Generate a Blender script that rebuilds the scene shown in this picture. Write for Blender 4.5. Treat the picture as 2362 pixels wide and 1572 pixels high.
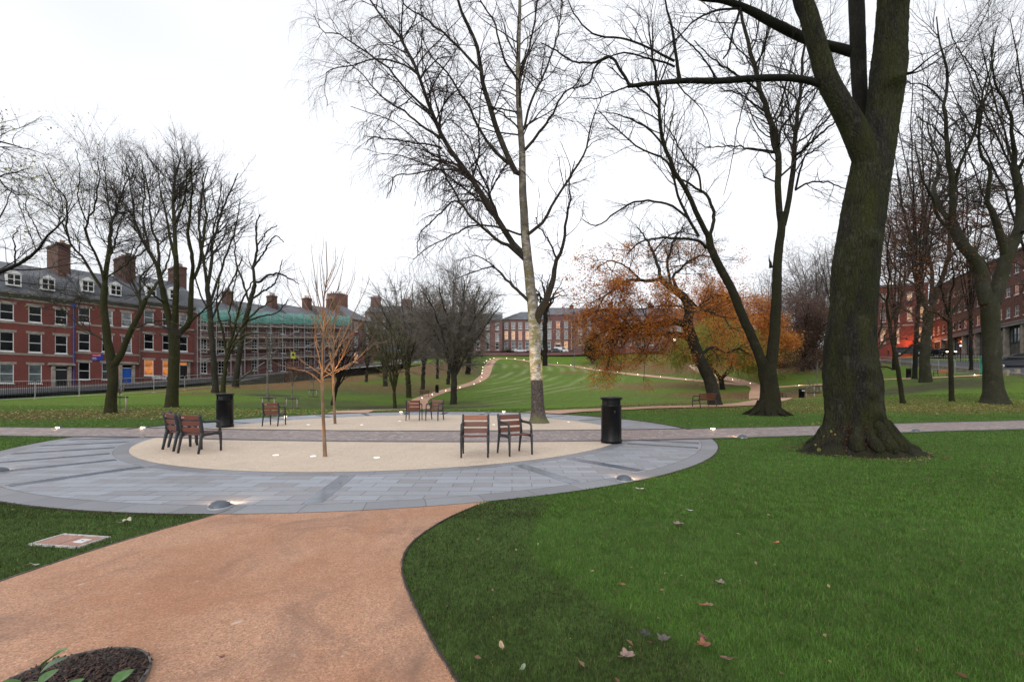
import bpy, math, random
import numpy as np
from math import sin, cos, pi, radians, sqrt, atan2
from mathutils import Vector, Matrix

for _o in list(bpy.data.objects):
    bpy.data.objects.remove(_o)
SC = bpy.context.scene
COL = SC.collection

# ------------------------------------------------------------------ camera
EYE = 1.55
cam_d = bpy.data.cameras.new("camera")
cam = bpy.data.objects.new("camera", cam_d)
COL.objects.link(cam)
cam.location = (0, 0, EYE)
cam.rotation_euler = (radians(90), 0, 0)
cam_d.sensor_width = 36.0
cam_d.lens = 36.0 * 1000.0 / 2362.0
cam_d.shift_y = 99.0 / 2362.0
cam_d.clip_start = 0.05
cam_d.clip_end = 2000
SC.camera = cam

# ------------------------------------------------------------------ world, sun, exposure
SUN_EL, SUN_AZ = radians(32), radians(200)      # soft light high behind the camera
world = bpy.data.worlds.new("World")
SC.world = world
world.use_nodes = True
wn = world.node_tree
wn.nodes.clear()
w_out = wn.nodes.new("ShaderNodeOutputWorld")
w_bg = wn.nodes.new("ShaderNodeBackground")
w_sky = wn.nodes.new("ShaderNodeTexSky")
w_sky.sky_type = 'NISHITA'
w_sky.sun_disc = False
w_sky.sun_elevation = SUN_EL
w_sky.sun_rotation = SUN_AZ
w_sky.altitude = 0
w_sky.air_density = 1.0
w_sky.dust_density = 4.0
w_sky.ozone_density = 1.0
w_hs = wn.nodes.new("ShaderNodeHueSaturation")
w_hs.inputs["Saturation"].default_value = 0.26
w_co = wn.nodes.new("ShaderNodeTexCoord")
w_no = wn.nodes.new("ShaderNodeTexNoise")
w_no.inputs["Scale"].default_value = 1.6
w_no.inputs["Detail"].default_value = 3
w_rp = wn.nodes.new("ShaderNodeMapRange")
w_rp.inputs[1].default_value = 0.3
w_rp.inputs[2].default_value = 0.7
w_rp.inputs[3].default_value = 0.78
w_rp.inputs[4].default_value = 1.14
w_mx = wn.nodes.new("ShaderNodeVectorMath")
w_mx.operation = 'SCALE'
w_cl = wn.nodes.new("ShaderNodeMix")            # the even layer of cloud the blue shows through
w_cl.data_type = 'RGBA'
w_cl.inputs[0].default_value = 0.6
w_cl.inputs[7].default_value = (9.9, 10.1, 10.6, 1)
wn.links.new(w_co.outputs["Generated"], w_no.inputs["Vector"])
wn.links.new(w_no.outputs["Fac"], w_rp.inputs[0])
wn.links.new(w_sky.outputs[0], w_hs.inputs["Color"])
wn.links.new(w_hs.outputs[0], w_cl.inputs[6])
wn.links.new(w_cl.outputs[2], w_mx.inputs[0])
wn.links.new(w_rp.outputs[0], w_mx.inputs["Scale"])
wn.links.new(w_mx.outputs[0], w_bg.inputs["Color"])
w_bg.inputs["Strength"].default_value = 0.12
wn.links.new(w_bg.outputs[0], w_out.inputs[0])

sun_d = bpy.data.lights.new("sun", 'SUN')
sun_d.energy = 0.5
sun_d.angle = radians(50)
sun_d.color = (1.0, 0.97, 0.92)
sun = bpy.data.objects.new("sun", sun_d)
COL.objects.link(sun)
_sd = Vector((sin(SUN_AZ) * cos(SUN_EL), cos(SUN_AZ) * cos(SUN_EL), sin(SUN_EL)))
sun.rotation_euler = _sd.to_track_quat('Z', 'Y').to_euler()

SC.view_settings.view_transform = 'Standard'
SC.view_settings.look = 'None'
SC.view_settings.exposure = 0.36
SC.view_settings.gamma = 1.0
SC.cycles.max_bounces = 5
SC.cycles.diffuse_bounces = 3
SC.cycles.transparent_max_bounces = 16
SC.cycles.use_denoising = True
SC.cycles.sample_clamp_indirect = 4.0

# ------------------------------------------------------------------ picture plane to place
def P(u, v, Y):
    return Vector(((u - 1181.0) * Y / 1000.0, Y, EYE - (v - 885.0) * Y / 1000.0))
def G0(u, v):                                   # on the level ground of the circle
    Y = EYE * 1000.0 / (v - 885.0)
    return ((u - 1181.0) * Y / 1000.0, Y)

# ------------------------------------------------------------------ noise in numpy
def fbm(x, y, seed=0, scale=1.0, octaves=4):
    r = np.random.RandomState(seed)
    out = np.zeros_like(x, dtype=float)
    amp, tot = 1.0, 0.0
    for o in range(octaves):
        f = scale * 2 ** o
        s = np.zeros_like(out)
        for k in range(5):
            a = r.uniform(0, 2 * pi)
            s += np.sin((x * cos(a) + y * sin(a)) * f * r.uniform(0.7, 1.3) * 2 * pi + r.uniform(0, 6.28)
                        + 1.3 * np.sin((x * sin(a) - y * cos(a)) * f * 1.9 + r.uniform(0, 6.28)))
        out += amp * s / 5
        tot += amp
        amp *= 0.55
    return out / tot * 1.6                      # roughly -1..1
def sstep(a, b, x):
    t = np.clip((x - a) / (b - a), 0, 1)
    return t * t * (3 - 2 * t)

# ------------------------------------------------------------------ objects and properties
def new_obj(name, me, parent=None):
    o = bpy.data.objects.new(name, me)
    COL.objects.link(o)
    if parent is not None:
        o.parent = parent
    return o
def tag(o, label=None, cat=None, group=None, kind=None):
    if label: o["label"] = label
    if cat: o["category"] = cat
    if group: o["group"] = group
    if kind: o["kind"] = kind
    return o
def thing(name, label, cat, loc=(0, 0, 0), rz=0.0, group=None):
    o = bpy.data.objects.new(name, None)
    o.empty_display_size = 0.3
    COL.objects.link(o)
    o.location = loc
    o.rotation_euler = (0, 0, rz)
    return tag(o, label, cat, group)
def copy_tree(o, parent=None):
    c = o.copy()
    COL.objects.link(c)
    c.parent = parent
    for ch in o.children:
        copy_tree(ch, c)
    return c
def mesh_np(name, V, F, m, parent=None, smooth=True, n=4, attrs=None):
    """V (N,3), F (M,n) numpy arrays -> mesh object"""
    V = np.asarray(V, dtype=np.float32); F = np.asarray(F, dtype=np.int32)
    me = bpy.data.meshes.new(name)
    me.vertices.add(len(V)); me.vertices.foreach_set("co", V.ravel())
    me.loops.add(F.size); me.loops.foreach_set("vertex_index", F.ravel())
    me.polygons.add(len(F))
    me.polygons.foreach_set("loop_start", np.arange(0, F.size, F.shape[1], dtype=np.int32))
    me.polygons.foreach_set("loop_total", np.full(len(F), F.shape[1], dtype=np.int32))
    me.update(calc_edges=True)
    if smooth:
        me.polygons.foreach_set("use_smooth", np.ones(len(F), dtype=bool))
    for an, av in (attrs or {}).items():
        av = np.asarray(av, dtype=np.float32)
        if av.ndim == 1:
            a = me.attributes.new(an, 'FLOAT', 'POINT'); a.data.foreach_set("value", av)
        else:
            a = me.attributes.new(an, 'FLOAT_COLOR', 'POINT')
            a.data.foreach_set("color", np.concatenate([av, np.ones((len(av), 1), np.float32)], 1).ravel())
    if m is not None: me.materials.append(m)
    return new_obj(name, me, parent)

class MB:
    """collects shapes; build() links them as ONE mesh object"""
    def __init__(s): s.v = []; s.f = []; s.uv = None
    def add(s, vs, fs):
        b = len(s.v); s.v += [tuple(x) for x in vs]; s.f += [tuple(i + b for i in f) for f in fs]; return s
    def box(s, x0, x1, y0, y1, z0, z1, M=None):
        vs = [Vector((x, y, z)) for z in (z0, z1) for x, y in ((x0, y0), (x1, y0), (x1, y1), (x0, y1))]
        if M is not None: vs = [M @ v for v in vs]
        return s.add(vs, [(0, 3, 2, 1), (4, 5, 6, 7), (0, 1, 5, 4), (1, 2, 6, 5), (2, 3, 7, 6), (3, 0, 4, 7)])
    def bbox(s, x0, x1, y0, y1, z0, z1, b=0.01, M=None):
        """box with chamfered vertical and horizontal edges"""
        vs = []; fs = []
        zs = ((z0, b), (z0 + b, 0), (z1 - b, 0), (z1, b))
        for z, i in zs:
            for (x, y) in ((x0 + b + i, y0 + i), (x1 - b - i, y0 + i), (x1 - i, y0 + b + i), (x1 - i, y1 - b - i),
                           (x1 - b - i, y1 - i), (x0 + b + i, y1 - i), (x0 + i, y1 - b - i), (x0 + i, y0 + b + i)):
                vs.append(Vector((x, y, z)))
        for k in range(3):
            for j in range(8):
                a = k * 8 + j; c = k * 8 + (j + 1) % 8
                fs.append((a, c, c + 8, a + 8))
        fs.append(tuple(range(7, -1, -1))); fs.append(tuple(range(24, 32)))
        if M is not None: vs = [M @ v for v in vs]
        return s.add(vs, fs)
    def tube(s, pts, rad, n=8, cap=True, flat=1.0, up=(0, 0, 1)):
        """sweep; rad a number or a list; flat squashes the section along the second axis"""
        pts = [Vector(p) for p in pts]
        if not hasattr(rad, '__len__'): rad = [rad] * len(pts)
        vs = []
        for i, p in enumerate(pts):
            t = (pts[min(i + 1, len(pts) - 1)] - pts[max(i - 1, 0)]).normalized()
            a = Vector(up)
            if abs(t.dot(a)) > 0.98: a = Vector((1, 0, 0)) if abs(t.x) < 0.9 else Vector((0, 1, 0))
            e1 = t.cross(a).normalized(); e2 = t.cross(e1).normalized()
            for k in range(n):
                th = 2 * pi * (k + 0.5) / n
                vs.append(p + e1 * (cos(th) * rad[i]) + e2 * (sin(th) * rad[i] * flat))
        fs = []
        for i in range(len(pts) - 1):
            for k in range(n):
                a = i * n + k; b = i * n + (k + 1) % n
                fs.append((a, a + n, b + n, b))
        if cap:
            fs.append(tuple(range(n))); fs.append(tuple(range(len(vs) - 1, len(vs) - n - 1, -1)))
        return s.add(vs, fs)
    def lathe(s, prof, n=24, c=(0, 0, 0), a0=0.0, a1=2 * pi, cap=False):
        full = abs(a1 - a0 - 2 * pi) < 1e-6
        m = n if full else n + 1
        vs = []
        for r, z in prof:
            for k in range(m):
                th = a0 + (a1 - a0) * k / n
                vs.append((c[0] + r * cos(th), c[1] + r * sin(th), c[2] + z))
        fs = []
        for i in range(len(prof) - 1):
            for k in range(n):
                a = i * m + k; b = i * m + (k + 1) % m
                fs.append((a, b, b + m, a + m))
        if cap:
            fs.append(tuple(range(m - 1, -1, -1))); fs.append(tuple(range((len(prof) - 1) * m, len(prof) * m)))
        return s.add(vs, fs)
    def prism(s, poly, x0, x1):
        """poly of (y, z) extruded along x"""
        n = len(poly)
        vs = [(x0, y, z) for y, z in poly] + [(x1, y, z) for y, z in poly]
        fs = [(i, (i + 1) % n, (i + 1) % n + n, i + n) for i in range(n)]
        fs.append(tuple(range(n - 1, -1, -1))); fs.append(tuple(range(n, 2 * n)))
        return s.add(vs, fs)
    def quad(s, a, b, c, d): return s.add([a, b, c, d], [(0, 1, 2, 3)])
    def build(s, name, m, parent=None, smooth=False, bevel=0.0):
        me = bpy.data.meshes.new(name)
        me.from_pydata(s.v, [], s.f); me.update()
        if smooth: me.polygons.foreach_set("use_smooth", [True] * len(me.polygons))
        if m is not None: me.materials.append(m)
        o = new_obj(name, me, parent)
        if bevel:
            b = o.modifiers.new("bevel", 'BEVEL'); b.width = bevel; b.segments = 2; b.limit_method = 'ANGLE'
        return o

# ------------------------------------------------------------------ materials
class NT:
    def __init__(s, name):
        s.m = bpy.data.materials.new(name); s.m.use_nodes = True
        s.t = s.m.node_tree; s.t.nodes.clear()
        s.out = s.t.nodes.new("ShaderNodeOutputMaterial")
        s.bsdf = s.t.nodes.new("ShaderNodeBsdfPrincipled")
        s.t.links.new(s.bsdf.outputs[0], s.out.inputs[0])
        s.co = s.t.nodes.new("ShaderNodeTexCoord")
    def n(s, typ, **kw):
        nd = s.t.nodes.new(typ)
        for k, v in kw.items():
            if k.startswith("i_"):
                key = k[2:]; nd.inputs[int(key) if key.isdigit() else key.replace("_", " ")].default_value = v
            else: setattr(nd, k, v)
        return nd
    def l(s, a, b): s.t.links.new(a, b)
    def mapping(s, src="Object", scale=(1, 1, 1), rot=(0, 0, 0)):
        mp = s.n("ShaderNodeMapping"); mp.inputs["Scale"].default_value = scale; mp.inputs["Rotation"].default_value = rot
        s.l(s.co.outputs[src], mp.inputs["Vector"]); return mp.outputs[0]
    def noise(s, scale=5, detail=4, rough=0.5, vec=None, src="Object", dist=0.0):
        nd = s.n("ShaderNodeTexNoise"); nd.inputs["Scale"].default_value = scale
        nd.inputs["Detail"].default_value = detail; nd.inputs["Roughness"].default_value = rough
        nd.inputs["Distortion"].default_value = dist
        s.l(vec if vec is not None else s.co.outputs[src], nd.inputs["Vector"]); return nd.outputs["Fac"]
    def ramp(s, fac, stops, interp='LINEAR'):
        nd = s.n("ShaderNodeValToRGB"); cr = nd.color_ramp; cr.interpolation = interp
        while len(cr.elements) < len(stops): cr.elements.new(0.5)
        for e, (p, c) in zip(cr.elements, stops):
            e.position = p; e.color = (c[0], c[1], c[2], 1) if hasattr(c, '__len__') else (c, c, c, 1)
        s.l(fac, nd.inputs[0]); return nd.outputs[0]
    def mix(s, fac, a, b, mode='MIX'):
        nd = s.n("ShaderNodeMix", data_type='RGBA', blend_type=mode)
        for inp, val in ((0, fac), (6, a), (7, b)):
            if hasattr(val, 'is_linked'): s.l(val, nd.inputs[inp])
            elif hasattr(val, '__len__'): nd.inputs[inp].default_value = (val[0], val[1], val[2], 1)
            else: nd.inputs[inp].default_value = val
        return nd.outputs[2]
    def math(s, op, a, b=0.0, c=None):
        nd = s.n("ShaderNodeMath", operation=op)
        for i, val in enumerate((a, b) if c is None else (a, b, c)):
            if hasattr(val, 'is_linked'): s.l(val, nd.inputs[i])
            else: nd.inputs[i].default_value = val
        return nd.outputs[0]
    def attr(s, name):
        nd = s.n("ShaderNodeAttribute", attribute_name=name); return nd
    def color(s, c):
        if hasattr(c, 'is_linked'): s.l(c, s.bsdf.inputs["Base Color"])
        else: s.bsdf.inputs["Base Color"].default_value = (c[0], c[1], c[2], 1)
    def bump(s, h, strength=0.3, dist=0.02):
        b = s.n("ShaderNodeBump"); b.inputs["Strength"].default_value = strength; b.inputs["Distance"].default_value = dist
        s.l(h, b.inputs["Height"]); s.l(b.outputs[0], s.bsdf.inputs["Normal"])
    def rough(s, r):
        if hasattr(r, 'is_linked'): s.l(r, s.bsdf.inputs["Roughness"])
        else: s.bsdf.inputs["Roughness"].default_value = r
    def set(s, **kw):
        for k, v in kw.items(): s.bsdf.inputs[k.replace("_", " ")].default_value = v
        return s

def flat_mat(name, c, rough=0.6, var=0.15, scale=6.0, metal=0.0, bump=0.0, spec=None):
    t = NT(name)
    nz = t.noise(scale, 4, 0.6)
    c2 = [max(0, x * (1 - var * 1.6)) for x in c]; c3 = [min(1, x * (1 + var)) for x in c]
    t.color(t.ramp(nz, [(0.3, c2), (0.7, c3)]))
    t.rough(rough); t.bsdf.inputs["Metallic"].default_value = metal
    if spec is not None: t.bsdf.inputs["Specular IOR Level"].default_value = spec
    if bump: t.bump(t.noise(scale * 8, 3), bump, 0.01)
    return t.m
def emit_mat(name, c, strength, detail=None):
    t = NT(name)
    t.color((0.05, 0.05, 0.05)); t.bsdf.inputs["Emission Strength"].default_value = strength
    if detail:
        nz = t.noise(detail, 3)
        col = t.ramp(nz, [(0.35, [x * 0.35 for x in c]), (0.55, c), (0.7, [min(1, x * 1.3) for x in c])])
        t.l(col, t.bsdf.inputs["Emission Color"])
    else: t.bsdf.inputs["Emission Color"].default_value = (*c, 1)
    t.rough(0.3)
    return t.m

def speckle(name, base, dark, light, amount=0.5, grain=180, blotch=None, rough=0.8):
    t = NT(name)
    v = t.n("ShaderNodeTexVoronoi"); v.inputs["Scale"].default_value = grain
    t.l(t.co.outputs["Object"], v.inputs["Vector"])
    sep = t.n("ShaderNodeSeparateColor"); t.l(v.outputs["Color"], sep.inputs[0])
    c = t.ramp(sep.outputs[0], [(0.0, dark), (amount * 0.5, base), (1 - amount * 0.35, base), (1.0, light)])
    big = t.noise(0.9, 5, 0.6)
    c = t.mix(0.35, c, t.ramp(big, [(0.3, [x * 0.78 for x in base]), (0.7, [min(1, x * 1.12) for x in base])]))
    mid = t.noise(9, 4, 0.7)
    c = t.mix(0.30, c, t.ramp(mid, [(0.35, [x * 0.7 for x in base]), (0.65, [min(1, x * 1.1) for x in base])]))
    fine = t.noise(55, 4, 0.75)
    c = t.mix(0.5, c, t.ramp(fine, [(0.30, 0.12), (0.5, 0.5), (0.70, 0.86)]), 'OVERLAY')
    if blotch:
        st = t.noise(1.3, 7, 0.68, dist=0.9)
        c = t.mix(t.ramp(st, [(0.50, 0), (0.72, 0.8)]), c, blotch)
        st2 = t.noise(0.45, 5, 0.6, dist=0.4)
        c = t.mix(t.ramp(st2, [(0.38, 0.45), (0.52, 0)]), c, (0.30, 0.115, 0.045))
        st3 = t.noise(7.0, 3, 0.5)
        c = t.mix(t.ramp(st3, [(0.70, 0), (0.76, 0.6)]), c, (0.60, 0.50, 0.42))
    dn = t.noise(0.8, 7, 0.7, dist=0.8); c = t.mix(t.ramp(dn, [(0.50, 0), (0.74, 0.42)]), c, [x * 0.62 for x in base])
    t.color(c); t.rough(rough)
    t.bump(sep.outputs[1], 0.35, 0.004)
    return t.m

M = {}
M['resin'] = speckle('buff_resin_gravel', (0.60, 0.485, 0.375), (0.30, 0.21, 0.15), (0.82, 0.74, 0.64), 0.55, 150)
M['tan'] = speckle('tan_resin_gravel', (0.47, 0.255, 0.155), (0.14, 0.07, 0.05), (0.68, 0.48, 0.34), 0.7, 150, blotch=(0.17, 0.105, 0.08))
M['tan_far'] = flat_mat('pink_path_gravel', (0.50, 0.30, 0.20), 0.85, 0.12, 0.5)

def granite(name, uvmode=False, bw=0.6, bh=0.25, c1=(0.40, 0.43, 0.48), c2=(0.29, 0.285, 0.30)):
    t = NT(name)
    b = t.n("ShaderNodeTexBrick")
    b.offset = 0.5; b.inputs["Scale"].default_value = 1.0
    b.inputs["Brick Width"].default_value = bw; b.inputs["Row Height"].default_value = bh
    b.inputs["Mortar Size"].default_value = 0.006; b.inputs["Mortar Smooth"].default_value = 0.1
    b.inputs["Bias"].default_value = 0.0
    b.inputs["Color1"].default_value = (*c1, 1); b.inputs["Color2"].default_value = (*c2, 1)
    b.inputs["Mortar"].default_value = (0.07, 0.062, 0.055, 1)
    t.l(t.co.outputs["UV" if uvmode else "Object"], b.inputs["Vector"])
    g = t.noise(210, 2, 0.7)
    c = t.mix(0.55, b.outputs["Color"], t.ramp(g, [(0.36, (0.10, 0.10, 0.11)), (0.5, (0.30, 0.305, 0.325)), (0.66, (0.62, 0.62, 0.63))]), 'OVERLAY')
    big = t.noise(0.7, 4, 0.6)
    c = t.mix(0.14, c, t.ramp(big, [(0.3, (0.17, 0.165, 0.17)), (0.7, (0.42, 0.43, 0.46))]))
    dirt = t.noise(2.3, 6, 0.7, dist=0.5); c = t.mix(t.ramp(dirt, [(0.52, 0), (0.75, 0.4)]), c, (0.16, 0.145, 0.13))
    t.color(c); t.rough(0.5)
    t.bump(b.outputs["Fac"], -0.6, 0.004)
    return t.m
M['granite'] = granite('grey_granite_slabs')
M['granite_ring'] = granite('grey_granite_edging', True, 0.75, 0.4, (0.30, 0.31, 0.33), (0.22, 0.22, 0.235))

def setts():
    t = NT('reddish_stone_setts')
    v = t.n("ShaderNodeTexVoronoi", feature='F1'); v.inputs["Scale"].default_value = 1.0; v.inputs["Randomness"].default_value = 0.55
    mp = t.mapping("Object", (7.0, 11.0, 1)); t.l(mp, v.inputs["Vector"])
    e = t.n("ShaderNodeTexVoronoi", feature='DISTANCE_TO_EDGE'); e.inputs["Scale"].default_value = 1.0; e.inputs["Randomness"].default_value = 0.55
    t.l(mp, e.inputs["Vector"])
    sep = t.n("ShaderNodeSeparateColor"); t.l(v.outputs["Color"], sep.inputs[0])
    c = t.ramp(sep.outputs[0], [(0.0, (0.20, 0.15, 0.14)), (0.3, (0.31, 0.25, 0.24)), (0.55, (0.27, 0.24, 0.245)), (0.8, (0.34, 0.24, 0.20)), (1, (0.44, 0.40, 0.38))])
    c = t.mix(t.ramp(e.outputs["Distance"], [(0.0, 0.75), (0.10, 0.0)]), c, (0.09, 0.075, 0.07))
    t.color(c); t.rough(0.6)
    t.bump(t.ramp(e.outputs["Distance"], [(0, 0), (0.25, 1)]), 0.8, 0.012)
    return t.m
M['setts'] = setts()
M['slate'] = flat_mat('dark_slate_inlay', (0.145, 0.17, 0.205), 0.22, 0.15, 3)
M['soil'] = flat_mat('dark_soil_edge', (0.045, 0.032, 0.022), 0.9, 0.3, 20, bump=0.5)
M['edge_steel'] = flat_mat('steel_edging', (0.13, 0.12, 0.11), 0.5, 0.4, 12, 0.3)

def brick(name, c1, c2, mortar=(0.16, 0.11, 0.095), scale=1.0):
    t = NT(name)
    sep = t.n("ShaderNodeSeparateXYZ"); t.l(t.co.outputs["Object"], sep.inputs[0])
    add = t.math('ADD', sep.outputs[0], sep.outputs[1])
    cmb = t.n("ShaderNodeCombineXYZ"); t.l(add, cmb.inputs[0]); t.l(sep.outputs[2], cmb.inputs[1])
    b = t.n("ShaderNodeTexBrick"); b.inputs["Scale"].default_value = scale
    b.inputs["Brick Width"].default_value = 0.235; b.inputs["Row Height"].default_value = 0.077
    b.inputs["Mortar Size"].default_value = 0.007
    b.inputs["Color1"].default_value = (*c1, 1); b.inputs["Color2"].default_value = (*c2, 1); b.inputs["Mortar"].default_value = (*mortar, 1)
    t.l(cmb.outputs[0], b.inputs["Vector"])
    st = t.noise(0.35, 6, 0.65)
    c = t.mix(0.55, b.outputs["Color"], t.ramp(st, [(0.25, [x * 0.45 for x in c1]), (0.55, c1), (0.8, [min(1, x * 1.25) for x in c1])]))
    t.color(c); t.rough(0.9)
    return t.m
M['brick_l'] = brick('deep_red_brick', (0.165, 0.036, 0.028), (0.105, 0.026, 0.022))
M['brick_c'] = brick('plum_red_brick', (0.165, 0.078, 0.074), (0.115, 0.056, 0.054))
M['brick_r'] = brick('brown_red_brick', (0.115, 0.040, 0.029), (0.08, 0.030, 0.023))
M['brick_old'] = brick('sooty_brick', (0.10, 0.045, 0.035), (0.06, 0.03, 0.025))
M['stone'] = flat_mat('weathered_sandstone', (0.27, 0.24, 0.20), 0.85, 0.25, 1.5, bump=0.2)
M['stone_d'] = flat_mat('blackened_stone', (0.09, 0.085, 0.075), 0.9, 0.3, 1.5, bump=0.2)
def slates(name, c):
    t = NT(name)
    b = t.n("ShaderNodeTexBrick"); b.inputs["Scale"].default_value = 1.0
    b.inputs["Brick Width"].default_value = 0.45; b.inputs["Row Height"].default_value = 0.28; b.inputs["Mortar Size"].default_value = 0.02
    b.inputs["Color1"].default_value = (*c, 1); b.inputs["Color2"].default_value = (*[x * 0.72 for x in c], 1); b.inputs["Mortar"].default_value = (*[x * 0.4 for x in c], 1)
    sep = t.n("ShaderNodeSeparateXYZ"); t.l(t.co.outputs["Object"], sep.inputs[0])
    yz = t.math('ADD', sep.outputs[1], sep.outputs[2])
    cmb = t.n("ShaderNodeCombineXYZ"); t.l(sep.outputs[0], cmb.inputs[0]); t.l(yz, cmb.inputs[1]); t.l(cmb.outputs[0], b.inputs["Vector"])
    st = t.noise(0.5, 5, 0.6)
    t.color(t.mix(0.4, b.outputs["Color"], t.ramp(st, [(0.3, [x * 0.6 for x in c]), (0.7, [x * 1.4 for x in c])]))); t.rough(0.6)
    return t.m
M['roof'] = slates('blue_grey_slates', (0.115, 0.122, 0.14))
M['white'] = flat_mat('white_gloss_paint', (0.66, 0.66, 0.66), 0.4, 0.06, 3)
M['glass'] = flat_mat('dark_window_glass', (0.008, 0.009, 0.011), 0.08, 0.5, 0.8, spec=0.18)
M['glass_g'] = flat_mat('greyed_window_glass', (0.10, 0.125, 0.13), 0.08, 0.4, 0.8)
M['glass_c'] = flat_mat('curtained_window_glass', (0.22, 0.23, 0.24), 0.12, 0.5, 1.3)
M['lit'] = emit_mat('lamplit_room_amber', (1.0, 0.30, 0.03), 0.55, 0.9)
M['lit2'] = emit_mat('lamplit_room_warm', (1.0, 0.52, 0.24), 0.7, 1.1)
M['lit_o'] = emit_mat('office_light_amber', (1.0, 0.25, 0.03), 0.22, 1.2)
M['black'] = flat_mat('black_painted_steel', (0.004, 0.004, 0.005), 0.30, 0.2, 10, spec=0.22)
M['black_m'] = flat_mat('black_matt', (0.012, 0.012, 0.013), 0.7, 0.2, 10)
M['door_b'] = flat_mat('bright_blue_gloss', (0.012, 0.09, 0.42), 0.3, 0.1, 4)
M['door_d'] = flat_mat('near_black_door', (0.008, 0.010, 0.013), 0.3, 0.2, 4)
M['door_l'] = flat_mat('pale_blue_door', (0.16, 0.30, 0.38), 0.45, 0.1, 4)
M['pipe_b'] = flat_mat('blue_pipe_paint', (0.02, 0.06, 0.28), 0.4, 0.1, 4)
M['steel'] = flat_mat('galvanised_steel', (0.30, 0.31, 0.32), 0.45, 0.15, 9, 0.35)
M['steel_l'] = flat_mat('bright_galvanised_rail', (0.42, 0.43, 0.44), 0.5, 0.1, 9, 0.1)
M['asphalt'] = flat_mat('road_asphalt', (0.048, 0.050, 0.058), 0.75, 0.25, 3)
M['paving_d'] = flat_mat('grey_pavement', (0.19, 0.185, 0.18), 0.8, 0.2, 2)
M['board'] = flat_mat('scaffold_boards', (0.30, 0.26, 0.20), 0.8, 0.3, 2)
M['frame'] = flat_mat('charcoal_cast_aluminium', (0.022, 0.025, 0.030), 0.42, 0.15, 25, 0.0)

# ------------------------------------------------------------------ terrain heights
def z_of(v, Y): return EYE - (v - 885.0) * Y / 1000.0
FS = 0.49, 0.87                                 # the way both terraces run
def fac(s): return (-64.1 + FS[0] * s, 55 + FS[1] * s)
CT = []                                         # control points X, Y, Z
def ct(u, v, Y): CT.append(((u - 1181) * Y / 1000.0, Y, z_of(v, Y)))
for a in [(0, 927, 43.5), (0, 917, 48), (250, 899, 57), (400, 905, 57), (430, 888, 63), (0, 950, 26), (0, 932, 38),
          (255, 950, 24), (395, 935, 30), (200, 935, 34), (496, 904, 50), (543, 890, 60), (617, 912, 50), (674, 940, 35), (620, 945, 33), (720, 914, 50),
          (765, 933, 42), (640, 905, 60), (560, 890, 67), (655, 880, 72), (880, 861, 100), (911, 940, 45), (889, 889, 75), (943, 917, 58), (1046, 931, 50),
          (800, 890, 72), (780, 875, 80), (740, 900, 60), (850, 905, 62),
          (975, 897, 70), (1009, 872, 88), (1034, 885, 78), (1079, 861, 100), (1257, 842, 118), (965, 925, 52), (1075, 888, 78), (1122, 865, 95), (1128, 838, 115),
          (1140, 829, 125), (1180, 939, 42), (1180, 920, 54), (1180, 900, 66), (1180, 880, 80), (1180, 860, 96), (1180, 840, 112), (1180, 827, 124),
          (1400, 926, 45), (1330, 880, 80), (1300, 842, 112), (1424, 859, 97), (1523, 869, 86), (1619, 878.6, 76), (1708, 886.6, 68), (1753, 894, 62), (1750, 920, 46),
          (1651, 867, 80), (1596, 843, 94), (1842, 890, 62), (1892, 887, 60), (1340, 822, 136), (1500, 812, 136), (1180, 822, 136), (1000, 836, 125),
          (1667, 898, 60), (1560, 915, 50), (1850, 936, 48), (1797, 924, 52), (2033, 876, 52), (2246, 867, 45), (2096, 872, 56), (2135, 884, 48), (2027, 905, 34),
          (2081, 927, 28), (2195, 925, 28), (2294, 926, 27), (2350, 900, 34), (2023, 833, 84), (2265, 856, 52), (2362, 866, 47), (1950, 850, 85), (1850, 850, 95), (1720, 850, 110),
          (1700, 838, 125), (1830, 830, 125), (2500, 905, 36), (1640, 935, 30.5), (1450, 942, 27), (1550, 941, 28)]:
    ct(*a)
for a in [(-80, 40, -0.4), (-80, 70, 1.4), (-58, 62, 1.0), (-50, 76, 2.4), (-44, 88, 3.4), (-35, 100, 4.6), (-28, 112, 5.6), (-20, 125, 8.0), (-60, 100, 4.0), (-40, 130, 7.5), (-10, 150, 12.0), (20, 150, 12.6),
          (50, 150, 13.2), (80, 140, 12.5), (100, 110, 9.5), (0, 200, 13.2), (90, 80, 6.6), (80, 66, 5.6), (100, 50, 4.0), (110, 30, 2.0), (-80, 140, 9), (-100, 30, -0.4), (60, 30, 1.2), (60, 20, 0.5), (-60, 20, 0), (110, 200, 14), (-110, 200, 10), (-21.5, 102, 6.3), (-16, 111, 7.6), (-11, 121, 8.9)]:
    CT.append(a)
for x in (-40, -25, -15, -5, 5, 15, 25, 38):
    for y in (20, 25):
        CT.append((x, y, 0.0 if y == 20 or x < 30 else 0.1))
CT = np.array(CT)
def _tps(r2): return 0.5 * r2 * np.log(r2 + 1e-9)
def _fit():
    n = len(CT); d2 = ((CT[:, None, :2] - CT[None, :, :2]) ** 2).sum(-1)
    K = _tps(d2) + np.eye(n) * 60.0
    Q = np.concatenate([np.ones((n, 1)), CT[:, :2]], 1)
    A = np.zeros((n + 3, n + 3)); A[:n, :n] = K; A[:n, n:] = Q; A[n:, :n] = Q.T
    return np.linalg.solve(A, np.concatenate([CT[:, 2], np.zeros(3)]))
_W = _fit()
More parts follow.
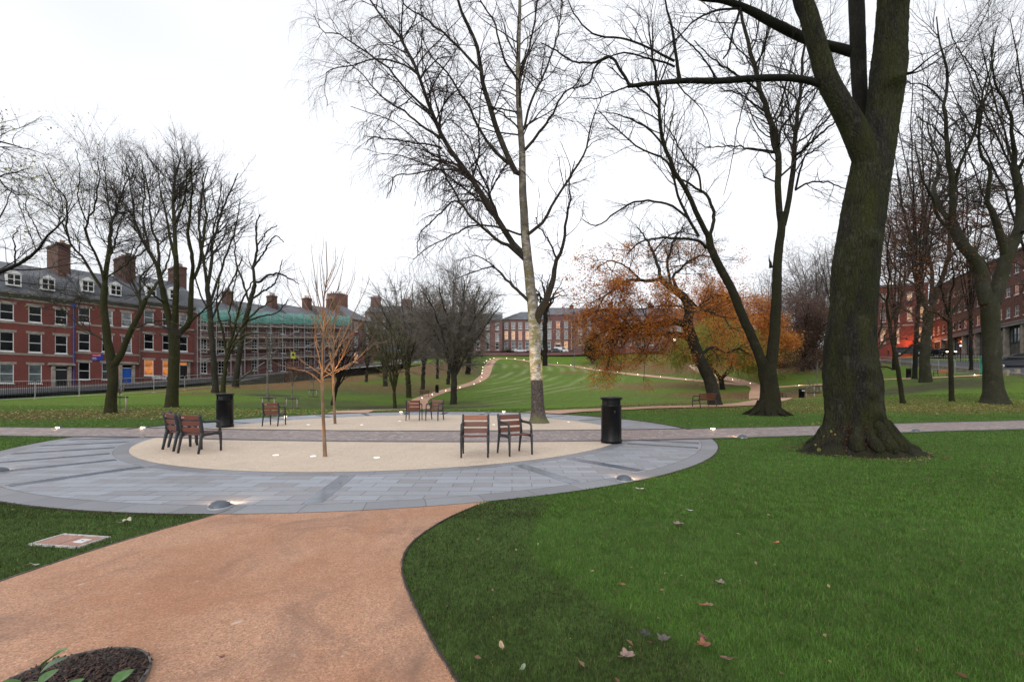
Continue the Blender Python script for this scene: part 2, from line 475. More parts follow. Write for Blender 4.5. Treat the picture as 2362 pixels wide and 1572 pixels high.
def ground(x, y):
    x = np.atleast_1d(np.asarray(x, float)); y = np.atleast_1d(np.asarray(y, float))
    xs, ys = np.clip(x, -130, 140), np.clip(y, 0, 210)
    out = np.zeros(x.shape).ravel(); X = xs.ravel(); Yv = ys.ravel()
    for i in range(0, len(X), 20000):
        a = X[i:i + 20000]; b = Yv[i:i + 20000]
        d2 = (a[:, None] - CT[None, :, 0]) ** 2 + (b[:, None] - CT[None, :, 1]) ** 2
        out[i:i + 20000] = _tps(d2) @ _W[:-3] + _W[-3] + _W[-2] * a + _W[-1] * b
    out = out.reshape(x.shape)
    return (out + fbm(x, y, 3, 0.05, 4) * 0.06) * sstep(20.5, 29, y)
def gz(x, y): return float(ground(x, y)[0])
def hit(u, v, y0=14.0, y1=170.0):
    """where the sight line through (u, v) first meets the ground"""
    Y = np.arange(y0, y1, 0.1)
    X = (u - 1181) * Y / 1000.0; Z = EYE - (v - 885) * Y / 1000.0
    d = Z - ground(X, Y)
    k = np.where(d <= 0)[0]
    if len(k) == 0: k = [int(np.argmin(np.abs(d)))]
    i = k[0]
    return Vector((X[i], Y[i], float(ground(X[i], Y[i])[0])))

# ------------------------------------------------------------------ plan of the paved parts
CC = (-3.53, 14.6); R_OUT, R_IN = 9.45, 7.02
STRIP_T = [(-45, 20.0), (-30, 17.0), (-17.9, 15.3), (-12.3, 15.0), (-9, 14.5), (-3.9, 14.05), (2.26, 14.3), (8.5, 15.2), (17.7, 17.4), (21.5, 18.2), (38, 22.5)]
STRIP_B = [(-42, 17.4), (-28, 14.6), (-15.5, 13.0), (-10.4, 12.6), (-7.6, 12.05), (-3.3, 11.65), (1.86, 11.75), (7.0, 12.6), (14.6, 14.3), (17.6, 14.9), (35, 19.2)]
def smooth_poly(pts, n=8, closed=False):
    pts = [Vector(p).to_3d() if len(p) == 2 else Vector(p) for p in pts]
    out = []
    N = len(pts)
    for i in range(N - 1):
        p0 = pts[max(i - 1, 0)]; p1 = pts[i]; p2 = pts[i + 1]; p3 = pts[min(i + 2, N - 1)]
        for k in range(n):
            t = k / n
            out.append(0.5 * ((2 * p1) + (-p0 + p2) * t + (2 * p0 - 5 * p1 + 4 * p2 - p3) * t * t + (-p0 + 3 * p1 - 3 * p2 + p3) * t ** 3))
    out.append(pts[-1])
    return out
def strip_sheet(name, A, B, z, m, n=8, cross=1, drape=False):
    a = smooth_poly(A, n); b = smooth_poly(B, n)
    V = []
    for p, q in zip(a, b):
        for k in range(cross + 1):
            w = p.lerp(q, k / cross); V.append((w.x, w.y))
    V = np.array(V); zz = ground(V[:, 0], V[:, 1]) + z if drape else np.full(len(V), z)
    V3 = np.column_stack([V, zz]); c = cross + 1
    F = [(i * c + k, i * c + k + 1, (i + 1) * c + k + 1, (i + 1) * c + k) for i in range(len(a) - 1) for k in range(cross)]
    F = np.array(F)
    # face up
    e1 = V3[F[0, 1]] - V3[F[0, 0]]; e2 = V3[F[0, 2]] - V3[F[0, 0]]
    if e1[0] * e2[1] - e1[1] * e2[0] < 0: F = F[:, ::-1]
    return mesh_np(name, V3, F, m)
def path_sheet(name, C, w, z, m, n=10, cross=4, drape=True):
    c = smooth_poly([(p[0], p[1]) for p in C], n); A = []; B = []
    for i, p in enumerate(c):
        t = (c[min(i + 1, len(c) - 1)] - c[max(i - 1, 0)]).normalized(); nn = Vector((-t.y, t.x, 0))
        ww = w(i / (len(c) - 1)) if callable(w) else w
        A.append(p + nn * ww / 2); B.append(p - nn * ww / 2)
    return strip_sheet(name, [(a.x, a.y) for a in A], [(b.x, b.y) for b in B], z, m, 1, cross, drape), A, B

def annulus(name, r0, r1, z, m, n=180, uv=True):
    V = []; F = []; U = []
    for k in range(n + 1):
        th = 2 * pi * k / n
        for r in (r0, r1):
            V.append((CC[0] + r * cos(th), CC[1] + r * sin(th), z)); U.append((th * (r0 + r1) / 2, r - r0))
    for k in range(n): F.append((2 * k, 2 * k + 1, 2 * k + 3, 2 * k + 2))
    o = mesh_np(name, np.array(V), np.array(F), m, smooth=False)
    ul = o.data.uv_layers.new(name="UVMap")
    idx = np.zeros(len(o.data.loops), np.int32); o.data.loops.foreach_get("vertex_index", idx)
    ul.data.foreach_set("uv", np.array(U, np.float32)[idx].ravel())
    return o
EDGE_R = [(1240, 1960), (1150, 1760), (1052, 1572), (1000, 1490), (958, 1405), (932, 1345), (926, 1305), (936, 1268), (970, 1234), (1030, 1196), (1100, 1165), (1190, 1140)]
EDGE_L = [(-1300, 1960), (-700, 1600), (-300, 1445), (0, 1341), (100, 1307), (200, 1274), (300, 1243), (400, 1214), (480, 1192), (530, 1176), (570, 1165), (640, 1145)]
ER = [G0(*p) for p in EDGE_R]; EL = [G0(*p) for p in EDGE_L]
strip_sheet('front_path', EL, ER, 0.004, M['tan'], 8, 10)
bpy.data.objects['front_path']['kind'] = 'structure'
o = annulus('granite_ring', R_IN + 0.28, R_OUT - 0.36, 0.009, M['granite']); tag(o, kind='structure')
o.name = 'granite_paving'
o = annulus('granite_edging', R_OUT - 0.355, R_OUT, 0.009, M['granite_ring']); tag(o, kind='structure')
o = annulus('granite_border', R_IN, R_IN + 0.275, 0.009, M['granite_ring']); tag(o, kind='structure')
o = annulus('joint_soil_bed', R_IN - 0.2, R_OUT - 0.02, 0.006, M['soil']); o.name = 'paving_bed'; tag(o, kind='structure')
_n = 128
o = mesh_np('resin_circle', np.array([(CC[0] + (R_IN + 0.004) * cos(2 * pi * k / _n), CC[1] + (R_IN + 0.004) * sin(2 * pi * k / _n), 0.012) for k in range(_n)]), np.array([list(range(_n))]), M['resin'], smooth=False, n=_n)
tag(o, kind='structure')
o = strip_sheet('sett_path', STRIP_T, STRIP_B, 0.017, M['setts'], 8, 4); tag(o, kind='structure')
def off(pl, d): return [(x, y + d) for x, y in pl]
o = strip_sheet('sett_path_kerb', off(STRIP_T, 0.10), off(STRIP_T, -0.02), 0.021, M['granite_ring'], 8, 1); tag(o, kind='structure')
o = strip_sheet('sett_path_kerb', off(STRIP_B, 0.02), off(STRIP_B, -0.16), 0.021, M['granite_ring'], 8, 1); tag(o, kind='structure')

# steel edging of the front path and dark soil lips of the turf
def ribbon(name, pts, w, z0, z1, m, n=6):
    a = smooth_poly(pts, n); mb = MB()
    for i in range(len(a) - 1):
        t = (a[i + 1] - a[i]).normalized(); nn = Vector((-t.y, t.x, 0)) * w / 2
        p, q = a[i], a[i + 1]
        mb.add([(p + nn).to_tuple()[:2] + (z0,), (p - nn).to_tuple()[:2] + (z0,), (q - nn).to_tuple()[:2] + (z0,), (q + nn).to_tuple()[:2] + (z0,),
                (p + nn).to_tuple()[:2] + (z1,), (p - nn).to_tuple()[:2] + (z1,), (q - nn).to_tuple()[:2] + (z1,), (q + nn).to_tuple()[:2] + (z1,)],
               [(4, 5, 6, 7), (0, 4, 7, 3), (1, 2, 6, 5)])
    return tag(mb.build(name, m), kind='structure')
ER2 = ER[:-1]; EL2 = EL[:-2]
ribbon('path_edging', ER2, 0.006, -0.02, 0.011, M['edge_steel'])
ribbon('path_edging', EL2, 0.010, -0.02, 0.012, M['edge_steel'])
ribbon('turf_edge', [(x + (0.010), y) for x, y in ER2], 0.014, -0.02, 0.012, M['soil'])
ribbon('turf_edge', off(STRIP_T, 0.145), 0.09, -0.02, 0.024, M['soil'])
ribbon('turf_edge', [(CC[0] + (R_OUT + 0.05) * cos(t), CC[1] + (R_OUT + 0.05) * sin(t)) for t in np.linspace(radians(0), radians(180), 60)], 0.10, -0.02, 0.028, M['soil'])
ribbon('turf_edge', [(CC[0] + (R_OUT + 0.03) * cos(t), CC[1] + (R_OUT + 0.03) * sin(t)) for t in np.linspace(radians(185), radians(268), 40)], 0.03, -0.02, 0.012, M['soil'])
ribbon('turf_edge', [(CC[0] + (R_OUT + 0.03) * cos(t), CC[1] + (R_OUT + 0.03) * sin(t)) for t in np.linspace(radians(297), radians(359), 40)], 0.03, -0.02, 0.012, M['soil'])

# slate inlays let into the ring
ORD = 'first second third fourth fifth sixth seventh eighth ninth tenth eleventh twelfth thirteenth fourteenth fifteenth sixteenth'.split()
INLAY = [-84, -60, -50, -27.5, -21.5, -117, -128, -137, -146, -155, -163, -172, 30, 47, 62, 75, 90, 104, 118, 132, 146, 160]
for a in INLAY:
    mb = MB(); th = radians(a)
    Mx = Matrix.Translation((CC[0], CC[1], 0)) @ Matrix.Rotation(th, 4, 'Z')
    mb.bbox(R_IN + 0.32, R_OUT - 0.42, -0.125, 0.125, 0.000, 0.014, 0.003, Mx)
    o = mb.build('slate_inlay', M['slate'])
    front = a < 0 and a > -176
    grp_ = sorted([q for q in INLAY if (q < 0) == (a < 0)], reverse=(a > 0)); no = grp_.index(a)
    tag(o, ORD[no] + (' slate bar from the left in the front half of the granite ring' if a < 0 else ' slate bar from the left in the back half of the granite ring'), 'inlay', 'slate bars set radially round the paving ring')

# ------------------------------------------------------------------ far paths
PB = [(-8.7, 22.9), (-9.3, 27), (-9.1, 33), (-8.6, 39), (-9.6, 45)] + [hit(*p).xy for p in ((968, 924), (992, 912), (1030, 900), (1075, 888), (1103, 878), (1118, 866), (1124, 853), (1128, 842), (1138, 831), (1152, 826))]
o, _a, _b = path_sheet('hill_path', PB, 2.1, 0.03, M['tan_far']); tag(o, kind='structure')
PD = [hit(*p).xy for p in ((1140, 827), (1200, 830), (1300, 842.5), (1424, 859.5), (1523, 869.5), (1619, 878.6), (1680, 884), (1725, 889))]
o, _a, _b = path_sheet('diagonal_path', PD, 2.0, 0.04, M['tan_far']); tag(o, kind='structure')
J = hit(1753, 894).xy
PE = [(1.5, 22.7), (3.6, 24.9), (7.2, 27.2), (9.8, 28.2), (12.6, 28.9), (17, 31), (22.5, 37), (25.6, 44)] + [hit(1752, 912).xy, J, hit(1728, 886).xy, hit(1695, 877).xy, hit(1651, 866).xy, hit(1610, 850).xy, hit(1590, 840).xy]
o, _a, _b = path_sheet('bowl_path', PE, 2.4, 0.05, M['tan_far']); tag(o, kind='structure')
PF = [J, hit(1794, 893).xy, hit(1842, 890).xy, hit(1892, 887.5).xy, hit(1960, 882).xy, hit(2033, 876).xy, hit(2140, 872).xy, hit(2246, 867).xy, hit(2330, 864).xy, hit(2420, 866).xy]
o, _a, _b = path_sheet('east_path', PF, 1.8, 0.06, M['tan_far']); tag(o, kind='structure')

# ------------------------------------------------------------------ terrain sheet with its colours
xs = np.unique(np.concatenate([np.arange(-600, -130, 40), np.arange(-130, -70, 2.0), np.arange(-70, -22, 0.7), np.arange(-22, 40, 0.45), np.arange(40, 80, 0.8), np.arange(80, 140, 2.0), np.arange(140, 620, 40)]))
ys = np.unique(np.concatenate([np.arange(-200, -4, 20), np.arange(-4, 20, 0.8), np.arange(20, 64, 0.4), np.arange(64, 150, 0.8), np.arange(150, 215, 4.0), np.arange(215, 700, 40)]))
GX, GY = np.meshgrid(xs, ys)
GZ = ground(GX, GY)


def blob(x, y, u, v, Y, rx, ry, soft=0.5, rot=0.0):
    cx, cy = (u - 1181) * Y / 1000.0, Y
    dx, dy = x - cx, y - cy
    a, b = dx * cos(rot) + dy * sin(rot), -dx * sin(rot) + dy * cos(rot)
    d = np.sqrt((a / rx) ** 2 + (b / ry) ** 2)
    return 1 - sstep(1 - soft, 1 + soft, d + 0.35 * fbm(x, y, 11, 0.12, 4))
def masks(x, y):
    leaf = np.zeros_like(x, float); soil = np.zeros_like(x, float); dry = np.zeros_like(x, float)
    B = lambda *a, **k: blob(x, y, *a, **k)
    # leaf litter
    for a, amt, rot in [((600, 0, 64, 14, 4), 1.0, 0.7), ((720, 0, 76, 14, 4.5), 1.0, 0.9), ((850, 0, 92, 14, 5), .9, 0.9), ((480, 0, 52, 5, 4), .5, 0), ((940, 0, 72, 9, 9), .55, 0.3),
                   ((1500, 0, 105, 16, 10), .9, -0.2), ((1590, 0, 95, 12, 10), .95, 0), ((1560, 0, 70, 14, 6), .8, 0.2), ((1480, 0, 74, 10, 4), .6, 0), ((1690, 0, 54, 10, 5), .8, 0),
                   ((1850, 0, 90, 18, 12), .9, 0.2), ((1760, 0, 95, 14, 10), .9, 0), ((60, 0, 22, 9, 3), .8, -0.2), ((200, 0, 24, 8, 3), .45, 0), ((2250, 0, 24.5, 14, 2.2), .55, 0),
                   ((1900, 0, 29, 12, 1.6), .45, 0), ((1620, 0, 36, 9, 5), .45, 0), ((1240, 0, 115, 6, 5), .5, 0), ((1315, 0, 98, 3, 3), .7, 0), ((940, 0, 98, 14, 11), .7, .4), ((1030, 0, 84, 7, 10), .45, 0), ((780, 0, 70, 9, 6), .6, .8), ((1800, 0, 125, 34, 20), .85, 0), ((1700, 0, 112, 16, 9), .7, 0)]:
        leaf = np.maximum(leaf, amt * blob(x, y, *a, rot=rot))
    for a, amt, rot in [((940, 0, 42, 8, 5), .9, 0.2), ((800, 0, 40, 9, 4), .6, 0), ((1095, 0, 100, 2.4, 11), .5, -0.05), ((1840, 0, 56, 9, 3), .8, 0.1), ((2080, 0, 44, 12, 3.5), .8, 0.0),
                   ((620, 0, 50, 3.4, 2.2), .9, 0), ((590, 0, 36, 4, 3), .5, 0), ((1850, 0, 98, 16, 8), .75, 0.2), ((340, 0, 24, 3, 1.5), .4, 0), ((760, 0, 46, 5, 3), .5, 0), ((1060, 0, 50, 3, 3), .5, 0), ((2150, 0, 50, 6, 3), .5, 0), ((1000, 0, 106, 13, 14), .75, .3), ((880, 0, 66, 12, 9), .45, .6), ((700, 0, 58, 12, 7), .35, .8)]:
        soil = np.maximum(soil, amt * blob(x, y, *a, rot=rot))
    # pale clipping streaks that sweep round the middle lawn
    r = np.hypot(x + 62, y - 108)
    st = 0.5 + 0.5 * np.sin(r * 2 * pi / 2.7 + 1.5 * fbm(x, y, 5, 0.03, 2))
    th_ = np.arctan2(y - 108, x + 62)
    br = sstep(-0.5, 0.45, fbm(r, th_ * 26, 8, 0.12, 4))
    area = sstep(52, 58, r) * (1 - sstep(78, 92, r)) * sstep(38, 48, y) * (1 - sstep(108, 118, y)) * sstep(-8, -2, x + 0.0 * y)
    dry = st ** 1.8 * br * area
    return leaf, soil, dry
LEAF, SOIL, DRY = masks(GX, GY)
lush = 0.5 + 0.5 * fbm(GX, GY, 21, 0.035, 4)
near = 1 - sstep(21, 27, GY + 0.06 * np.abs(GX))
def col_mix(a, b, f): return a * (1 - f[..., None]) + b * f[..., None]
base = col_mix(np.array([0.085, 0.125, 0.020])[None, None], np.array([0.115, 0.205, 0.022])[None, None], np.clip(lush, 0, 1))
base = col_mix(base, np.array([0.062, 0.115, 0.026])[None, None] * np.ones_like(base), near)
nz = fbm(GX, GY, 31, 0.9, 3)
base = base * (1 + 0.18 * nz[..., None])
leafc = np.array([0.175, 0.085, 0.052])[None, None] * (1 + 0.35 * fbm(GX, GY, 41, 0.8, 2)[..., None])
soilc = np.array([0.060, 0.050, 0.038])[None, None] * (1 + 0.2 * nz[..., None])
base = col_mix(base, soilc, np.clip(SOIL, 0, 1))
base = col_mix(base, leafc, np.clip(LEAF * 0.85, 0, 1))
base = col_mix(base, np.array([0.33, 0.33, 0.20])[None, None] * np.ones_like(base), np.clip(DRY * 0.5, 0, 1))
_pit = 1 - sstep(.9, 1.35, np.hypot(GX - 7.9, GY - 9.9)); base = col_mix(base, soilc * .8, _pit)
base = np.clip(base, 0.004, 1)
ny, nx = GX.shape
ii = np.arange(ny * nx).reshape(ny, nx)
F = np.stack([ii[:-1, :-1].ravel(), ii[:-1, 1:].ravel(), ii[1:, 1:].ravel(), ii[1:, :-1].ravel()], 1)
t = NT('lawn_turf')
ca = t.attr('tint'); la = t.attr('leafy')
g1 = t.noise(28, 5, 0.7); g2 = t.noise(4, 5, 0.65); g3 = t.noise(1.1, 4, 0.6)
c = t.mix(0.5, ca.outputs["Color"], t.ramp(g1, [(0.32, (0.16, 0.16, 0.16)), (0.5, (0.5, 0.5, 0.5)), (0.7, (0.82, 0.82, 0.76))]), 'OVERLAY')
c = t.mix(0.5, c, t.ramp(g2, [(0.3, (0.30, 0.30, 0.30)), (0.7, (0.68, 0.68, 0.64))]), 'OVERLAY')
c = t.mix(0.4, c, t.ramp(g3, [(0.3, (0.36, 0.34, 0.30)), (0.7, (0.64, 0.66, 0.6))]), 'OVERLAY')
# single leaves lying about
vo = t.n("ShaderNodeTexVoronoi"); vo.inputs["Scale"].default_value = 5.5; t.l(t.co.outputs["Object"], vo.inputs["Vector"])
sp = t.n("ShaderNodeSeparateColor"); t.l(vo.outputs["Color"], sp.inputs[0])
dot = t.math('LESS_THAN', vo.outputs["Distance"], 0.22)
thr = t.math('LESS_THAN', sp.outputs[0], t.math('ADD', t.math('MULTIPLY', la.outputs["Fac"], 0.75), la.outputs["Fac"]))
lc = t.ramp(sp.outputs[1], [(0, (0.20, 0.085, 0.04)), (0.5, (0.33, 0.20, 0.09)), (1, (0.42, 0.36, 0.12))])
c = t.mix(t.math('MULTIPLY', dot, thr), c, lc)
t.color(c); t.rough(0.9); t.bsdf.inputs["Specular IOR Level"].default_value = 0.15
t.bump(t.math('ADD', g1, t.math('MULTIPLY', g2, 1.5)), 0.6, 0.06)
M['turf'] = t.m
terr = mesh_np('ground', np.column_stack([GX.ravel(), GY.ravel(), (GZ).ravel()]), F, M['turf'], attrs={'tint': base.reshape(-1, 3), 'leafy': np.clip(LEAF, 0, 1).ravel()})
tag(terr, kind='structure')
_TZ = GZ
def tz(x, y):
    """height of the built ground sheet (bilinear)"""
    i = min(max(int(np.searchsorted(xs, x)) - 1, 0), len(xs) - 2); j = min(max(int(np.searchsorted(ys, y)) - 1, 0), len(ys) - 2)
    a = (x - xs[i]) / (xs[i + 1] - xs[i]); b = (y - ys[j]) / (ys[j + 1] - ys[j])
    return float((_TZ[j, i] * (1 - a) + _TZ[j, i + 1] * a) * (1 - b) + (_TZ[j + 1, i] * (1 - a) + _TZ[j + 1, i + 1] * a) * b)

# ================================================================== houses
def facade_frame(x, y, z, d, name, label, cat, group=None):
    return thing(name, label, cat, (x, y, z), atan2(d[1], d[0]), group)

_win_cache = {}
RW = random.Random(19)
M['glass_b'] = flat_mat('half_blind_glass', (0.035, 0.036, 0.038), 0.1, 0.9, 0.5)
def window_set(parent, x, z, w, h, style='sash', pane='glass', arched=False, lintel=True, y=0.0, sillm='white', blind=0):
    """a window whose opening is centred on x with its foot at z: frame (part) > pane, sill (sub-parts); lintel part"""
    key = (style, round(w, 2), round(h, 2), pane, arched, sillm, lintel)
    if key not in _win_cache:
        f = MB(); t = 0.075; d0, d1 = 0.06, 0.15
        f.box(-w / 2, -w / 2 + t, d0, d1, 0, h); f.box(w / 2 - t, w / 2, d0, d1, 0, h)
        f.box(-w / 2 + t, w / 2 - t, d0, d1, 0, t * 1.4); f.box(-w / 2 + t, w / 2 - t, d0, d1, h - t, h)
        f.box(-w / 2 + t, w / 2 - t, d0 + .01, d1 + .01, h * 0.5 - 0.04, h * 0.5 + 0.04)
        if style in ('bars', 'tall'):
            f.box(-0.025, 0.025, d0 + .02, d1, t * 1.4, h - t)
            for q in (0.25, 0.75): f.box(-w / 2 + t, w / 2 - t, d0 + .022, d1 + .002, h * q - 0.022, h * q + 0.022)
        if style == 'tall':
            for xx in (-w / 4, w / 4): f.box(xx - .02, xx + .02, d0 + .024, d1 + .004, t * 1.4, h - t)
        fo = f.build('window', M['white'])
        p = MB(); p.quad((-w / 2 + t * .5, d1 - .03, t * .5), (w / 2 - t * .5, d1 - .03, t * .5), (w / 2 - t * .5, d1 - .03, h - t * .5), (-w / 2 + t * .5, d1 - .03, h - t * .5))
        po = p.build('pane', M[pane])
        s = MB(); s.bbox(-w / 2 - 0.06, w / 2 + 0.06, -0.10, d0 - .002, -0.13, -0.003, 0.01)
        so = s.build('sill', M[sillm])
        l = None
        if lintel:
            l_ = MB(); l_.box(-w / 2 - 0.22, w / 2 + 0.22, -0.035, 0.05, h + 0.004, h + 0.30); l = l_.build('lintel', M['stone'])
        _win_cache[key] = [fo.data, po.data, so.data, l.data if l else None]
        for q in (fo, po, so, l):
            if q: bpy.data.objects.remove(q)
    fd, pd, sd, ld = _win_cache[key]
    fo = new_obj('window', fd, parent); fo.location = (x, y, z)
    new_obj('pane', pd, fo); new_obj('sill', sd, fo)
    if ld: new_obj('lintel', ld, fo)
    if 'lit' in pane: fo["label"] = "lamplit window"
    return fo

def wall_with_holes(parent, W, D, H, holes, m, name='wall', y0=0.0, z0=-2.5, side_holes=None):
    """brick box; the front face really is pierced"""
    X = sorted({0.0, W} | {round(a, 3) for h in holes for a in h[:2]})
    Z = sorted({z0, H} | {round(a, 3) for h in holes for a in h[2:]})
    mb = MB()
    for i in range(len(X) - 1):
        for j in range(len(Z) - 1):
            cx, cz = (X[i] + X[i + 1]) / 2, (Z[j] + Z[j + 1]) / 2
            if any(h[0] < cx < h[1] and h[2] < cz < h[3] for h in holes): continue
            mb.quad((X[i], y0, Z[j]), (X[i + 1], y0, Z[j]), (X[i + 1], y0, Z[j + 1]), (X[i], y0, Z[j + 1]))
    for a, b, c, d in holes:
        e = y0 + 0.22
        mb.quad((a, y0, c), (a, e, c), (a, e, d), (a, y0, d)); mb.quad((b, e, c), (b, y0, c), (b, y0, d), (b, e, d))
        mb.quad((a, y0, d), (a, e, d), (b, e, d), (b, y0, d)); mb.quad((a, e, c), (a, y0, c), (b, y0, c), (b, e, c))
        mb.quad((a, e, c), (b, e, c), (b, e, d), (a, e, d))
    mb.quad((0, D, z0), (0, y0, z0), (0, y0, H), (0, D, H)); mb.quad((W, y0, z0), (W, D, z0), (W, D, H), (W, y0, H))
    mb.quad((W, D, z0), (0, D, z0), (0, D, H), (W, D, H)); mb.quad((0, y0, H), (W, y0, H), (W, D, H), (0, D, H))
    return mb.build(name, m, parent)

def roof_part(parent, W, D, H, style, m, rise=3.2, over=0.3):
    mb = MB()
    if style == 'mansard':
        prof = [(-over, H), (0.25, H + 0.12), (1.5, H + 3.0), (D / 2 + 0.6, H + rise + 1.9), (D - 0.3, H + 0.12), (D - 0.3, H)]
        mb.prism(prof, 0, W)
    elif style == 'gable':
        mb.prism([(-over, H), (D / 2, H + rise), (D + over, H)], -0.0, W)
    elif style == 'hip':
        a = D / 2
        vs = [(-over, -over, H), (W + over, -over, H), (W + over, D + over, H), (-over, D + over, H), (a, D / 2, H + rise), (W - a, D / 2, H + rise)]
        mb.add(vs, [(0, 1, 5, 4), (1, 2, 5), (2, 3, 4, 5), (3, 0, 4), (3, 2, 1, 0)])
    elif style == 'hipl':
        a = D * 0.6
        vs = [(-over, -over, H), (W, -over, H), (W, D + over, H), (-over, D + over, H), (a, D / 2, H + rise), (W, D / 2, H + rise)]
        mb.add(vs, [(0, 1, 5, 4), (1, 2, 5), (2, 3, 4, 5), (3, 0, 4), (3, 2, 1, 0)])
    elif style == 'hipr':
        a = D * 0.6
        vs = [(0, -over, H), (W + over, -over, H), (W + over, D + over, H), (0, D + over, H), (0, D / 2, H + rise), (W - a, D / 2, H + rise)]
        mb.add(vs, [(0, 1, 5, 4), (1, 2, 5), (2, 3, 4, 5), (3, 0, 4), (3, 2, 1, 0)])
    elif style == 'flat':
        mb.box(-over, W + over, -over, D, H, H + 0.5)
    return mb.build('roof', m, parent)

def chimney(roof, x, y, z0, z1, wx, wy, pots=6, m='brick_old', potm=None):
    mb = MB(); mb.box(x - wx / 2, x + wx / 2, y - wy / 2, y + wy / 2, z0, z1 - 0.35)
    mb.box(x - wx / 2 - .08, x + wx / 2 + .08, y - wy / 2 - .08, y + wy / 2 + .08, z1 - 0.35, z1 - 0.12)
    mb.box(x - wx / 2 - .02, x + wx / 2 + .02, y - wy / 2 - .02, y + wy / 2 + .02, z1 - 0.12, z1)
    c = mb.build('chimney', M[m], roof)
    pm = MB(); n = pots
    for k in range(n):
        if wy >= wx: yy = y - wy / 2 + wy * (k + .5) / n; xx = x
        else: xx = x - wx / 2 + wx * (k + .5) / n; yy = y
        hh = 0.45 + 0.25 * ((k * 7) % 3) / 2
        pm.lathe([(0.15, z1 - .05), (0.12, z1 + hh * .8), (0.15, z1 + hh * .85), (0.15, z1 + hh), (0.09, z1 + hh)], 8, (xx, yy, 0))
    pm.build('chimney_pots', potm or M['pot'], roof)
    return c
M['pot'] = flat_mat('buff_clay_pots', (0.30, 0.22, 0.16), 0.8, 0.3, 4)
M['pot_r'] = flat_mat('red_clay_pots', (0.30, 0.09, 0.06), 0.8, 0.3, 4)

def dormer(parent, x, z, y, w=1.3, h=1.55):
    mb = MB()
    mb.prism([(y, z), (y, z + h), (y + 1.6, z + h), (y + 0.9, z)], x - w / 2, x + w / 2)
    mb.add([(x - w / 2 - .12, y - .1, z + h), (x + w / 2 + .12, y - .1, z + h), (x, y - .1, z + h + .55), (x - w / 2 - .12, y + 1.7, z + h), (x + w / 2 + .12, y + 1.7, z + h), (x, y + 1.9, z + h + .55)],
           [(0, 1, 2), (0, 2, 5, 3), (1, 4, 5, 2), (3, 5, 4)])
    d = mb.build('dormer', M['white'], parent)
    p = MB(); q = y - 0.015
    for a, b in ((x - w / 2 + .12, x - .06), (x + .06, x + w / 2 - .12)):
        p.quad((a, q, z + .18), (b, q, z + .18), (b, q, z + h * .52), (a, q, z + h * .52)); p.quad((a, q, z + h * .58), (b, q, z + h * .58), (b, q, z + h - .12), (a, q, z + h - .12))
    p.build('pane', M['glass'], d)
    return d

def door_set(parent, x, w, h, m, style='columns', z=0.0, fan='glass', step=True):
    d = MB(); d.box(-w / 2, w / 2, 0.10, 0.16, 0.02, h)
    for i in (0, 1):
        for j in (0, 1, 2):
            a = -w / 2 + .1 + i * (w / 2 - .05); b = a + w / 2 - .15; c = .2 + j * (h - .3) / 3
            d.bbox(a, b, 0.075, 0.099, c, c + (h - .3) / 3 - .12, .012)
    do = d.build('door', M[m], parent); do.location = (x, 0, z)
    kb = MB(); kb.lathe([(0.0, 0), (0.035, 0.01), (0.035, 0.04), (0, 0.06)], 8); ko = kb.build('handle', M['steel_l'], do, True); ko.location = (w / 2 - .12, 0.07, 1.0); ko.rotation_euler = (pi / 2, 0, 0)
    f = MB(); f.quad((-w / 2, 0.14, h + .1), (w / 2, 0.14, h + .1), (w / 2, 0.14, h + .5), (-w / 2, 0.14, h + .5)); f.build('fanlight', M[fan], do)
    fr = MB(); fr.box(-w / 2, w / 2, .06, .18, h, h + .1); fr.box(-w / 2, w / 2, .06, .18, h + .5, h + .57); fr.build('frame', M['white'], do)
    s = MB()
    if style == 'columns':
        for sx in (-1, 1):
            a, b = sorted((sx * (w / 2 + .004), sx * (w / 2 + .42)))
            s.bbox(a, b, -.16, .05, 0, h + .45, .02); s.bbox(a - .04, b + .04, -.22, .04, 0, .3, .02)
            s.bbox(a + .06, b - .06, -.34, -.163, h + .1, h + .56, .02)
        s.bbox(-w / 2 - .75, w / 2 + .75, -.55, .05, h + .62, h + .80, .03); s.bbox(-w / 2 - .66, w / 2 + .66, -.46, .048, h + .80, h + .95, .03)
    elif style == 'arch':
        n = 12
        for k in range(n):
            a0, a1 = pi * k / n, pi * (k + 1) / n; r0, r1 = w / 2 + .1, w / 2 + .45
            q = [(r0 * cos(a0), h + .1 + r0 * sin(a0)), (r1 * cos(a0), h + .1 + r1 * sin(a0)), (r1 * cos(a1), h + .1 + r1 * sin(a1)), (r0 * cos(a1), h + .1 + r0 * sin(a1))]
            s.add([(p[0], -.06, p[1]) for p in q] + [(p[0], .05, p[1]) for p in q], [(0, 1, 2, 3), (1, 5, 6, 2), (0, 3, 7, 4)])
        for sx in (-1, 1):
            a, b = sorted((sx * (w / 2 + .1), sx * (w / 2 + .45))); s.box(a, b, -.06, .05, 0, h + .1)
    so = s.build('door_surround', M['stone'], do)
    if step:
        st = MB(); st.box(-w / 2 - .3, w / 2 + .3, -.62, .1, -1.2, .02); st.build('doorstep', M['stone'], do)
    return do

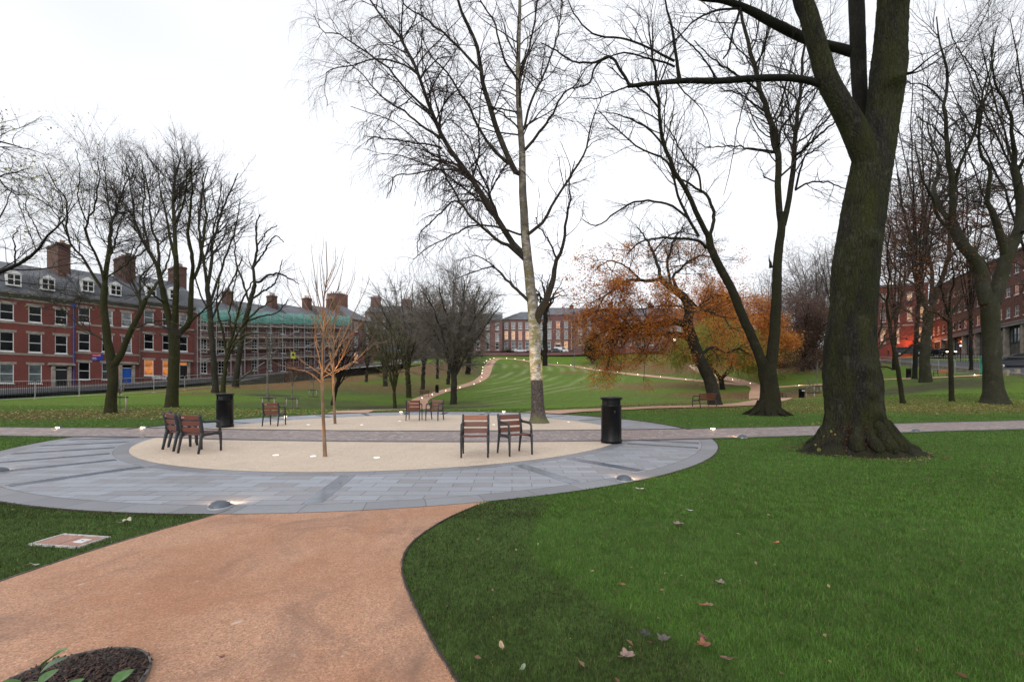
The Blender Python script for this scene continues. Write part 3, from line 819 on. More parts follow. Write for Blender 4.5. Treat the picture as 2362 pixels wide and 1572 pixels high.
def house(x, y, z, d, W, D, H, rows, label, group=None, wallm='brick_l', roofst='mansard', rise=3.2, door=None, dormers=(), chim=(), bands=(), cat='house', sides=None, name='terraced_house', extra=None, z0=-2.5, over=0.3):
    r = facade_frame(x, y, z, d, name, label, cat, group)
    holes = []
    for row in rows:
        zz, h, w = row['z'], row['h'], row['w']
        for xx in row['x']: holes.append((xx - w / 2, xx + w / 2, zz, zz + h))
    if door: holes.append((door['x'] - door['w'] / 2, door['x'] + door['w'] / 2, door.get('z', 0), door.get('z', 0) + door['h'] + .57))
    wl = wall_with_holes(r, W - 0.01, D, H, holes, M[wallm], z0=z0)
    for row in rows:
        for k, xx in enumerate(row['x']):
            pn = row.get('lit', {}).get(k, row.get('pane', 'glass'))
            if pn == 'glass' and RW.random() < .22: pn = RW.choice(['glass_g', 'glass_c', 'glass_b'])
            window_set(r, xx, row['z'], row['w'], row['h'], row.get('style', 'sash'), pn, lintel=row.get('lintel', True))
    if door: door_set(r, door['x'], door['w'], door['h'], door['m'], door.get('style', 'columns'), door.get('z', 0), door.get('fan', 'glass'))
    rf = roof_part(r, W, D, H + (0.003), roofst, M['roof'], rise, over)
    for dm in dormers: dormer(rf, dm, H + 1.15, 0.35)
    for c in chim: chimney(rf, *c)
    if bands:
        for (z1, z2, dep) in bands:
            b = MB()
            xa = 0.0
            cuts = sorted(((h[0] - .003, h[1] + .003) for h in holes if h[2] < z2 and h[3] > z1))
            for a, c in cuts:
                if a > xa: b.box(xa, a, -dep, .04, z1, z2)
                xa = c
            if xa < W - .01: b.box(xa, W - .01, -dep, .04, z1, z2)
            b.build('string_course', M['stone'], r)
    if extra: extra(r)
    return r

def terrace_extra(pipe_x, pipem, shades=None):
    def f(r):
        g = MB(); g.box(0, 40, 0, 0, 0, 0)
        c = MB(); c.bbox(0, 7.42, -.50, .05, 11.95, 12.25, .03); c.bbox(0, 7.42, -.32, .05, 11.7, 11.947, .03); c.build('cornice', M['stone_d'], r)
        if pipe_x is not None:
            p = MB(); p.tube([(pipe_x, -.12, 11.7), (pipe_x, -.12, .1)], .075, 8)
            for zz in (2, 4.5, 7, 9.5): p.box(pipe_x - .14, pipe_x + .14, -.2, 0, zz, zz + .08)
            p.bbox(pipe_x - .2, pipe_x + .2, -.3, -.02, 11.2, 11.65, .02)
            p.build('drainpipe', M[pipem], r)
    return f
B3 = [(11.05 + .32, 11.68, .03), (8.28, 8.5, .05), (4.28, 4.53, .05)]
def trows(xs_, lit0=None, pane0='glass', zg=.62):
    return [dict(z=8.65, h=2.1, w=1.22, x=xs_), dict(z=4.7, h=2.45, w=1.22, x=xs_), dict(z=zg, h=2.45, w=1.22, x=xs_[:2], pane=pane0, lit=lit0 or {})]
xA, yA = fac(-1.2)
house(xA, yA, 1.0, FS, 7.5, 11, 12.0, trows([1.2, 3.7, 6.15], pane0='glass_g'), "red brick terraced house with the black front door and the blue drainpipe",
      "red brick terraced houses along the square", door=dict(x=6.15, w=1.15, h=2.45, m='door_d'), dormers=(1.9, 5.0), bands=B3, extra=terrace_extra(7.36, 'pipe_b'),
      chim=((7.3, 5.5, 13, 20.6, 1.3, 4.6, 8),))
xB, yB = fac(6.3)
def signB(r):
    terrace_extra(7.3, 'stone_d')(r)
    s = MB(); s.bbox(-.62, .62, -.08, 0, -.5, .5, .01); o = s.build('sign', M['sign_blue'], r); o.location = (2.35, -.03, 3.9)
    o["label"] = "blue and red office sign"
    e = MB(); n = 24
    pts = [(-.62, .5), (.36, .5)] + [(-.22 + .66 * cos(a), .42 - .42 * sin(a)) for a in np.linspace(0.1, pi - .62, n)]
    pts = [(max(-.62, a), b) for a, b in pts]
    e.add([(a, -.086, b) for a, b in pts], [tuple(range(len(pts)))]); e.build('red_field', M['sign_red'], o)
    w = MB()
    for (a, b, c, dd) in ((-.5, -.02, .17, .26), (.03, .40, .17, .30), (-.54, -.1, -.2, -.1), (-.54, .0, -.3, -.25), (-.54, -.06, -.42, -.37)):
        k = int((b - a) / .06)
        for i in range(k): w.quad((a + i * .06, -.09, c), (a + i * .06 + .042, -.09, c), (a + i * .06 + .042, -.09, dd - .02 * (i % 2)), (a + i * .06, -.09, dd - .02 * (i % 2)))
    w.build('lettering', M['white'], o)
M['sign_blue'] = flat_mat('royal_blue_sign', (0.015, 0.03, 0.30), 0.35, 0.05)
M['sign_red'] = flat_mat('crimson_sign', (0.36, 0.008, 0.02), 0.35, 0.05)
house(xB, yB, 1.55, FS, 7.45, 11, 12.0, trows([1.0, 3.5, 5.75]), "red brick terraced house with the bright blue door and the blue and red sign",
      "red brick terraced houses along the square", door=dict(x=5.75, w=1.1, h=2.35, m='door_b'), dormers=(1.5, 4.6), bands=B3, extra=signB,
      chim=((7.35, 5.5, 13, 20.2, 1.3, 4.4, 8),))
xC, yC = fac(13.75)
def banC(r):
    terrace_extra(None, None)(r)
    s = MB(); s.bbox(-.95, .95, -.05, 0, -.28, .28, .01); o = s.build('banner', M['white'], r); o.location = (2.1, -.75, .35)
    p = MB(); p.tube([(-.8, 0, -.28), (-.8, 0, -1.2)], .03, 6); p.tube([(.8, 0, -.28), (.8, 0, -1.2)], .03, 6); p.build('banner_posts', M['steel'], o)
    q = MB()
    for a, b, z1, z2 in ((-.8, -.2, .03, .14), (-.8, -.1, -.12, -.06), (.0, .8, -.02, .08), (.05, .7, -.2, -.14)):
        for i in range(int((b - a) / .08)): q.quad((a + i * .08, -.055, z1), (a + i * .08 + .055, -.055, z1), (a + i * .08 + .055, -.055, z2), (a + i * .08, -.055, z2))
    q.build('lettering', M['pipe_b'], o)
    rr = MB(); rr.quad((.05, -.055, .14), (.85, -.055, .14), (.85, -.055, .2), (.05, -.055, .2)); rr.build('red_stripe', M['sign_red'], o)
house(xC, yC, 2.25, FS, 7.3, 11, 12.0, trows([1.05, 3.45, 5.75], {0: 'lit', 1: 'lit'}), "red brick terraced house with two amber lamplit windows beside the scaffolding",
      "red brick terraced houses along the square", door=dict(x=5.75, w=1.05, h=2.35, m='door_d', fan='lit'), dormers=(1.5, 4.6), bands=B3, extra=banC,
      chim=((7.2, 5.5, 13, 19.6, 1.3, 3.6, 7),))

# the scaffolded row
def srows(xs_): return [dict(z=8.2, h=1.6, w=1.1, x=xs_, style='bars', pane='glass'), dict(z=4.4, h=2.3, w=1.1, x=xs_, style='bars'), dict(z=.8, h=2.3, w=1.1, x=xs_, style='bars')]
SB = [(21.1, 2.6, 8.6), (29.8, 3.3, 8.6), (38.5, 4.2, 8.0), (46.6, 5.1, 6.2)]
for k, (s, zz, w) in enumerate(SB):
    x_, y_ = fac(s)
    lab = ["grey roofed brick house behind the scaffolding, next to the red terrace", "brick house behind the scaffolding, second along its row", "brick house behind the scaffolding with the tall single chimney", "brick house behind the far end of the green netting"][k]
    n = 3 if w > 7 else 2
    house(x_, y_, zz, FS, w, 10, 10.9, srows([w * (i + .5) / n for i in range(n)]), lab, "brick houses behind the scaffolding", wallm='brick_c', roofst='gable', rise=3.4,
          chim=((w - .6, 5.2, 11.5, 16.6, 1.2, 1.8, 3),), z0=-4)
x_, y_ = fac(53.0)
house(x_, y_, 5.9, FS, 7.6, 9, 10.9, [dict(z=8.1, h=2.0, w=1.15, x=[2.2, 5.4], style='bars', pane='glass_c'), dict(z=4.4, h=2.3, w=1.15, x=[2.2, 5.4], pane='glass_c', style='bars'), dict(z=.7, h=2.3, w=1.15, x=[2.2, 5.4], style='bars', lit={0: 'lit2'})],
      "plum brick house with a hipped slate roof at the end of the scaffolded row", None, wallm='brick_c', roofst='hipr', rise=3.6, chim=((1.0, 6.5, 11, 17.5, 1.6, 2.4, 3, 'brick_c'), (4.8, 8.5, 11, 18.2, 2.4, 2.2, 5, 'brick_c')), name='corner_house', z0=-4)

# scaffolding with green netting
def scaffold():
    s0, s1 = 21.4, 52.6
    x_, y_ = fac(s0)
    L = s1 - s0
    r = facade_frame(x_, y_, 2.6, FS, 'scaffolding', "tube scaffolding with board lifts and green netting across four brick houses", 'scaffolding')
    slope = (5.6 - 2.6) / L
    n = 13
    lifts = [2.6, 4.6, 6.6, 8.7]
    st = MB()
    for k in range(n + 1):
        x = L * k / n; b = slope * x
        for y in (-1.5, -.35): st.tube([(x, y, b - .3), (x, y, 11.4 + b)], .05, 5)
        for z in lifts: st.tube([(x, -1.6, z + b), (x, -.25, z + b)], .04, 4)
    st.build('standards', M['steel'], r)
    le = MB()
    for z in lifts:
        for dz in (0, .55, 1.05):
            for y in (-1.5,) if dz else (-1.5, -.35): le.tube([(0, y, z + dz), (L, y, z + dz + slope * L)], .04, 4)
    le.tube([(0, -1.5, 11.2), (L, -1.5, 11.2 + slope * L)], .04, 4)
    le.build('ledgers', M['steel'], r)
    rg = random.Random(4)
    for k in range(0, n, 2):
        br = MB(); z = lifts[rg.randrange(3)]; x = L * k / n
        br.tube([(x, -1.55, z + slope * x), (x + L / n * 1.6, -1.55, z + 2.0 + slope * x)], .04, 4); br.build('brace', M['steel_l'], r)
    for k in (3, 9):
        br = MB(); x = L * k / n; br.tube([(x, -1.56, slope * x), (x + 3.6, -1.56, 2.4 + slope * x)], .05, 4); br.build('brace', M['steel_l'], r)
    for z in lifts[:]:
        bd = MB()
        for k in range(n):
            x0, x1 = L * k / n + .02, L * (k + 1) / n - .02; b = slope * (x0 + x1) / 2
            bd.box(x0, x1, -1.45, -.4, z + b + .05, z + b + .11)
            bd.box(x0, x1, -1.48, -1.452, z + b + .05, z + b + .26)
        bd.build('board_lift', M['board'], r)
    # netting with folds, leaning in over the eaves
    V = []; F = []; nx_, nz_ = 160, 5
    for i in range(nx_ + 1):
        x = L * i / nx_; b = slope * x
        for j in range(nz_ + 1):
            t = j / nz_; sag = .16 * sin(i * pi / (nx_ / n)) ** 2 * (1 - t)
            V.append((x, -1.62 + 1.0 * t ** 2 + .05 * sin(i * .9 + j), 9.5 + b + 2.3 * t - sag * (1 if j == 0 else 0) - .25 * abs(sin(i * pi / (nx_ / n))) * t))
    for i in range(nx_):
        for j in range(nz_):
            a = i * (nz_ + 1) + j; F.append((a, a + nz_ + 1, a + nz_ + 2, a + 1))
    t = NT('green_debris_netting')
    nz = t.noise(1.3, 5, 0.65); t.color(t.ramp(nz, [(.3, (0.06, 0.22, 0.18)), (.7, (0.15, 0.38, 0.32))])); t.rough(.9)
    tr = t.n("ShaderNodeBsdfTransparent"); mx = t.n("ShaderNodeMixShader"); 
    nn = t.noise(30, 2, 0.5)
    t.l(t.ramp(nn, [(.3, .45), (.7, .85)]), mx.inputs[0]); t.l(tr.outputs[0], mx.inputs[1]); t.l(t.bsdf.outputs[0], mx.inputs[2]); t.l(mx.outputs[0], t.out.inputs[0])
    mesh_np('netting', np.array(V), np.array(F), t.m, r)
    s = MB(); s.bbox(-.5, .5, -.03, 0, -.65, .65, .01); o = s.build('notice_board', M['yellow'], r); xx = L * .53; o.location = (xx, -1.66, 3.1 + slope * xx)
    q = MB(); q.lathe([(0, 0), (.26, 0.0), (.26, .01)], 16); q2 = q.build('notice_emblem', M['black_m'], o); q2.rotation_euler = (pi / 2, 0, 0); q2.location = (0, -.035, .1)
M['yellow'] = flat_mat('acid_yellow_board', (0.50, 0.55, 0.05), 0.5, 0.1, 3)
scaffold()

# the houses across the top of the slope
DX = (1.0, 0.0)
def cen(u, Y): return (u - 1181) * Y / 1000.0
Yc = 155.0
def crows(xs_, lit1=None, lit0=None, lit2=None, st='bars', x0=None): return [dict(z=8.15, h=2.1, w=1.35, x=xs_, style=st, pane='glass_c', lit=lit2 or {}), dict(z=4.3, h=3.0, w=1.3, x=xs_, style='tall', pane='glass_c', lit=lit1 or {}), dict(z=.7, h=2.7, w=1.3, x=x0 or xs_, style='sash', pane='glass_g', lit=lit0 or {})]
x0 = cen(1156, Yc); x1 = cen(1259, Yc); W_ = x1 - x0
house(x0, Yc, 13.1, DX, W_, 12, 11.4, crows([W_ * (i + .5) / 6.4 + .6 for i in range(6)], {0: 'lit2', 1: 'lit2', 2: 'lit', 3: 'lit2'}), "long plum brick house with a hipped end and four glowing middle windows, beyond the birch",
      None, wallm='brick_c', roofst='hipl', rise=3.8, name='town_house', z0=-3)
x2 = cen(1259.5, 152); x3 = cen(1327, 152); W2 = x3 - x2
house(x2, 152, 13.1, DX, W2, 12, 12.6, [dict(z=9.6, h=2.3, w=1.4, x=[1.0, 5.3, 7.9 - .4, 10 - .6 + .2], style='bars', pane='glass_c', lit={1: 'lit'}), dict(z=5.0, h=3.2, w=1.35, x=[1.0, 4.0, 7.0, 9.6], style='tall', pane='glass_c'), dict(z=.7, h=2.9, w=1.3, x=[1.0, 7.0, 9.6], lit={1: 'lit2', 2: 'lit2'})] if False else
      crows([1.2, 4.2, 7.0, 9.4], None, {1: 'lit2', 2: 'lit'}, {1: 'lit'}, x0=[1.0, 7.0, 9.4]), "plum brick house with the arched doorway behind the white van", None, wallm='brick_c', roofst='gable', rise=3.6,
      door=dict(x=4.2, w=1.5, h=2.3, m='door_d', style='arch', fan='lit2'), name='town_house', z0=-3, chim=((W2 - .5, 6, 13, 17.0, 1.2, 2.4, 4),))
Yd = 142.0
xx = cen(1329, Yd)
for k, (w, lab, dr) in enumerate([(13.0, "plum brick house hidden behind the orange beech, black doorway", 'door_d'), (13.5, "plum brick house with the pale blue door under the orange beech", 'door_l'), (14.0, "plum brick house right of the pale blue door, glowing lamp on its wall", 'door_d'), (16.0, "dark brick house half hidden behind the rounded orange beech", 'door_d')]):
    dxp = [1.3, 4.3, 7.2, 10.3] if k != 1 else [1.6, 4.4, 8.9, 11.6]
    dxd = (8.9, 7.0, 5.6, 8.9)[k]
    gx = [x for x in dxp if abs(x - dxd) > 1.4]
    house(xx, Yd, 13.4, DX, w, 12, 10.6, [dict(z=7.9, h=2.0, w=1.3, x=dxp, style='bars', pane='glass_c'), dict(z=4.2, h=2.5, w=1.3, x=dxp, style='bars', pane='glass_c'), dict(z=.8, h=2.5, w=1.3, x=gx, style='bars', pane='glass')],
          lab, "plum brick houses behind the orange beech", wallm='brick_c', roofst='gable', rise=3.4, door=dict(x=dxd, w=1.3, h=2.5, m=dr), name='town_house', z0=-3, chim=((w - .4, 6, 11.5, 15.6, 1.1, 2.2, 4),))
    xx += w
# houses half hidden behind the bare trees, with their stacks of pots
Yh = 150.0
xx = cen(842, Yh)
for k, (w, h, lab) in enumerate([(11, 13.8, "dark brick house with a row of red chimney pots behind the left bare trees"), (12, 13.0, "dark brick house behind the bare trees near the blue lorry"), (11, 11.5, "dark brick house showing through the round bare tree"), (13.4, 11.0, "dark brick house left of the long plum brick house")]):
    xsn = [w * (i + .5) / 4 for i in range(4)]
    house(xx, Yh, 12.6 - .0, DX, w, 12, h, [dict(z=h - 3.3, h=2.1, w=1.2, x=xsn, style='bars', pane='glass_c'), dict(z=h - 7.2, h=2.6, w=1.2, x=xsn, style='bars', pane='glass_c'), dict(z=.8, h=2.5, w=1.2, x=xsn, lit={1: 'lit'} if k in (0, 2) else {})],
          lab, "dark houses behind the bare trees", wallm='brick_c', roofst='gable', rise=3.2, name='town_house', z0=-5, chim=((2.2, 5, h + .5, h + 6.0, 3.2, 1.4, 7, 'brick_c', M['pot_r']),))
    xx += w + (.02 if k else 0)

# right side: floodlit red house and the long office block
Yr = 104.0
xr = cen(2018, Yr)
rh = house(xr, Yr, 10.0, (0.93, -0.36), 10.0, 10, 14.6, [dict(z=11.2, h=1.6, w=1.0, x=[1.6, 4.2, 6.6, 8.8], style='bars', pane='glass_c', lit={2: 'lit2'}), dict(z=6.3, h=3.1, w=1.0, x=[1.6, 4.2, 6.6, 8.8], style='tall', lit={1: 'lit2', 2: 'lit2', 3: 'lit2'}), dict(z=1.2, h=3.4, w=1.0, x=[1.6, 4.2, 8.6], style='tall', pane='lit2')],
           "red brick house floodlit orange at street level, next to the office block", None, wallm='brick_l', roofst='flat', name='corner_house', bands=[(5.2, 5.5, .1)], z0=-4)
OD = Vector((-0.44, -0.90, 0)).normalized()
Pn = Vector((84.5, 74.0, 0)); LO = 62.0
P0 = Pn - OD * 30.0                                  # far end
ro = facade_frame(P0.x, P0.y, 7.9, OD, 'office_block', "long brown brick office block with three window rows over a grey ground floor", 'building')
zg = 3.9
slope_o = -0.046
FH = 3.55; WP = 2.42
holes = []
for f in range(3):
    for k in range(25):
        x = 1.3 + k * WP; holes.append((x - .56, x + .56, zg + .95 + f * FH, zg + .95 + f * FH + 1.75))
wall_with_holes(ro, LO, 14, zg + 3 * FH + .9, holes, M['brick_r'], z0=zg)
rg = random.Random(7)
for f in range(3):
    for k in range(25):
        x = 1.3 + k * WP
        window_set(ro, x, zg + .95 + f * FH, 1.12, 1.75, 'sash', 'lit_o' if rg.random() < .33 else 'glass', lintel=False)
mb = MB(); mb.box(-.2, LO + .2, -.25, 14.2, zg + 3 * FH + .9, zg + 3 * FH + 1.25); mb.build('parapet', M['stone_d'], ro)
mb = MB(); mb.box(0, LO, -.35, .1, zg - .55, zg - .02); mb.box(0, LO, -.45, .1, zg - .1, zg + .12); mb.build('fascia', M['paving_d'], ro)
mb = MB()
k = 0; x = 0.0
while x < LO:
    mb.box(x, x + .55, -.12, .5, -6, zg - .552); x += 4.84; k += 1
mb.build('pier', M['stone'], ro)
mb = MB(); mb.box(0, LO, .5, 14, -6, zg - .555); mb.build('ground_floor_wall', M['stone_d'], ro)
for k in range(12):
    x = 4.84 * k + .55
    if k % 3 == 1:
        b = MB(); b.box(x + 1.4, x + 2.8, .42, .48, -3, 2.6); o = b.build('door', M['lit_o'] if k in (4, 7) else M['door_d'], ro)
        o["label"] = "glazed office door"
        continue
    f = MB(); 
    zb = -1.6 if k > 6 else -.3
    for q in range(5): f.box(x + .25 + q * .93, x + .31 + q * .93, .38, .46, zb + .9, zg - .9)
    for zz in (zb + .85, zb + 2.1, zg - .95): f.box(x + .25, x + 4.03, .382, .458, zz, zz + .06)
    o = f.build('window', M['black_m'], ro)
    p = MB(); p.quad((x + .25, .47, zb + .9), (x + 4.03, .47, zb + .9), (x + 4.03, .47, zg - .9), (x + .25, .47, zg - .9)); p.build('pane', M['glass_c'] if k % 2 else M['glass_g'], o)
# flood lamp of the red house
def small_light(name, loc, energy, col, r=0.05, typ='POINT', parent=None, **kw):
    d = bpy.data.lights.new(name, typ); d.energy = energy; d.color = col; d.shadow_soft_size = r
    for k, v in kw.items(): setattr(d, k, v)
    o = bpy.data.objects.new(name, d); COL.objects.link(o); o.location = loc
    if parent: o.parent = parent
    return o
_lf = thing('floodlight', "small floodlight on the ground washing the red corner house orange", 'lamp', (xr + 6.6, Yr - 5.4, 10.3), -.37)
mb = MB(); mb.bbox(-.25, .25, -.12, .12, .1, .45, .03); mb.tube([(0, 0, -1.0), (0, 0, .12)], .05, 6); mb.build('housing', M['black_m'], _lf)
mb = MB(); mb.quad((.2, .125, .15), (-.2, .125, .15), (-.2, .125, .4), (.2, .125, .4)); mb.build('lens', emit_mat('floodlight_lens', (1, .35, .1), 20), _lf)
small_light('floodlight_beam', (xr + 6.2, Yr - 4.3, 10.9), 800, (1.0, 0.20, 0.05), 0.2)

# ------------------------------------------------------------------ roads, pavements, walls
def lane(name, A, B, zoff, m, zs=None):
    """strip between two lines of 3-D points"""
    V = []; F = []
    n = len(A)
    for a, b in zip(A, B): V += [a, b]
    for i in range(n - 1): F.append((2 * i, 2 * i + 1, 2 * i + 3, 2 * i + 2))
    V = np.array(V); F = np.array(F)
    e1 = V[F[0, 1]] - V[F[0, 0]]; e2 = V[F[0, 2]] - V[F[0, 0]]
    if e1[0] * e2[1] - e1[1] * e2[0] < 0: F = F[:, ::-1]
    return tag(mesh_np(name, V, F, m, smooth=False), kind='structure')
sv = [-14, -6, 0, 6, 12, 18, 24, 30, 38, 46, 54, 62, 72]
bz = np.interp(sv, [-14, 0, 6, 12, 20, 29, 37, 51, 70, 84], [.3, 1.0, 1.3, 1.7, 2.5, 3.1, 4.0, 5.4, 8.0, 10.0])
NR = Vector((FS[1], -FS[0], 0))                   # from the houses towards the park
def offp(s, d, z): x_, y_ = fac(s); return (x_ + NR.x * d, y_ + NR.y * d, z)
lane('pavement', [offp(s, -.5, z + .02) for s, z in zip(sv, bz)], [offp(s, 2.6, z - .02) for s, z in zip(sv, bz)], 0, M['paving_d'])
lane('kerb', [offp(s, 2.6, z - .02) for s, z in zip(sv, bz)], [offp(s, 2.62, z - .16) for s, z in zip(sv, bz)], 0, M['stone'])
lane('road', [offp(s, 2.6, z - .15) for s, z in zip(sv, bz)], [offp(s, 12.2 if s < 50 else 8.0, z - .45 - .5 * (1 if s < 4 else 0)) for s, z in zip(sv, bz)], 0, M['asphalt'])
# retaining wall of the park, coursed stone
t = NT('coursed_rubble_stone'); v = t.n("ShaderNodeTexBrick"); v.inputs["Scale"].default_value = 1.0; v.inputs["Brick Width"].default_value = .55; v.inputs["Row Height"].default_value = .22; v.inputs["Mortar Size"].default_value = .02
v.inputs["Color1"].default_value = (.085, .08, .065, 1); v.inputs["Color2"].default_value = (.05, .048, .04, 1); v.inputs["Mortar"].default_value = (.025, .025, .02, 1)
sp = t.n("ShaderNodeSeparateXYZ"); t.l(t.co.outputs["Object"], sp.inputs[0]); cb = t.n("ShaderNodeCombineXYZ"); t.l(sp.outputs[0], cb.inputs[0]); t.l(sp.outputs[2], cb.inputs[1]); t.l(cb.outputs[0], v.inputs["Vector"])
t.color(v.outputs["Color"]); t.rough(.95); M['rubble'] = t.m
WL = [(-62, 41.0, .15), (-57.6, 46.5, .25), (-54.6, 52, .55), (-51.0, 60, 1.3), (-45.5, 64.5, 2.0), (-41.6, 67, 2.05), (-37.9, 72, 3.35), (-34.5, 84, 4.5), (-30.1, 100, 6.2), (-27, 112, 7.4)]
mb = MB()
for i in range(len(WL) - 1):
    (a, b, c), (d, e, f) = WL[i], WL[i + 1]
    n = 4
    for k in range(n):
        p = [a + (d - a) * k / n, b + (e - b) * k / n, c + (f - c) * k / n]; q = [a + (d - a) * (k + 1) / n, b + (e - b) * (k + 1) / n, c + (f - c) * (k + 1) / n]
        dv = Vector((q[0] - p[0], q[1] - p[1], 0)).normalized(); nn = Vector((dv.y, -dv.x, 0)) * .22
        lo = min(gz(p[0], p[1]), gz(q[0], q[1])) - 1.0
        mb.add([(p[0] + nn.x, p[1] + nn.y, lo), (q[0] + nn.x, q[1] + nn.y, lo), (q[0] + nn.x, q[1] + nn.y, q[2]), (p[0] + nn.x, p[1] + nn.y, p[2]),
                (p[0] - nn.x, p[1] - nn.y, lo), (q[0] - nn.x, q[1] - nn.y, lo), (q[0] - nn.x, q[1] - nn.y, q[2]), (p[0] - nn.x, p[1] - nn.y, p[2])],
               [(0, 1, 2, 3), (3, 2, 6, 7), (7, 6, 5, 4), (0, 3, 7, 4), (1, 5, 6, 2)])
tag(mb.build('retaining_wall', M['rubble']), "dark coursed stone retaining wall between the leaf bank and the left street", 'wall')
# fill behind the wall up to the road
A = [(a - .2, b + .1, c - .12) for a, b, c in WL]; 
B = []
for a, b, c in WL:
    s = ((a + 64.1) * FS[0] + (b - 55) * FS[1]); z = float(np.interp(s, sv, bz)); B.append(offp(s, 12.1, max(c - .3, z - .46)))
lane('park_footway', A, B, 0, M['paving_d'])
# iron railings: along the wall; one thing per length between the stone ends
def railing(name, pts, h, gap, label, group=None, m='black', kick=0.08, rails=(0.1, 0.95), spear=True, bar=.012):
    r = thing(name, label, 'railing', pts[0], 0, group)
    o0 = Vector(pts[0]); rl = MB(); bars = MB()
    for i in range(len(pts) - 1):
        a, b = Vector(pts[i]) - o0, Vector(pts[i + 1]) - o0
        L = (b - a).length; n = max(1, int(L / gap))
        for q in rails: rl.tube([a + Vector((0, 0, h * q)), b + Vector((0, 0, h * q))], .022, 4)
        for k in range(n):
            p = a.lerp(b, k / n); bars.tube([p + Vector((0, 0, .02)), p + Vector((0, 0, h))], bar, 3, False)
    rl.build('rails', M[m], r); bars.build('bars', M[m], r)
    return r
railing('iron_railing', [(a, b, c) for a, b, c in WL[:7]], 1.25, .16, "black iron railing on the stone wall before the red terrace", bar=.022)
railing('iron_railing', [(a, b, c) for a, b, c in WL[6:]], 1.1, .3, "thin black iron railing climbing behind the leafy bank", bar=.02)

# temporary mesh fence panels along the left edge of the lawn
def heras(p, q, label):
    p, q = Vector(p), Vector(q)
    r = thing('fence_panel', label, 'fence panel', p, 0, 'temporary steel fence panels along the left lawn')
    d = q - p; L = d.length; e = d / L
    h = 1.95
    def at(a, z): v = e * a; return Vector((v.x, v.y, v.z + z))
    f = MB()
    c = .18
    f.tube([at(.03, .12), at(.03, h - c), at(.03 + c * .3, h - c * .3), at(.03 + c, h), at(L - .03 - c, h), at(L - .03 - c * .3, h - c * .3), at(L - .03, h - c), at(L - .03, .12)], .026, 6)
    f.build('tube_frame', M['steel'], r)
    f = MB(); f.tube([at(.03, .16), at(L - .03, .16)], .022, 6); f.tube([at(.2, h + .012), at(L - .2, h + .012)], .018, 6); f.build('rails', M['steel_l'], r)
    m = MB()
    for k in range(1, int(L / .26)): m.tube([at(k * .26, .16), at(k * .26, h)], .0045, 3, False)
    for z in (.55, 1.0, 1.45): m.tube([at(.03, z), at(L - .03, z)], .0045, 3, False)
    m.build('wire_mesh', M['steel'], r)
    b = MB(); nn = Vector((-e.y, e.x, 0)); 
    b.bbox(-.3, .3, -.1, .1, 0.0, .12, .02, Matrix.Translation(Vector((0, 0, 0))) @ Matrix.Rotation(atan2(nn.y, nn.x), 4, 'Z')); b.build('foot_block', M['yellow_d'], r)
M['yellow_d'] = flat_mat('worn_yellow_block', (0.34, 0.27, 0.10), 0.8, 0.2, 9)
FP = [(-120, 41.0), (-20, 43.0), (81, 45.4), (183, 48.1), (280, 50.8), (355, 54.0), (426, 57.6), (492, 61.5), (548, 65.5)]
_names = ["fence panel leaving the frame at the left edge", "galvanised fence panel nearest the left edge", "galvanised fence panel before the black front door", "galvanised fence panel before the blue drainpipe house",
          "galvanised fence panel right behind the forked tree", "galvanised fence panel before the amber windows", "galvanised fence panel right of the mossy tree", "farthest galvanised fence panel, by the dark trunks"]
fp = []
for u, Y in FP:
    X = (u - 1181) * Y / 1000; fp.append((X, Y, gz(X, Y) + .0))
for k in range(1, len(fp) - 1): heras(fp[k], fp[k + 1], _names[k])
# low brick wall and railing at the top of the slope, road and pavement behind
WT = [(cen(u, Y), Y) for u, Y in ((1000, 140), (1080, 140), (1150, 139), (1250, 138), (1340, 137), (1430, 136), (1500, 134), (1560, 131), (1640, 128), (1720, 126))]
mb = MB()
def wallz(i): return (z_of(819, 139), z_of(819, 139), z_of(819.5, 139), z_of(819.5, 138), z_of(818, 137), z_of(815, 136), z_of(811, 134), z_of(808, 131), z_of(806, 128), z_of(806, 126))[i]
for i in range(len(WT) - 1):
    a, b = WT[i], WT[i + 1]
    za, zb = wallz(i), wallz(i + 1); h = .95
    for k in range(3):
        p = Vector((*a, za)).lerp(Vector((*b, zb)), k / 3); q = Vector((*a, za)).lerp(Vector((*b, zb)), (k + 1) / 3)
        mb.add([(p.x, p.y, p.z - 2), (q.x, q.y, q.z - 2), (q.x, q.y, q.z + h), (p.x, p.y, p.z + h), (p.x, p.y + .35, p.z - 2), (q.x, q.y + .35, q.z - 2), (q.x, q.y + .35, q.z + h), (p.x, p.y + .35, p.z + h)],
               [(0, 1, 2, 3), (3, 2, 6, 7), (7, 6, 5, 4), (0, 3, 7, 4), (1, 5, 6, 2)])
tag(mb.build('brick_wall', M['brick_c']), "long low plum brick wall at the top of the lawn slope", 'wall')
lane('footway_top', [(x, y - 1.6, wallz(i) - .1) for i, (x, y) in enumerate(WT)], [(x, y - .02, wallz(i) - .05) for i, (x, y) in enumerate(WT)], 0, M['paving_d'])
RT = [-60, -40, -20, 0, 20, 40, 60, 80]
lane('road_top', [(x, 140.6, 12.0) for x in RT], [(x, 149.4, 12.2) for x in RT], 0, M['asphalt'])
lane('pavement_top', [(x, 149.4, 12.35) for x in RT], [(x, 156, 12.9) for x in RT], 0, M['paving_d'])
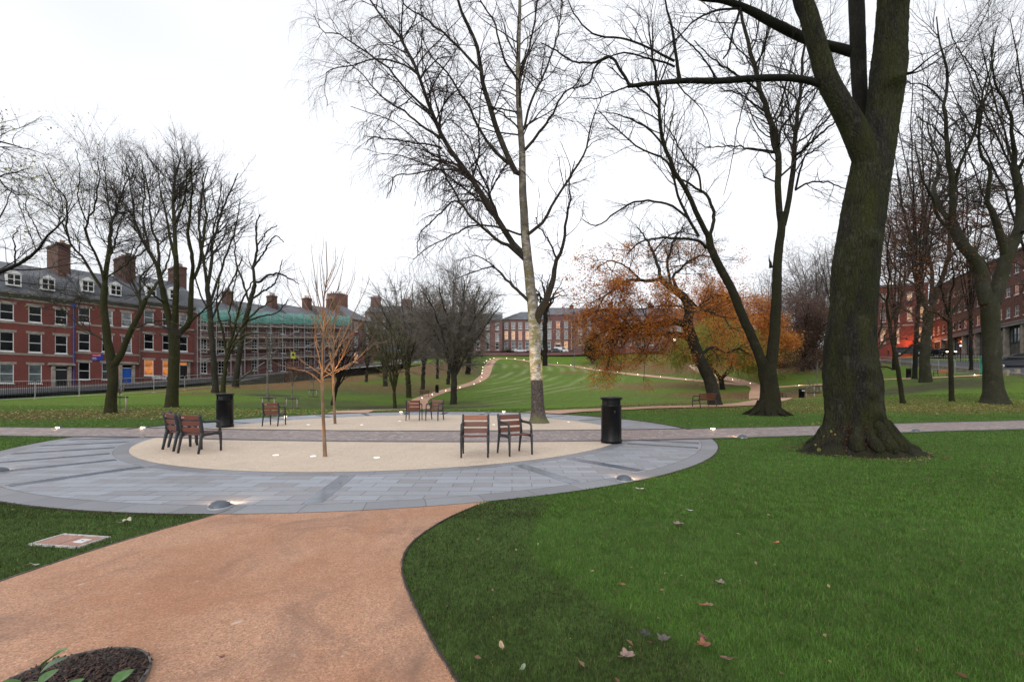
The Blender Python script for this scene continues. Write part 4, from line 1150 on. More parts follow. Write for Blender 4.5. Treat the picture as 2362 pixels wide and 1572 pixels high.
# right street
RN = [hit(2023, 833), hit(2090, 837), hit(2160, 845), hit(2265, 856), hit(2400, 871)]
RNp = [Vector((cen(u, Y), Y, z_of(v, Y))) for u, v, Y in ((1990, 830, 96), (2023, 833, 86), (2090, 838, 72), (2160, 846, 61), (2265, 857, 51), (2362, 868, 45), (2480, 884, 39), (2700, 910, 33))]
RF = []
for p in RNp:
    # same road, far kerb
    q = p + Vector((9.0, -4.4, 0)) * (1 if p.y < 90 else .8); RF.append(q + Vector((0, 0, .25)))
lane('road_east', [tuple(p + Vector((0, 0, .12))) for p in RNp], [tuple(p) for p in RF], 0, M['asphalt'])
ex = [tuple(q + Vector((5.2, -2.5, .35))) for q in RF]
lane('pavement_east', [tuple(q + Vector((0, 0, .13))) for q in RF], ex, 0, M['paving_d'])
lane('bank_east', [tuple(p + Vector((-.35, .2, -.6))) for p in RNp], [tuple(p + Vector((0, 0, .13))) for p in RNp], 0, M['stone'])
lane('forecourt_east', ex, [tuple(Vector(e) + Vector((9, -4.4, .3))) for e in ex], 0, M['paving_d'])
mb = MB()
for i in range(1, len(RNp) - 1):
    a, b = RNp[i], RNp[i + 1]
    n = 6
    for k in range(n):
        p = a.lerp(b, (k + .03) / n); q = a.lerp(b, (k + .97) / n)
        dv = (q - p).normalized(); nn = Vector((dv.y, -dv.x, 0)) * .18
        mb.add([p + nn + Vector((0, 0, -.6)), q + nn + Vector((0, 0, -.6)), q + nn + Vector((0, 0, .3)), p + nn + Vector((0, 0, .3)), p - nn + Vector((0, 0, -.6)), q - nn + Vector((0, 0, -.6)), q - nn + Vector((0, 0, .3)), p - nn + Vector((0, 0, .3))],
               [(0, 1, 2, 3), (3, 2, 6, 7), (7, 6, 5, 4), (0, 3, 7, 4), (1, 5, 6, 2)])
tag(mb.build('kerb_wall', M['stone']), "low pale stone wall blocks along the right street's park edge", 'wall')

# ================================================================== seats
t = NT('red_brown_hardwood')
mp = t.mapping("Object", (1.2, 22, 22)); g = t.noise(3, 5, 0.6, vec=mp)
M['wood'] = t.m; t.color(t.ramp(g, [(.3, (0.085, 0.024, 0.015)), (.7, (0.17, 0.052, 0.028))])); t.rough(.38)
t = NT('orange_brown_hardwood')
mp = t.mapping("Object", (1.2, 22, 22)); g = t.noise(3, 5, 0.6, vec=mp)
M['wood2'] = t.m; t.color(t.ramp(g, [(.3, (0.20, 0.062, 0.028)), (.7, (0.32, 0.115, 0.05))])); t.rough(.38)
def seat_proto(W, name, label, cat, group, wood='wood', top=None):
    r = thing(name, label, cat, (0, 0, 0), 0, group)
    hw = W / 2
    # side frames: front at -y
    for sx in (-1, 1):
        x = sx * (hw - .022)
        def sweep(nm, pts, rad, flat=.62):
            mb = MB(); mb.tube([(x, y, z) for y, z in pts], [q * 1.12 for q in rad], 10, True, flat * 1.1, up=(1, 0, 0)); return mb.build(nm, M['frame'], r, True)
        sweep('leg', [(-.265, .0), (-.262, .12), (-.258, .28), (-.25, .40), (-.235, .47)], [.024, .026, .030, .035, .034])
        sweep('leg', [(.30, .0), (.275, .13), (.245, .29), (.215, .42), (.205, .46)], [.024, .027, .031, .036, .036])
        sweep('armrest', [(-.238, .46), (-.240, .55), (-.232, .62), (-.205, .662), (-.165, .680), (-.08, .688), (.06, .690), (.15, .694), (.215, .72)], [.032, .026, .026, .027, .027, .026, .026, .028, .030])
        sweep('back_post', [(.205, .44), (.218, .56), (.238, .70), (.262, .80), (.280, .868)], [.036, .033, .033, .031, .026])
        sweep('seat_rail', [(-.25, .375), (-.20, .405), (-.10, .418), (.05, .410), (.16, .405), (.225, .36)], [.022, .030, .032, .032, .032, .024])
    a, b = -hw + .043, hw - .043
    for k, (y, z) in enumerate(((.262, .795), (.236, .655), (.218, .515))):
        mb = MB(); th = -.17
        mb.bbox(a, b, -.014, .014, -.052, .052, .006, Matrix.Translation((0, y - .01, z)) @ Matrix.Rotation(th, 4, 'X'))
        mb.build('back_slat', M[top] if (top and k == 0) else M[wood], r)
    for k, y in enumerate((-.205, -.095, .015, .125)):
        mb = MB(); mb.bbox(a, b, -.050, .050, -.014, .014, .006, Matrix.Translation((0, y, .442 - .012 * k)))
        mb.build('seat_slat', M[wood], r)
    if True:
        mb = MB(); mb.box(b - .13, b - .05, .0305, .032, -.012, .008, Matrix.Translation((0, .2545, .80)) @ Matrix.Rotation(-.17, 4, 'X')); mb.build('maker_plate', M['steel_l'], r)
    return r
GRP = 'slatted armchairs on the resin circle'
ch = seat_proto(.60, 'armchair', "slatted armchair facing forward with an orange-brown top slat, left of the front pair", 'chair', GRP, 'wood', 'wood2')
CH = [(-.79, 9.3, 2, None), (.065, 9.56, 29, "dark slatted armchair turned beside the orange-brown topped one, front pair"),
      (-7.08, 9.86, 167, "slatted armchair seen from behind, frontmost of the left cluster"), (-7.80, 10.28, 149, "middle slatted armchair of the left cluster, seen from its back corner"),
      (-8.28, 10.93, 128, "rearmost slatted armchair of the left cluster, mostly hidden by its neighbours"), (-8.80, 16.05, 181, "lone slatted armchair with its back turned, right of the left litter bin"),
      (-4.15, 18.4, 180, "slatted armchair with its back turned, left one of the far pair"), (-3.28, 18.38, -16, "slatted armchair facing the camera, right one of the far pair")]
for k, (x, y, a, lab) in enumerate(CH):
    c = ch if k == 0 else copy_tree(ch)
    c.location = (x, y, .013); c.rotation_euler = (0, 0, radians(a))
    if lab: c["label"] = lab
    if k:
        for q in c.children:
            if q.name.startswith('back_slat') and q.data.materials[0] is M['wood2'] :
                q.data = q.data.copy(); q.data.materials[0] = M['wood']
bn = seat_proto(1.8, 'park_bench', "slatted park bench on the path before the leaning beech trunk", 'bench', 'slatted park benches')
bn.location = (12.45, 28.05, gz(12.45, 28.05) + .06); bn.rotation_euler = (0, 0, radians(213))
for (u, v, a, lab) in ((982, 915, 60, "small dark red bench beside the hill path, left of its litter bin"), (1797, 922, 95, "bench seen end-on in the hollow beyond the twin stemmed tree"), (2174, 869, 185, "orange-red bench on the right lawn below the street")):
    c = copy_tree(bn); h = hit(u, v, 45 if u > 1700 and u < 2000 else 25); c.location = h + Vector((0, 0, .03)); c.rotation_euler = (0, 0, radians(a)); c["label"] = lab
    if u > 2100:
        for q in c.children:
            if 'slat' in q.name: q.data = q.data.copy(); q.data.materials[0] = M['wood2']

# ================================================================== litter bins
def bin_proto():
    r = thing('litter_bin', "tall black round litter bin with side openings, right of the front chairs", 'litter bin', (0, 0, 0), 0, 'black round litter bins')
    R = .262
    b = MB(); b.lathe([(0.0, 0.012), (R + .004, .012), (R + .014, .03), (R + .014, .085), (R + .002, .10), (R, .105), (R, .955), (R + .004, .957), (R + .004, .985), (R - .004, .99), (R - .02, .99)], 48)
    b.build('body', M['black'], r, True)
    c = MB(); c.lathe([(.205, .98), (.205, 1.145)], 40); c.build('liner', M['black_m'], r, True)
    for a in (90, 270):
        h = MB(); w = 44
        h.lathe([(R, .986), (R, 1.14)], 24, (0, 0, 0), radians(a - w), radians(a + w)); h.lathe([(R - .015, .986), (R - .015, 1.14)], 24, (0, 0, 0), radians(a - w), radians(a + w))
        h.build('hood_panel', M['black'], r, True)
    l = MB(); l.lathe([(0, 1.208), (.17, 1.206), (R + .012, 1.192), (R + .018, 1.186), (R + .018, 1.125), (R - .004, 1.123), (R - .004, 1.16), (0, 1.16)], 48); l.build('lid', M['black'], r, True)
    k = MB(); k.bbox(-.02, .02, -R - .008, -R + .004, .80, .86, .004); k.build('lock_plate', M['black_m'], r)
    return r
b0 = bin_proto()
g = G0(1410, 1021.5); b0.location = (g[0], g[1], .012); b0.rotation_euler = (0, 0, radians(6))
for (loc, a, lab) in (((G0(519, 985.5)[0], G0(519, 985.5)[1], .018), 62, "tall black round litter bin behind the left cluster of armchairs"),
                      (tuple(hit(1008, 905.5)), 20, "small far black litter bin beside the hill path"),
                      (tuple(hit(1849, 935, 44)), 80, "far black litter bin with a white notice in the hollow left of the huge trunk"),
                      (tuple(hit(2096, 871.5)), 40, "far black litter bin on the right lawn between the thin trunks")):
    c = copy_tree(b0); c.location = loc; c.rotation_euler = (0, 0, radians(a)); c["label"] = lab
c = bpy.data.objects['litter_bin.003']
mb = MB(); mb.box(-.15, .15, -.275, -.268, .98, 1.06); o = mb.build('notice', M['white'], c); o.rotation_euler = (0, 0, -radians(80))

# ================================================================== ground lamps
M['lens'] = emit_mat('warm_lamp_lens', (1.0, 0.72, 0.42), 7)
M['lens_far'] = emit_mat('warm_lamp_lens_far', (1.0, 0.80, 0.58), 16)
M['dome'] = flat_mat('blue_grey_cast_dome', (0.10, 0.115, 0.14), 0.45, 0.15, 8, 0.3)
def dome_lamp():
    r = thing('ground_lamp', "x", 'lamp', (0, 0, 0), 0, 'low domed lamps round the circle')
    # quarter dome whose open side faces +y
    mb = MB(); n, m = 28, 9; R, H = .122, .074
    V = []
    for j in range(m + 1):
        ph = (pi / 2) * j / m
        for k in range(n + 1):
            th = pi * k / n + pi
            V.append((R * cos(ph) * cos(th), R * cos(ph) * sin(th) * 1.0, H * sin(ph) + .014))
    F = []
    for j in range(m):
        for k in range(n):
            a = j * (n + 1) + k; F.append((a, a + 1, a + n + 2, a + n + 1))
    mb.add(V, F)
    # hood over the lens
    V = []; F = []
    for k in range(n + 1):
        x = -R + 2 * R * k / n; h = H * sqrt(max(0, 1 - (x / R) ** 2))
        V += [(x, 0, h + .014), (x, .03, h * .72 + .016)]
    for k in range(n): F.append((2 * k, 2 * k + 2, 2 * k + 3, 2 * k + 1))
    mb.add(V, F)
    o = mb.build('dome', M['dome'], r, True)
    b = MB(); b.lathe([(0, .016), (.135, .016), (.14, .010), (.14, -.01)], 32); b.build('base_plate', M['steel'], r, True)
    l = MB(); l.bbox(-.075, .075, .006, .016, .022, .048, .004); l.build('lens', M['lens'], r)
    return r
d0 = dome_lamp()
DL = [(508, 1171, 12, "blue-grey domed ground lamp at the corner where the tan path meets the ring"), (1440, 1108.5, -28, "blue-grey domed ground lamp on the front right rim of the ring"),
      (-2, 1090, 78, "lit ground lamp at the far left rim of the ring"), (1712, 1009.5, 5, "domed ground lamp on the near edge of the sett path, right of the ring"), (2112, 995.5, 5, "domed ground lamp on the sett path right of the huge trunk"),
      (1644, 991, 176, "lit ground lamp where the sett path leaves the ring"), (133, 988.5, 180, "leftmost lit ground lamp on the far edge of the sett path"), (330, 988, 180, "lit ground lamp on the sett path left of the chair cluster"),
      (659, 962, 165, "lit ground lamp on the back rim, right of the lone chair"), (925, 951.5, 180, "lit ground lamp on the back rim, left of the far chair pair"), (1162, 950.5, 185, "lit ground lamp on the back rim, left of the birch")]
for k, (u, v, a, lab) in enumerate(DL):
    c = d0 if k == 0 else copy_tree(d0)
    g = G0(u, v); c.location = (g[0], g[1], .012); c.rotation_euler = (0, 0, radians(a)); c["label"] = lab
    fwd = Vector((-sin(radians(a)), cos(radians(a)), 0))
    sp = small_light('lamp_glow', Vector((g[0], g[1], .075)) + fwd * .05, 18.0 if v > 1000 else 2.2, (1.0, .62, .34), .015, 'SPOT')
    sp.data.spot_size = radians(150); sp.data.spot_blend = .6
    sp.rotation_euler = (radians(76), 0, radians(a))
# recessed uplights
M['led'] = emit_mat('white_led_disc', (1.0, 0.90, 0.78), 2.2)
def uplight():
    r = thing('uplight', "x", 'lamp', (0, 0, 0), 0, 'small round lights set flush in the resin')
    b = MB(); b.lathe([(.062, .004), (.085, .004), (.088, 0.0)], 24); b.build('rim', M['steel_l'], r, True)
    l = MB(); l.lathe([(0, .003), (.062, .003)], 24); l.build('lens', M['led'], r)
    return r
u0 = uplight()
for k, (u, v, lab) in enumerate([(636, 1050.5, "flush round light near the left chair cluster, front row"), (722, 1053, "flush round light just left of the nearer slender tree"), (869, 1056, "flush round light right of the nearer slender tree"),
                                 (711, 979.5, "flush round light in the back half, left of the farther slender tree"), (834, 980, "flush round light in the back half, right of the farther slender tree"), (1139, 979.5, "flush round light beside the birch"), (922, 971, "flush round light by the far chair pair")]):
    c = u0 if k == 0 else copy_tree(u0)
    g = G0(u, v); c.location = (g[0], g[1], .0125); c["label"] = lab
def aim(o, tgt):
    d = Vector(tgt) - o.location; o.rotation_euler = d.to_track_quat('-Z', 'Y').to_euler()
def up(u, v, tgt, e, col=(1, .52, .22), size=50):
    g = G0(u, v); o = small_light('uplight_beam', (g[0], g[1], .06), e, col, .03, 'SPOT'); o.data.spot_size = radians(size); o.data.spot_blend = .8; aim(o, tgt)
up(722, 1053, (-3.95, 9.2, 3.0), 260, (1, .50, .20)); up(869, 1056, (-3.8, 9.2, 3.0), 420, (1, .48, .18))
up(711, 979.5, (-6.83, 16.7, 3.4), 420, (1, .48, .18)); up(834, 980, (-6.83, 16.7, 3.4), 620, (1, .48, .18))
up(1139, 979.5, (.95, 17.2, 5.0), 420, (1, .72, .30), 60)
_g = P(1300, 970, 17.8)
o = small_light('uplight_beam', (2.3, 17.6, .06), 420, (1, .70, .28), .03, 'SPOT'); o.data.spot_size = radians(55); o.data.spot_blend = .8; aim(o, (1.05, 17.2, 5.0))
c = copy_tree(u0); c.location = (2.3, 17.6, .0125); c["label"] = "flush round light right of the birch foot"

# far path lamps
def path_lamp():
    r = thing('path_lamp', "x", 'lamp', (0, 0, 0), 0, 'tiny lit lamps along the far paths')
    b = MB(); b.lathe([(.10, 0), (.10, .06), (.07, .10), (.0, .11)], 12); b.build('dome', M['dome'], r, True)
    l = MB(); l.lathe([(0, .19), (.05, .17), (.075, .13), (.07, .095), (0, .08)], 10); l.build('lens', M['lens_far'], r, True)
    return r
PLx = [(973.6, 919), (996.6, 911), (1028, 902), (1061, 894.6), (1093.6, 886.6), (1107, 879), (1111, 870), (1112, 861), (1113, 854.6), (1114, 848), (1115, 842), (1117, 837), (1122.6, 832.8), (1130, 829), (1139, 826.5)]
PLy = [(1168.7, 827), (1188, 828.3), (1209, 830.2), (1286, 837.5), (1316.6, 842.5), (1348, 848.5), (1383, 854), (1424, 859.2), (1471, 864.2), (1523, 869.6), (1582, 875.6)]
PLz = [(1651, 866.5), (1690, 876), (1730.5, 885), (1843, 889.5), (1797, 929), (1583, 811), (2248, 866.5), (1604, 845)]
pl0 = path_lamp()
k = 0
for lst, nm in ((PLx, "tiny lit lamp on the hill path, one of those climbing its left side"), (PLy, "tiny lit lamp on the diagonal path across the slope"), (PLz, None)):
    for j, (u, v) in enumerate(lst):
        c = pl0 if k == 0 else copy_tree(pl0)
        h = hit(u, v, 36 if v > 925 else 14); c.location = h + Vector((0, 0, .03)); s = .55 * max(1.0, h.y / 80.0); c.scale = (s, s, s); k += 1
        if nm:
            c["label"] = ORD[j] + (' tiny lit lamp up the hill path, counted from its lower end' if lst is PLx else ' tiny lit lamp from the left along the diagonal path'); c["group"] = 'tiny lit lamps up the hill path' if lst is PLx else 'tiny lit lamps along the diagonal path'
        else:
            c["group"] = 'single lit lamps on the far paths'
            c["label"] = ("lit lamp beneath the willow's left curtain", "lit lamp just right of the willow trunk", "lit lamp at the meeting of the two far paths", "bright lit lamp on the far path left of the huge trunk",
                          "lit lamp low in the hollow right of the twin stemmed tree", "lit lamp at the wall foot behind the willow", "brightest lit lamp on the right lawn path near the big right beech", "lit lamp high on the branch path behind the leaning trunk")[j]
for (u, v, e) in ((1843, 889, 14), (2248, 866, 14)):
    h = hit(u, v); small_light('path_lamp_glow', h + Vector((0, -.1, .25)), e, (1, .6, .3), .05)

# ================================================================== inspection cover, mulch bed
r = thing('inspection_cover', "recessed inspection cover of pink paving in a pale frame, set in the left grass", 'cover', (-4.35, 4.27, .004), radians(-9)); r.scale = (.84, .80, 1)
mb = MB()
for a, b, c_, d in ((-.34, .34, .155, .185), (-.34, .34, -.185, -.155), (-.34, -.31, -.155, .155), (.31, .34, -.155, .155)): mb.box(a, b, c_, d, -.02, .012)
mb.build('frame', flat_mat('pale_concrete_frame', (.46, .44, .42), .8, .2, 14), r)
M['pinkp'] = speckle('pink_paving', (.38, .21, .16), (.22, .12, .09), (.5, .36, .3), .5, 200)
mb = MB(); mb.box(-.308, -.005, -.153, .153, -.02, .006); mb.build('cover_slab', M['pinkp'], r)
mb = MB(); mb.box(.012, .308, -.153, .153, -.02, .006); mb.build('cover_slab', M['pinkp'], r)
mb = MB(); mb.bbox(.10, .23, -.05, .06, .004, .014, .003); mb.build('marker_plate', M['white'], r)
mb = MB(); mb.lathe([(0, .0145), (.012, .0145), (.012, .014)], 12, (.165, .005, 0)); mb.build('key_hole', M['black_m'], r)

MC = (-2.25, 2.15); MR = .345
mb = MB(); mb.lathe([(MR, -.02), (MR, .035), (MR + .010, .035), (MR + .010, -.02)], 64, (MC[0], MC[1], 0)); tag(mb.build('bed_edging', M['edge_steel'], None, True), "thin steel ring edging round the mulch bed at the bottom left corner", 'edging')
rng = np.random.RandomState(5)
mb = MB(); mb.lathe([(0, .05), (.2, .045), (.34, .03), (MR - .005, .006)], 32, (MC[0], MC[1], 0)); 
M['mulch'] = flat_mat('dark_bark_mulch', (0.035, 0.020, 0.016), 0.8, 0.6, 60)
n = 5200
rr = MR * .99 * np.sqrt(rng.rand(n)); th = rng.rand(n) * 2 * pi
cx, cy = MC[0] + rr * np.cos(th), MC[1] + rr * np.sin(th); cz = .05 * (1 - (rr / MR) ** 2) + .012 + rng.rand(n) * .018
a = rng.rand(n) * 2 * pi; L = .006 + .022 * rng.rand(n); w = .002 + .004 * rng.rand(n); tl = rng.normal(0, .35, n)
ex_, ey_ = np.cos(a), np.sin(a)
def chips(cx, cy, cz, ex_, ey_, L, w, tl, n):
    V = np.zeros((n, 8, 3)); i = 0
    for s1 in (-1, 1):
        for s2 in (-1, 1):
            for s3 in (-1, 1):
                V[:, i, 0] = cx + s1 * ex_ * L - s2 * ey_ * w; V[:, i, 1] = cy + s1 * ey_ * L + s2 * ex_ * w; V[:, i, 2] = cz + s1 * np.sin(tl) * L + s3 * w * .5; i += 1
    Fb = np.array([(0, 1, 3, 2), (4, 6, 7, 5), (0, 4, 5, 1), (2, 3, 7, 6), (0, 2, 6, 4), (1, 5, 7, 3)])
    return V.reshape(-1, 3), (Fb[None] + 8 * np.arange(n)[:, None, None]).reshape(-1, 4)
V, F = chips(cx, cy, cz, ex_, ey_, L, w, tl, n)
tn = np.repeat(rng.rand(n), 8)
t = NT('bark_chips'); at_ = t.attr('tone'); t.color(t.ramp(at_.outputs["Fac"], [(0, (.012, .008, .007)), (.7, (.045, .024, .018)), (1, (.13, .065, .04))])); t.rough(.7); M['chips'] = t.m
o = mb.build('mulch', M['mulch'], None, True); tag(o, "dark bark mulch heaped inside the steel ring", 'mulch', kind='stuff')
o2 = mesh_np('bark_chips', V, F, M['chips'], o, smooth=False, attrs={'tone': tn})

def leaf_card(mb, base, tip, width, curl=.15, nrm=None):
    base, tip = Vector(base), Vector(tip); d = tip - base; L = d.length; e = d.normalized()
    nrm = Vector(nrm or (0, 0, 1)); s = e.cross(nrm).normalized(); up_ = s.cross(e).normalized()
    prof = [(0, .04), (.15, .55), (.35, .95), (.55, 1.0), (.75, .72), (.9, .35), (1, .02)]
    vs = []
    for t_, w_ in prof:
        c_ = base + d * t_ + up_ * (curl * L * 4 * t_ * (1 - t_) * .5)
        vs += [c_ - s * (width * w_ / 2) + up_ * (width * w_ * .12), c_, c_ + s * (width * w_ / 2) + up_ * (width * w_ * .12)]
    fs = []
    for i in range(len(prof) - 1):
        b = i * 3; fs += [(b, b + 1, b + 4, b + 3), (b + 1, b + 2, b + 5, b + 4)]
    mb.add(vs, fs)
M['evleaf'] = flat_mat('glossy_evergreen_leaf', (0.06, 0.15, 0.025), 0.3, 0.3, 20)
r = thing('young_shrub', "small glossy leaved shrub rising from the mulch at the bottom left corner", 'shrub', (-2.15, 1.93, 0))
mb = MB(); stems = [((0, 0, .03), (.0, .02, .16), (.02, .03, .27)), ((0, 0, .03), (-.05, 0, .12), (-.08, .02, .20)), ((.02, 0, .03), (.16, .03, .10), (.31, .06, .16)), ((.02, 0, .03), (.08, -.02, .10), (.14, .0, .17))]
for s_ in stems: mb.tube(s_, [.006, .005, .003], 6)
mb.build('stems', flat_mat('green_brown_stem', (.07, .06, .03), .6), r, True)
mb = MB(); rg2 = random.Random(11)
for s_ in stems:
    for k in range(6):
        q = .35 + .65 * k / 5; p = Vector(s_[0]).lerp(Vector(s_[1]), min(1, q * 2)) if q < .5 else Vector(s_[1]).lerp(Vector(s_[2]), (q - .5) * 2)
        an = rg2.uniform(0, 2 * pi); ln = rg2.uniform(.06, .10)
        leaf_card(mb, p, p + Vector((cos(an) * ln, sin(an) * ln, rg2.uniform(-.02, .07))), ln * .78)
mb.build('leaves', M['evleaf'], r, True)

# ================================================================== vehicles
M['car_w'] = flat_mat('white_car_paint', (.62, .63, .65), .25, .03, 2)
M['car_s'] = flat_mat('silver_car_paint', (.42, .44, .46), .3, .03, 2, .4)
M['car_d'] = flat_mat('dark_blue_car_paint', (.014, .018, .028), .2, .05, 2)
M['car_k'] = flat_mat('black_car_paint', (.008, .009, .012), .15, .05, 2)
M['car_r'] = flat_mat('red_van_paint', (.45, .045, .03), .35, .05, 2)
M['lorry_b'] = flat_mat('blue_lorry_paint', (.02, .06, .30), .35, .05, 2)
M['tyre'] = flat_mat('tyre_rubber', (.012, .012, .012), .85)
M['head'] = emit_mat('headlamp_glow', (1, .8, .6), 12); M['tail'] = emit_mat('tail_lamp_glow', (1, .06, .04), 8)
def car(name, label, cat, loc, rz, paint, L, Wd, prof, glassprof, wheels, wr=.32, group=None, lights=None, taper=.12):
    """prof: body side outline (x along, z); x forward is +x. glassprof: outline of the window band"""
    r = thing(name, label, cat, loc, rz, group)
    def hull(outline, hw, tp, nm, m, y_in=0.0, bev=.05):
        zs_ = [p[1] for p in outline]; z0, z1 = min(zs_), max(zs_)
        mb = MB(); n = len(outline)
        def wy(z): return hw - tp * max(0, (z - .85)) / .7
        for sy in (-1, 1): mb.v += [(x, sy * wy(z), z) for x, z in outline]
        mb.f += [tuple(range(n)), tuple(range(2 * n - 1, n - 1, -1))] + [(i, i + n, (i + 1) % n + n, (i + 1) % n) for i in range(n)]
        return mb.build(nm, m, r, False, bev)
    hull(prof, Wd / 2, taper, 'body', M[paint])
    g_ = MB(); n = len(glassprof)
    def wy(z): return Wd / 2 - taper * max(0, (z - .85)) / .7
    for sy in (-1, 1):
        b = len(g_.v); g_.v += [(x, sy * (wy(z) + .006), z) for x, z in glassprof]; g_.f += [tuple(range(b, b + n)) if sy > 0 else tuple(range(b + n - 1, b - 1, -1))]
    g_.build('side_windows', M['glass'], r)
    # windscreen: quad across between the two front upper outline points
    ws = sorted([p for p in prof if p[1] > .8], key=lambda p: -p[0])[:2]
    (xa, za), (xb, zb) = max(ws, key=lambda p: p[1]), min(ws, key=lambda p: p[1])
    w = MB(); f0, f1 = .12, .9
    pa = (xa + (xb - xa) * f0 + .012, za + (zb - za) * f0 + .012); pb = (xa + (xb - xa) * f1 + .012, za + (zb - za) * f1 + .012)
    w.quad((pa[0], -wy(pa[1]) + .1, pa[1]), (pb[0], -wy(pb[1]) + .1, pb[1]), (pb[0], wy(pb[1]) - .1, pb[1]), (pa[0], wy(pa[1]) - .1, pa[1])); w.build('windscreen', M['glass'], r)
    for x in wheels:
        for sy in (-1, 1):
            t_ = MB(); t_.lathe([(wr * .6, -.1), (wr * .95, -.1), (wr, -.07), (wr, .07), (wr * .95, .1), (wr * .6, .1)], 20); o = t_.build('wheel', M['tyre'], r, True); o.location = (x, sy * (Wd / 2 - .08), wr); o.rotation_euler = (pi / 2, 0, 0)
            h_ = MB(); h_.lathe([(0, .07), (wr * .25, .085), (wr * .58, .09), (wr * .6, .05)], 16); h_.lathe([(0, -.07), (wr * .25, -.085), (wr * .58, -.09), (wr * .6, -.05)], 16); h_.build('rim', M['car_s'], o, True)
    xf = max(p[0] for p in prof); xr_ = min(p[0] for p in prof)
    for sy in (-1, 1):
        h_ = MB(); h_.bbox(xf - .12, xf + .012, sy * (Wd / 2 - .28) - .16, sy * (Wd / 2 - .28) + .16, .62, .78, .03); h_.build('headlight', M['head'] if lights == 'on' else M['car_s'], r)
        h_ = MB(); h_.bbox(xr_ - .012, xr_ + .08, sy * (Wd / 2 - .2) - .1, sy * (Wd / 2 - .2) + .1, .72, .95, .03); h_.build('tail_light', M['tail'] if lights == 'tail' else M['sign_red'], r)
    return r
HATCH = [(-2.0, .28), (2.0, .28), (2.08, .5), (2.0, .78), (1.15, .98), (.35, 1.42), (-1.2, 1.46), (-1.85, 1.05), (-2.05, .8)]
HG = [(.95, 1.0), (.32, 1.34), (-1.1, 1.38), (-1.6, 1.03)]
SALOON = [(-2.2, .28), (2.2, .28), (2.28, .5), (2.2, .76), (1.1, .93), (.4, 1.38), (-1.0, 1.42), (-1.75, 1.02), (-2.25, .95)]
SG = [(.95, .96), (.35, 1.30), (-.95, 1.34), (-1.5, 1.0)]
SUV = [(-2.25, .35), (2.2, .35), (2.3, .6), (2.2, 1.02), (1.1, 1.15), (.55, 1.72), (-1.9, 1.78), (-2.2, 1.2), (-2.3, .8)]
UG = [(.95, 1.18), (.5, 1.62), (-1.75, 1.66), (-1.95, 1.2)]
VAN = [(-2.5, .35), (2.4, .35), (2.5, .6), (2.35, 1.05), (1.75, 1.3), (1.1, 1.95), (-2.45, 2.0), (-2.5, 1.2)]
VG = [(1.6, 1.25), (1.05, 1.75), (.3, 1.78), (.3, 1.22)]
def carpos(u, Y, z): return ((u - 1181) * Y / 1000., Y, z)
car('hatchback', "silver hatchback parked behind the low wall, left of the birch trunk", 'car', carpos(1200, 147, 12.1), 0, 'car_s', 4.1, 1.75, HATCH, HG, (-1.3, 1.3), group='cars parked across the top road')
car('estate_car', "dark car parked in front of the white van across the top road", 'car', carpos(1282, 146, 12.1), 0, 'car_d', 4.4, 1.8, SALOON, SG, (-1.4, 1.4), group='cars parked across the top road')
car('van', "white van parked before the arched doorway", 'van', carpos(1294, 149.3, 12.2), 0, 'car_w', 4.8, 1.9, VAN, VG, (-1.5, 1.6), .34, None)
car('parked_car', "white parked car glimpsed left of the orange beech", 'car', carpos(1345, 147, 12.1), 0, 'car_w', 4.2, 1.75, HATCH, HG, (-1.3, 1.3), group='cars parked across the top road')
car('suv', "dark tall estate car under the floodlit house on the right street", 'car', (81.0, 88.5, 7.35), radians(-66 + 24), 'car_d', 4.5, 1.85, SUV, UG, (-1.4, 1.4), .36, group='cars on the right street')
car('parked_car', "black low car behind the middle beech on the right street", 'car', (83.2, 84.5, 7.0), radians(-50), 'car_k', 4.4, 1.8, SALOON, SG, (-1.4, 1.4), group='cars on the right street')
car('parked_car', "dark car with one glowing headlight right of the middle beech", 'car', (81.5, 82.0, 6.8), radians(-105), 'car_k', 4.3, 1.8, SALOON, SG, (-1.4, 1.4), lights='on', group='cars on the right street')
car('saloon_car', "dark blue car nearest on the right street, at the right edge", 'car', carpos(2352, 53.5, z_of(849, 53.5)), radians(-48), 'car_d', 4.4, 1.8, SALOON, SG, (-1.4, 1.4), group='cars on the right street')
car('parked_car', "black car parked behind the dark blue one at the right edge", 'car', carpos(2372, 58.5, z_of(838, 58.5)), radians(-48), 'car_k', 4.4, 1.8, SALOON, SG, (-1.4, 1.4), group='cars on the right street')
car('van', "red van with glowing tail lights behind the left bare trees", 'van', carpos(858, 118, 9.0), radians(35), 'car_r', 4.8, 1.9, VAN, VG, (-1.5, 1.6), .34, lights='tail')
# blue lorry with a white cab
lr = car('lorry', "blue lorry with a white cab behind the bare trees", 'lorry', carpos(908, 128, 10.2), radians(10), 'car_w', 6, 2.2, [(1.2, .5), (3.0, .5), (3.05, 1.2), (2.85, 2.4), (1.2, 2.5)], [(1.5, 1.5), (2.7, 1.5), (2.6, 2.1), (1.5, 2.1)], (-2.0, 2.2), .45)
mb = MB(); mb.bbox(-3.2, 1.1, -1.1, 1.1, .8, 2.9, .05); mb.build('cargo_box', M['lorry_b'], lr)

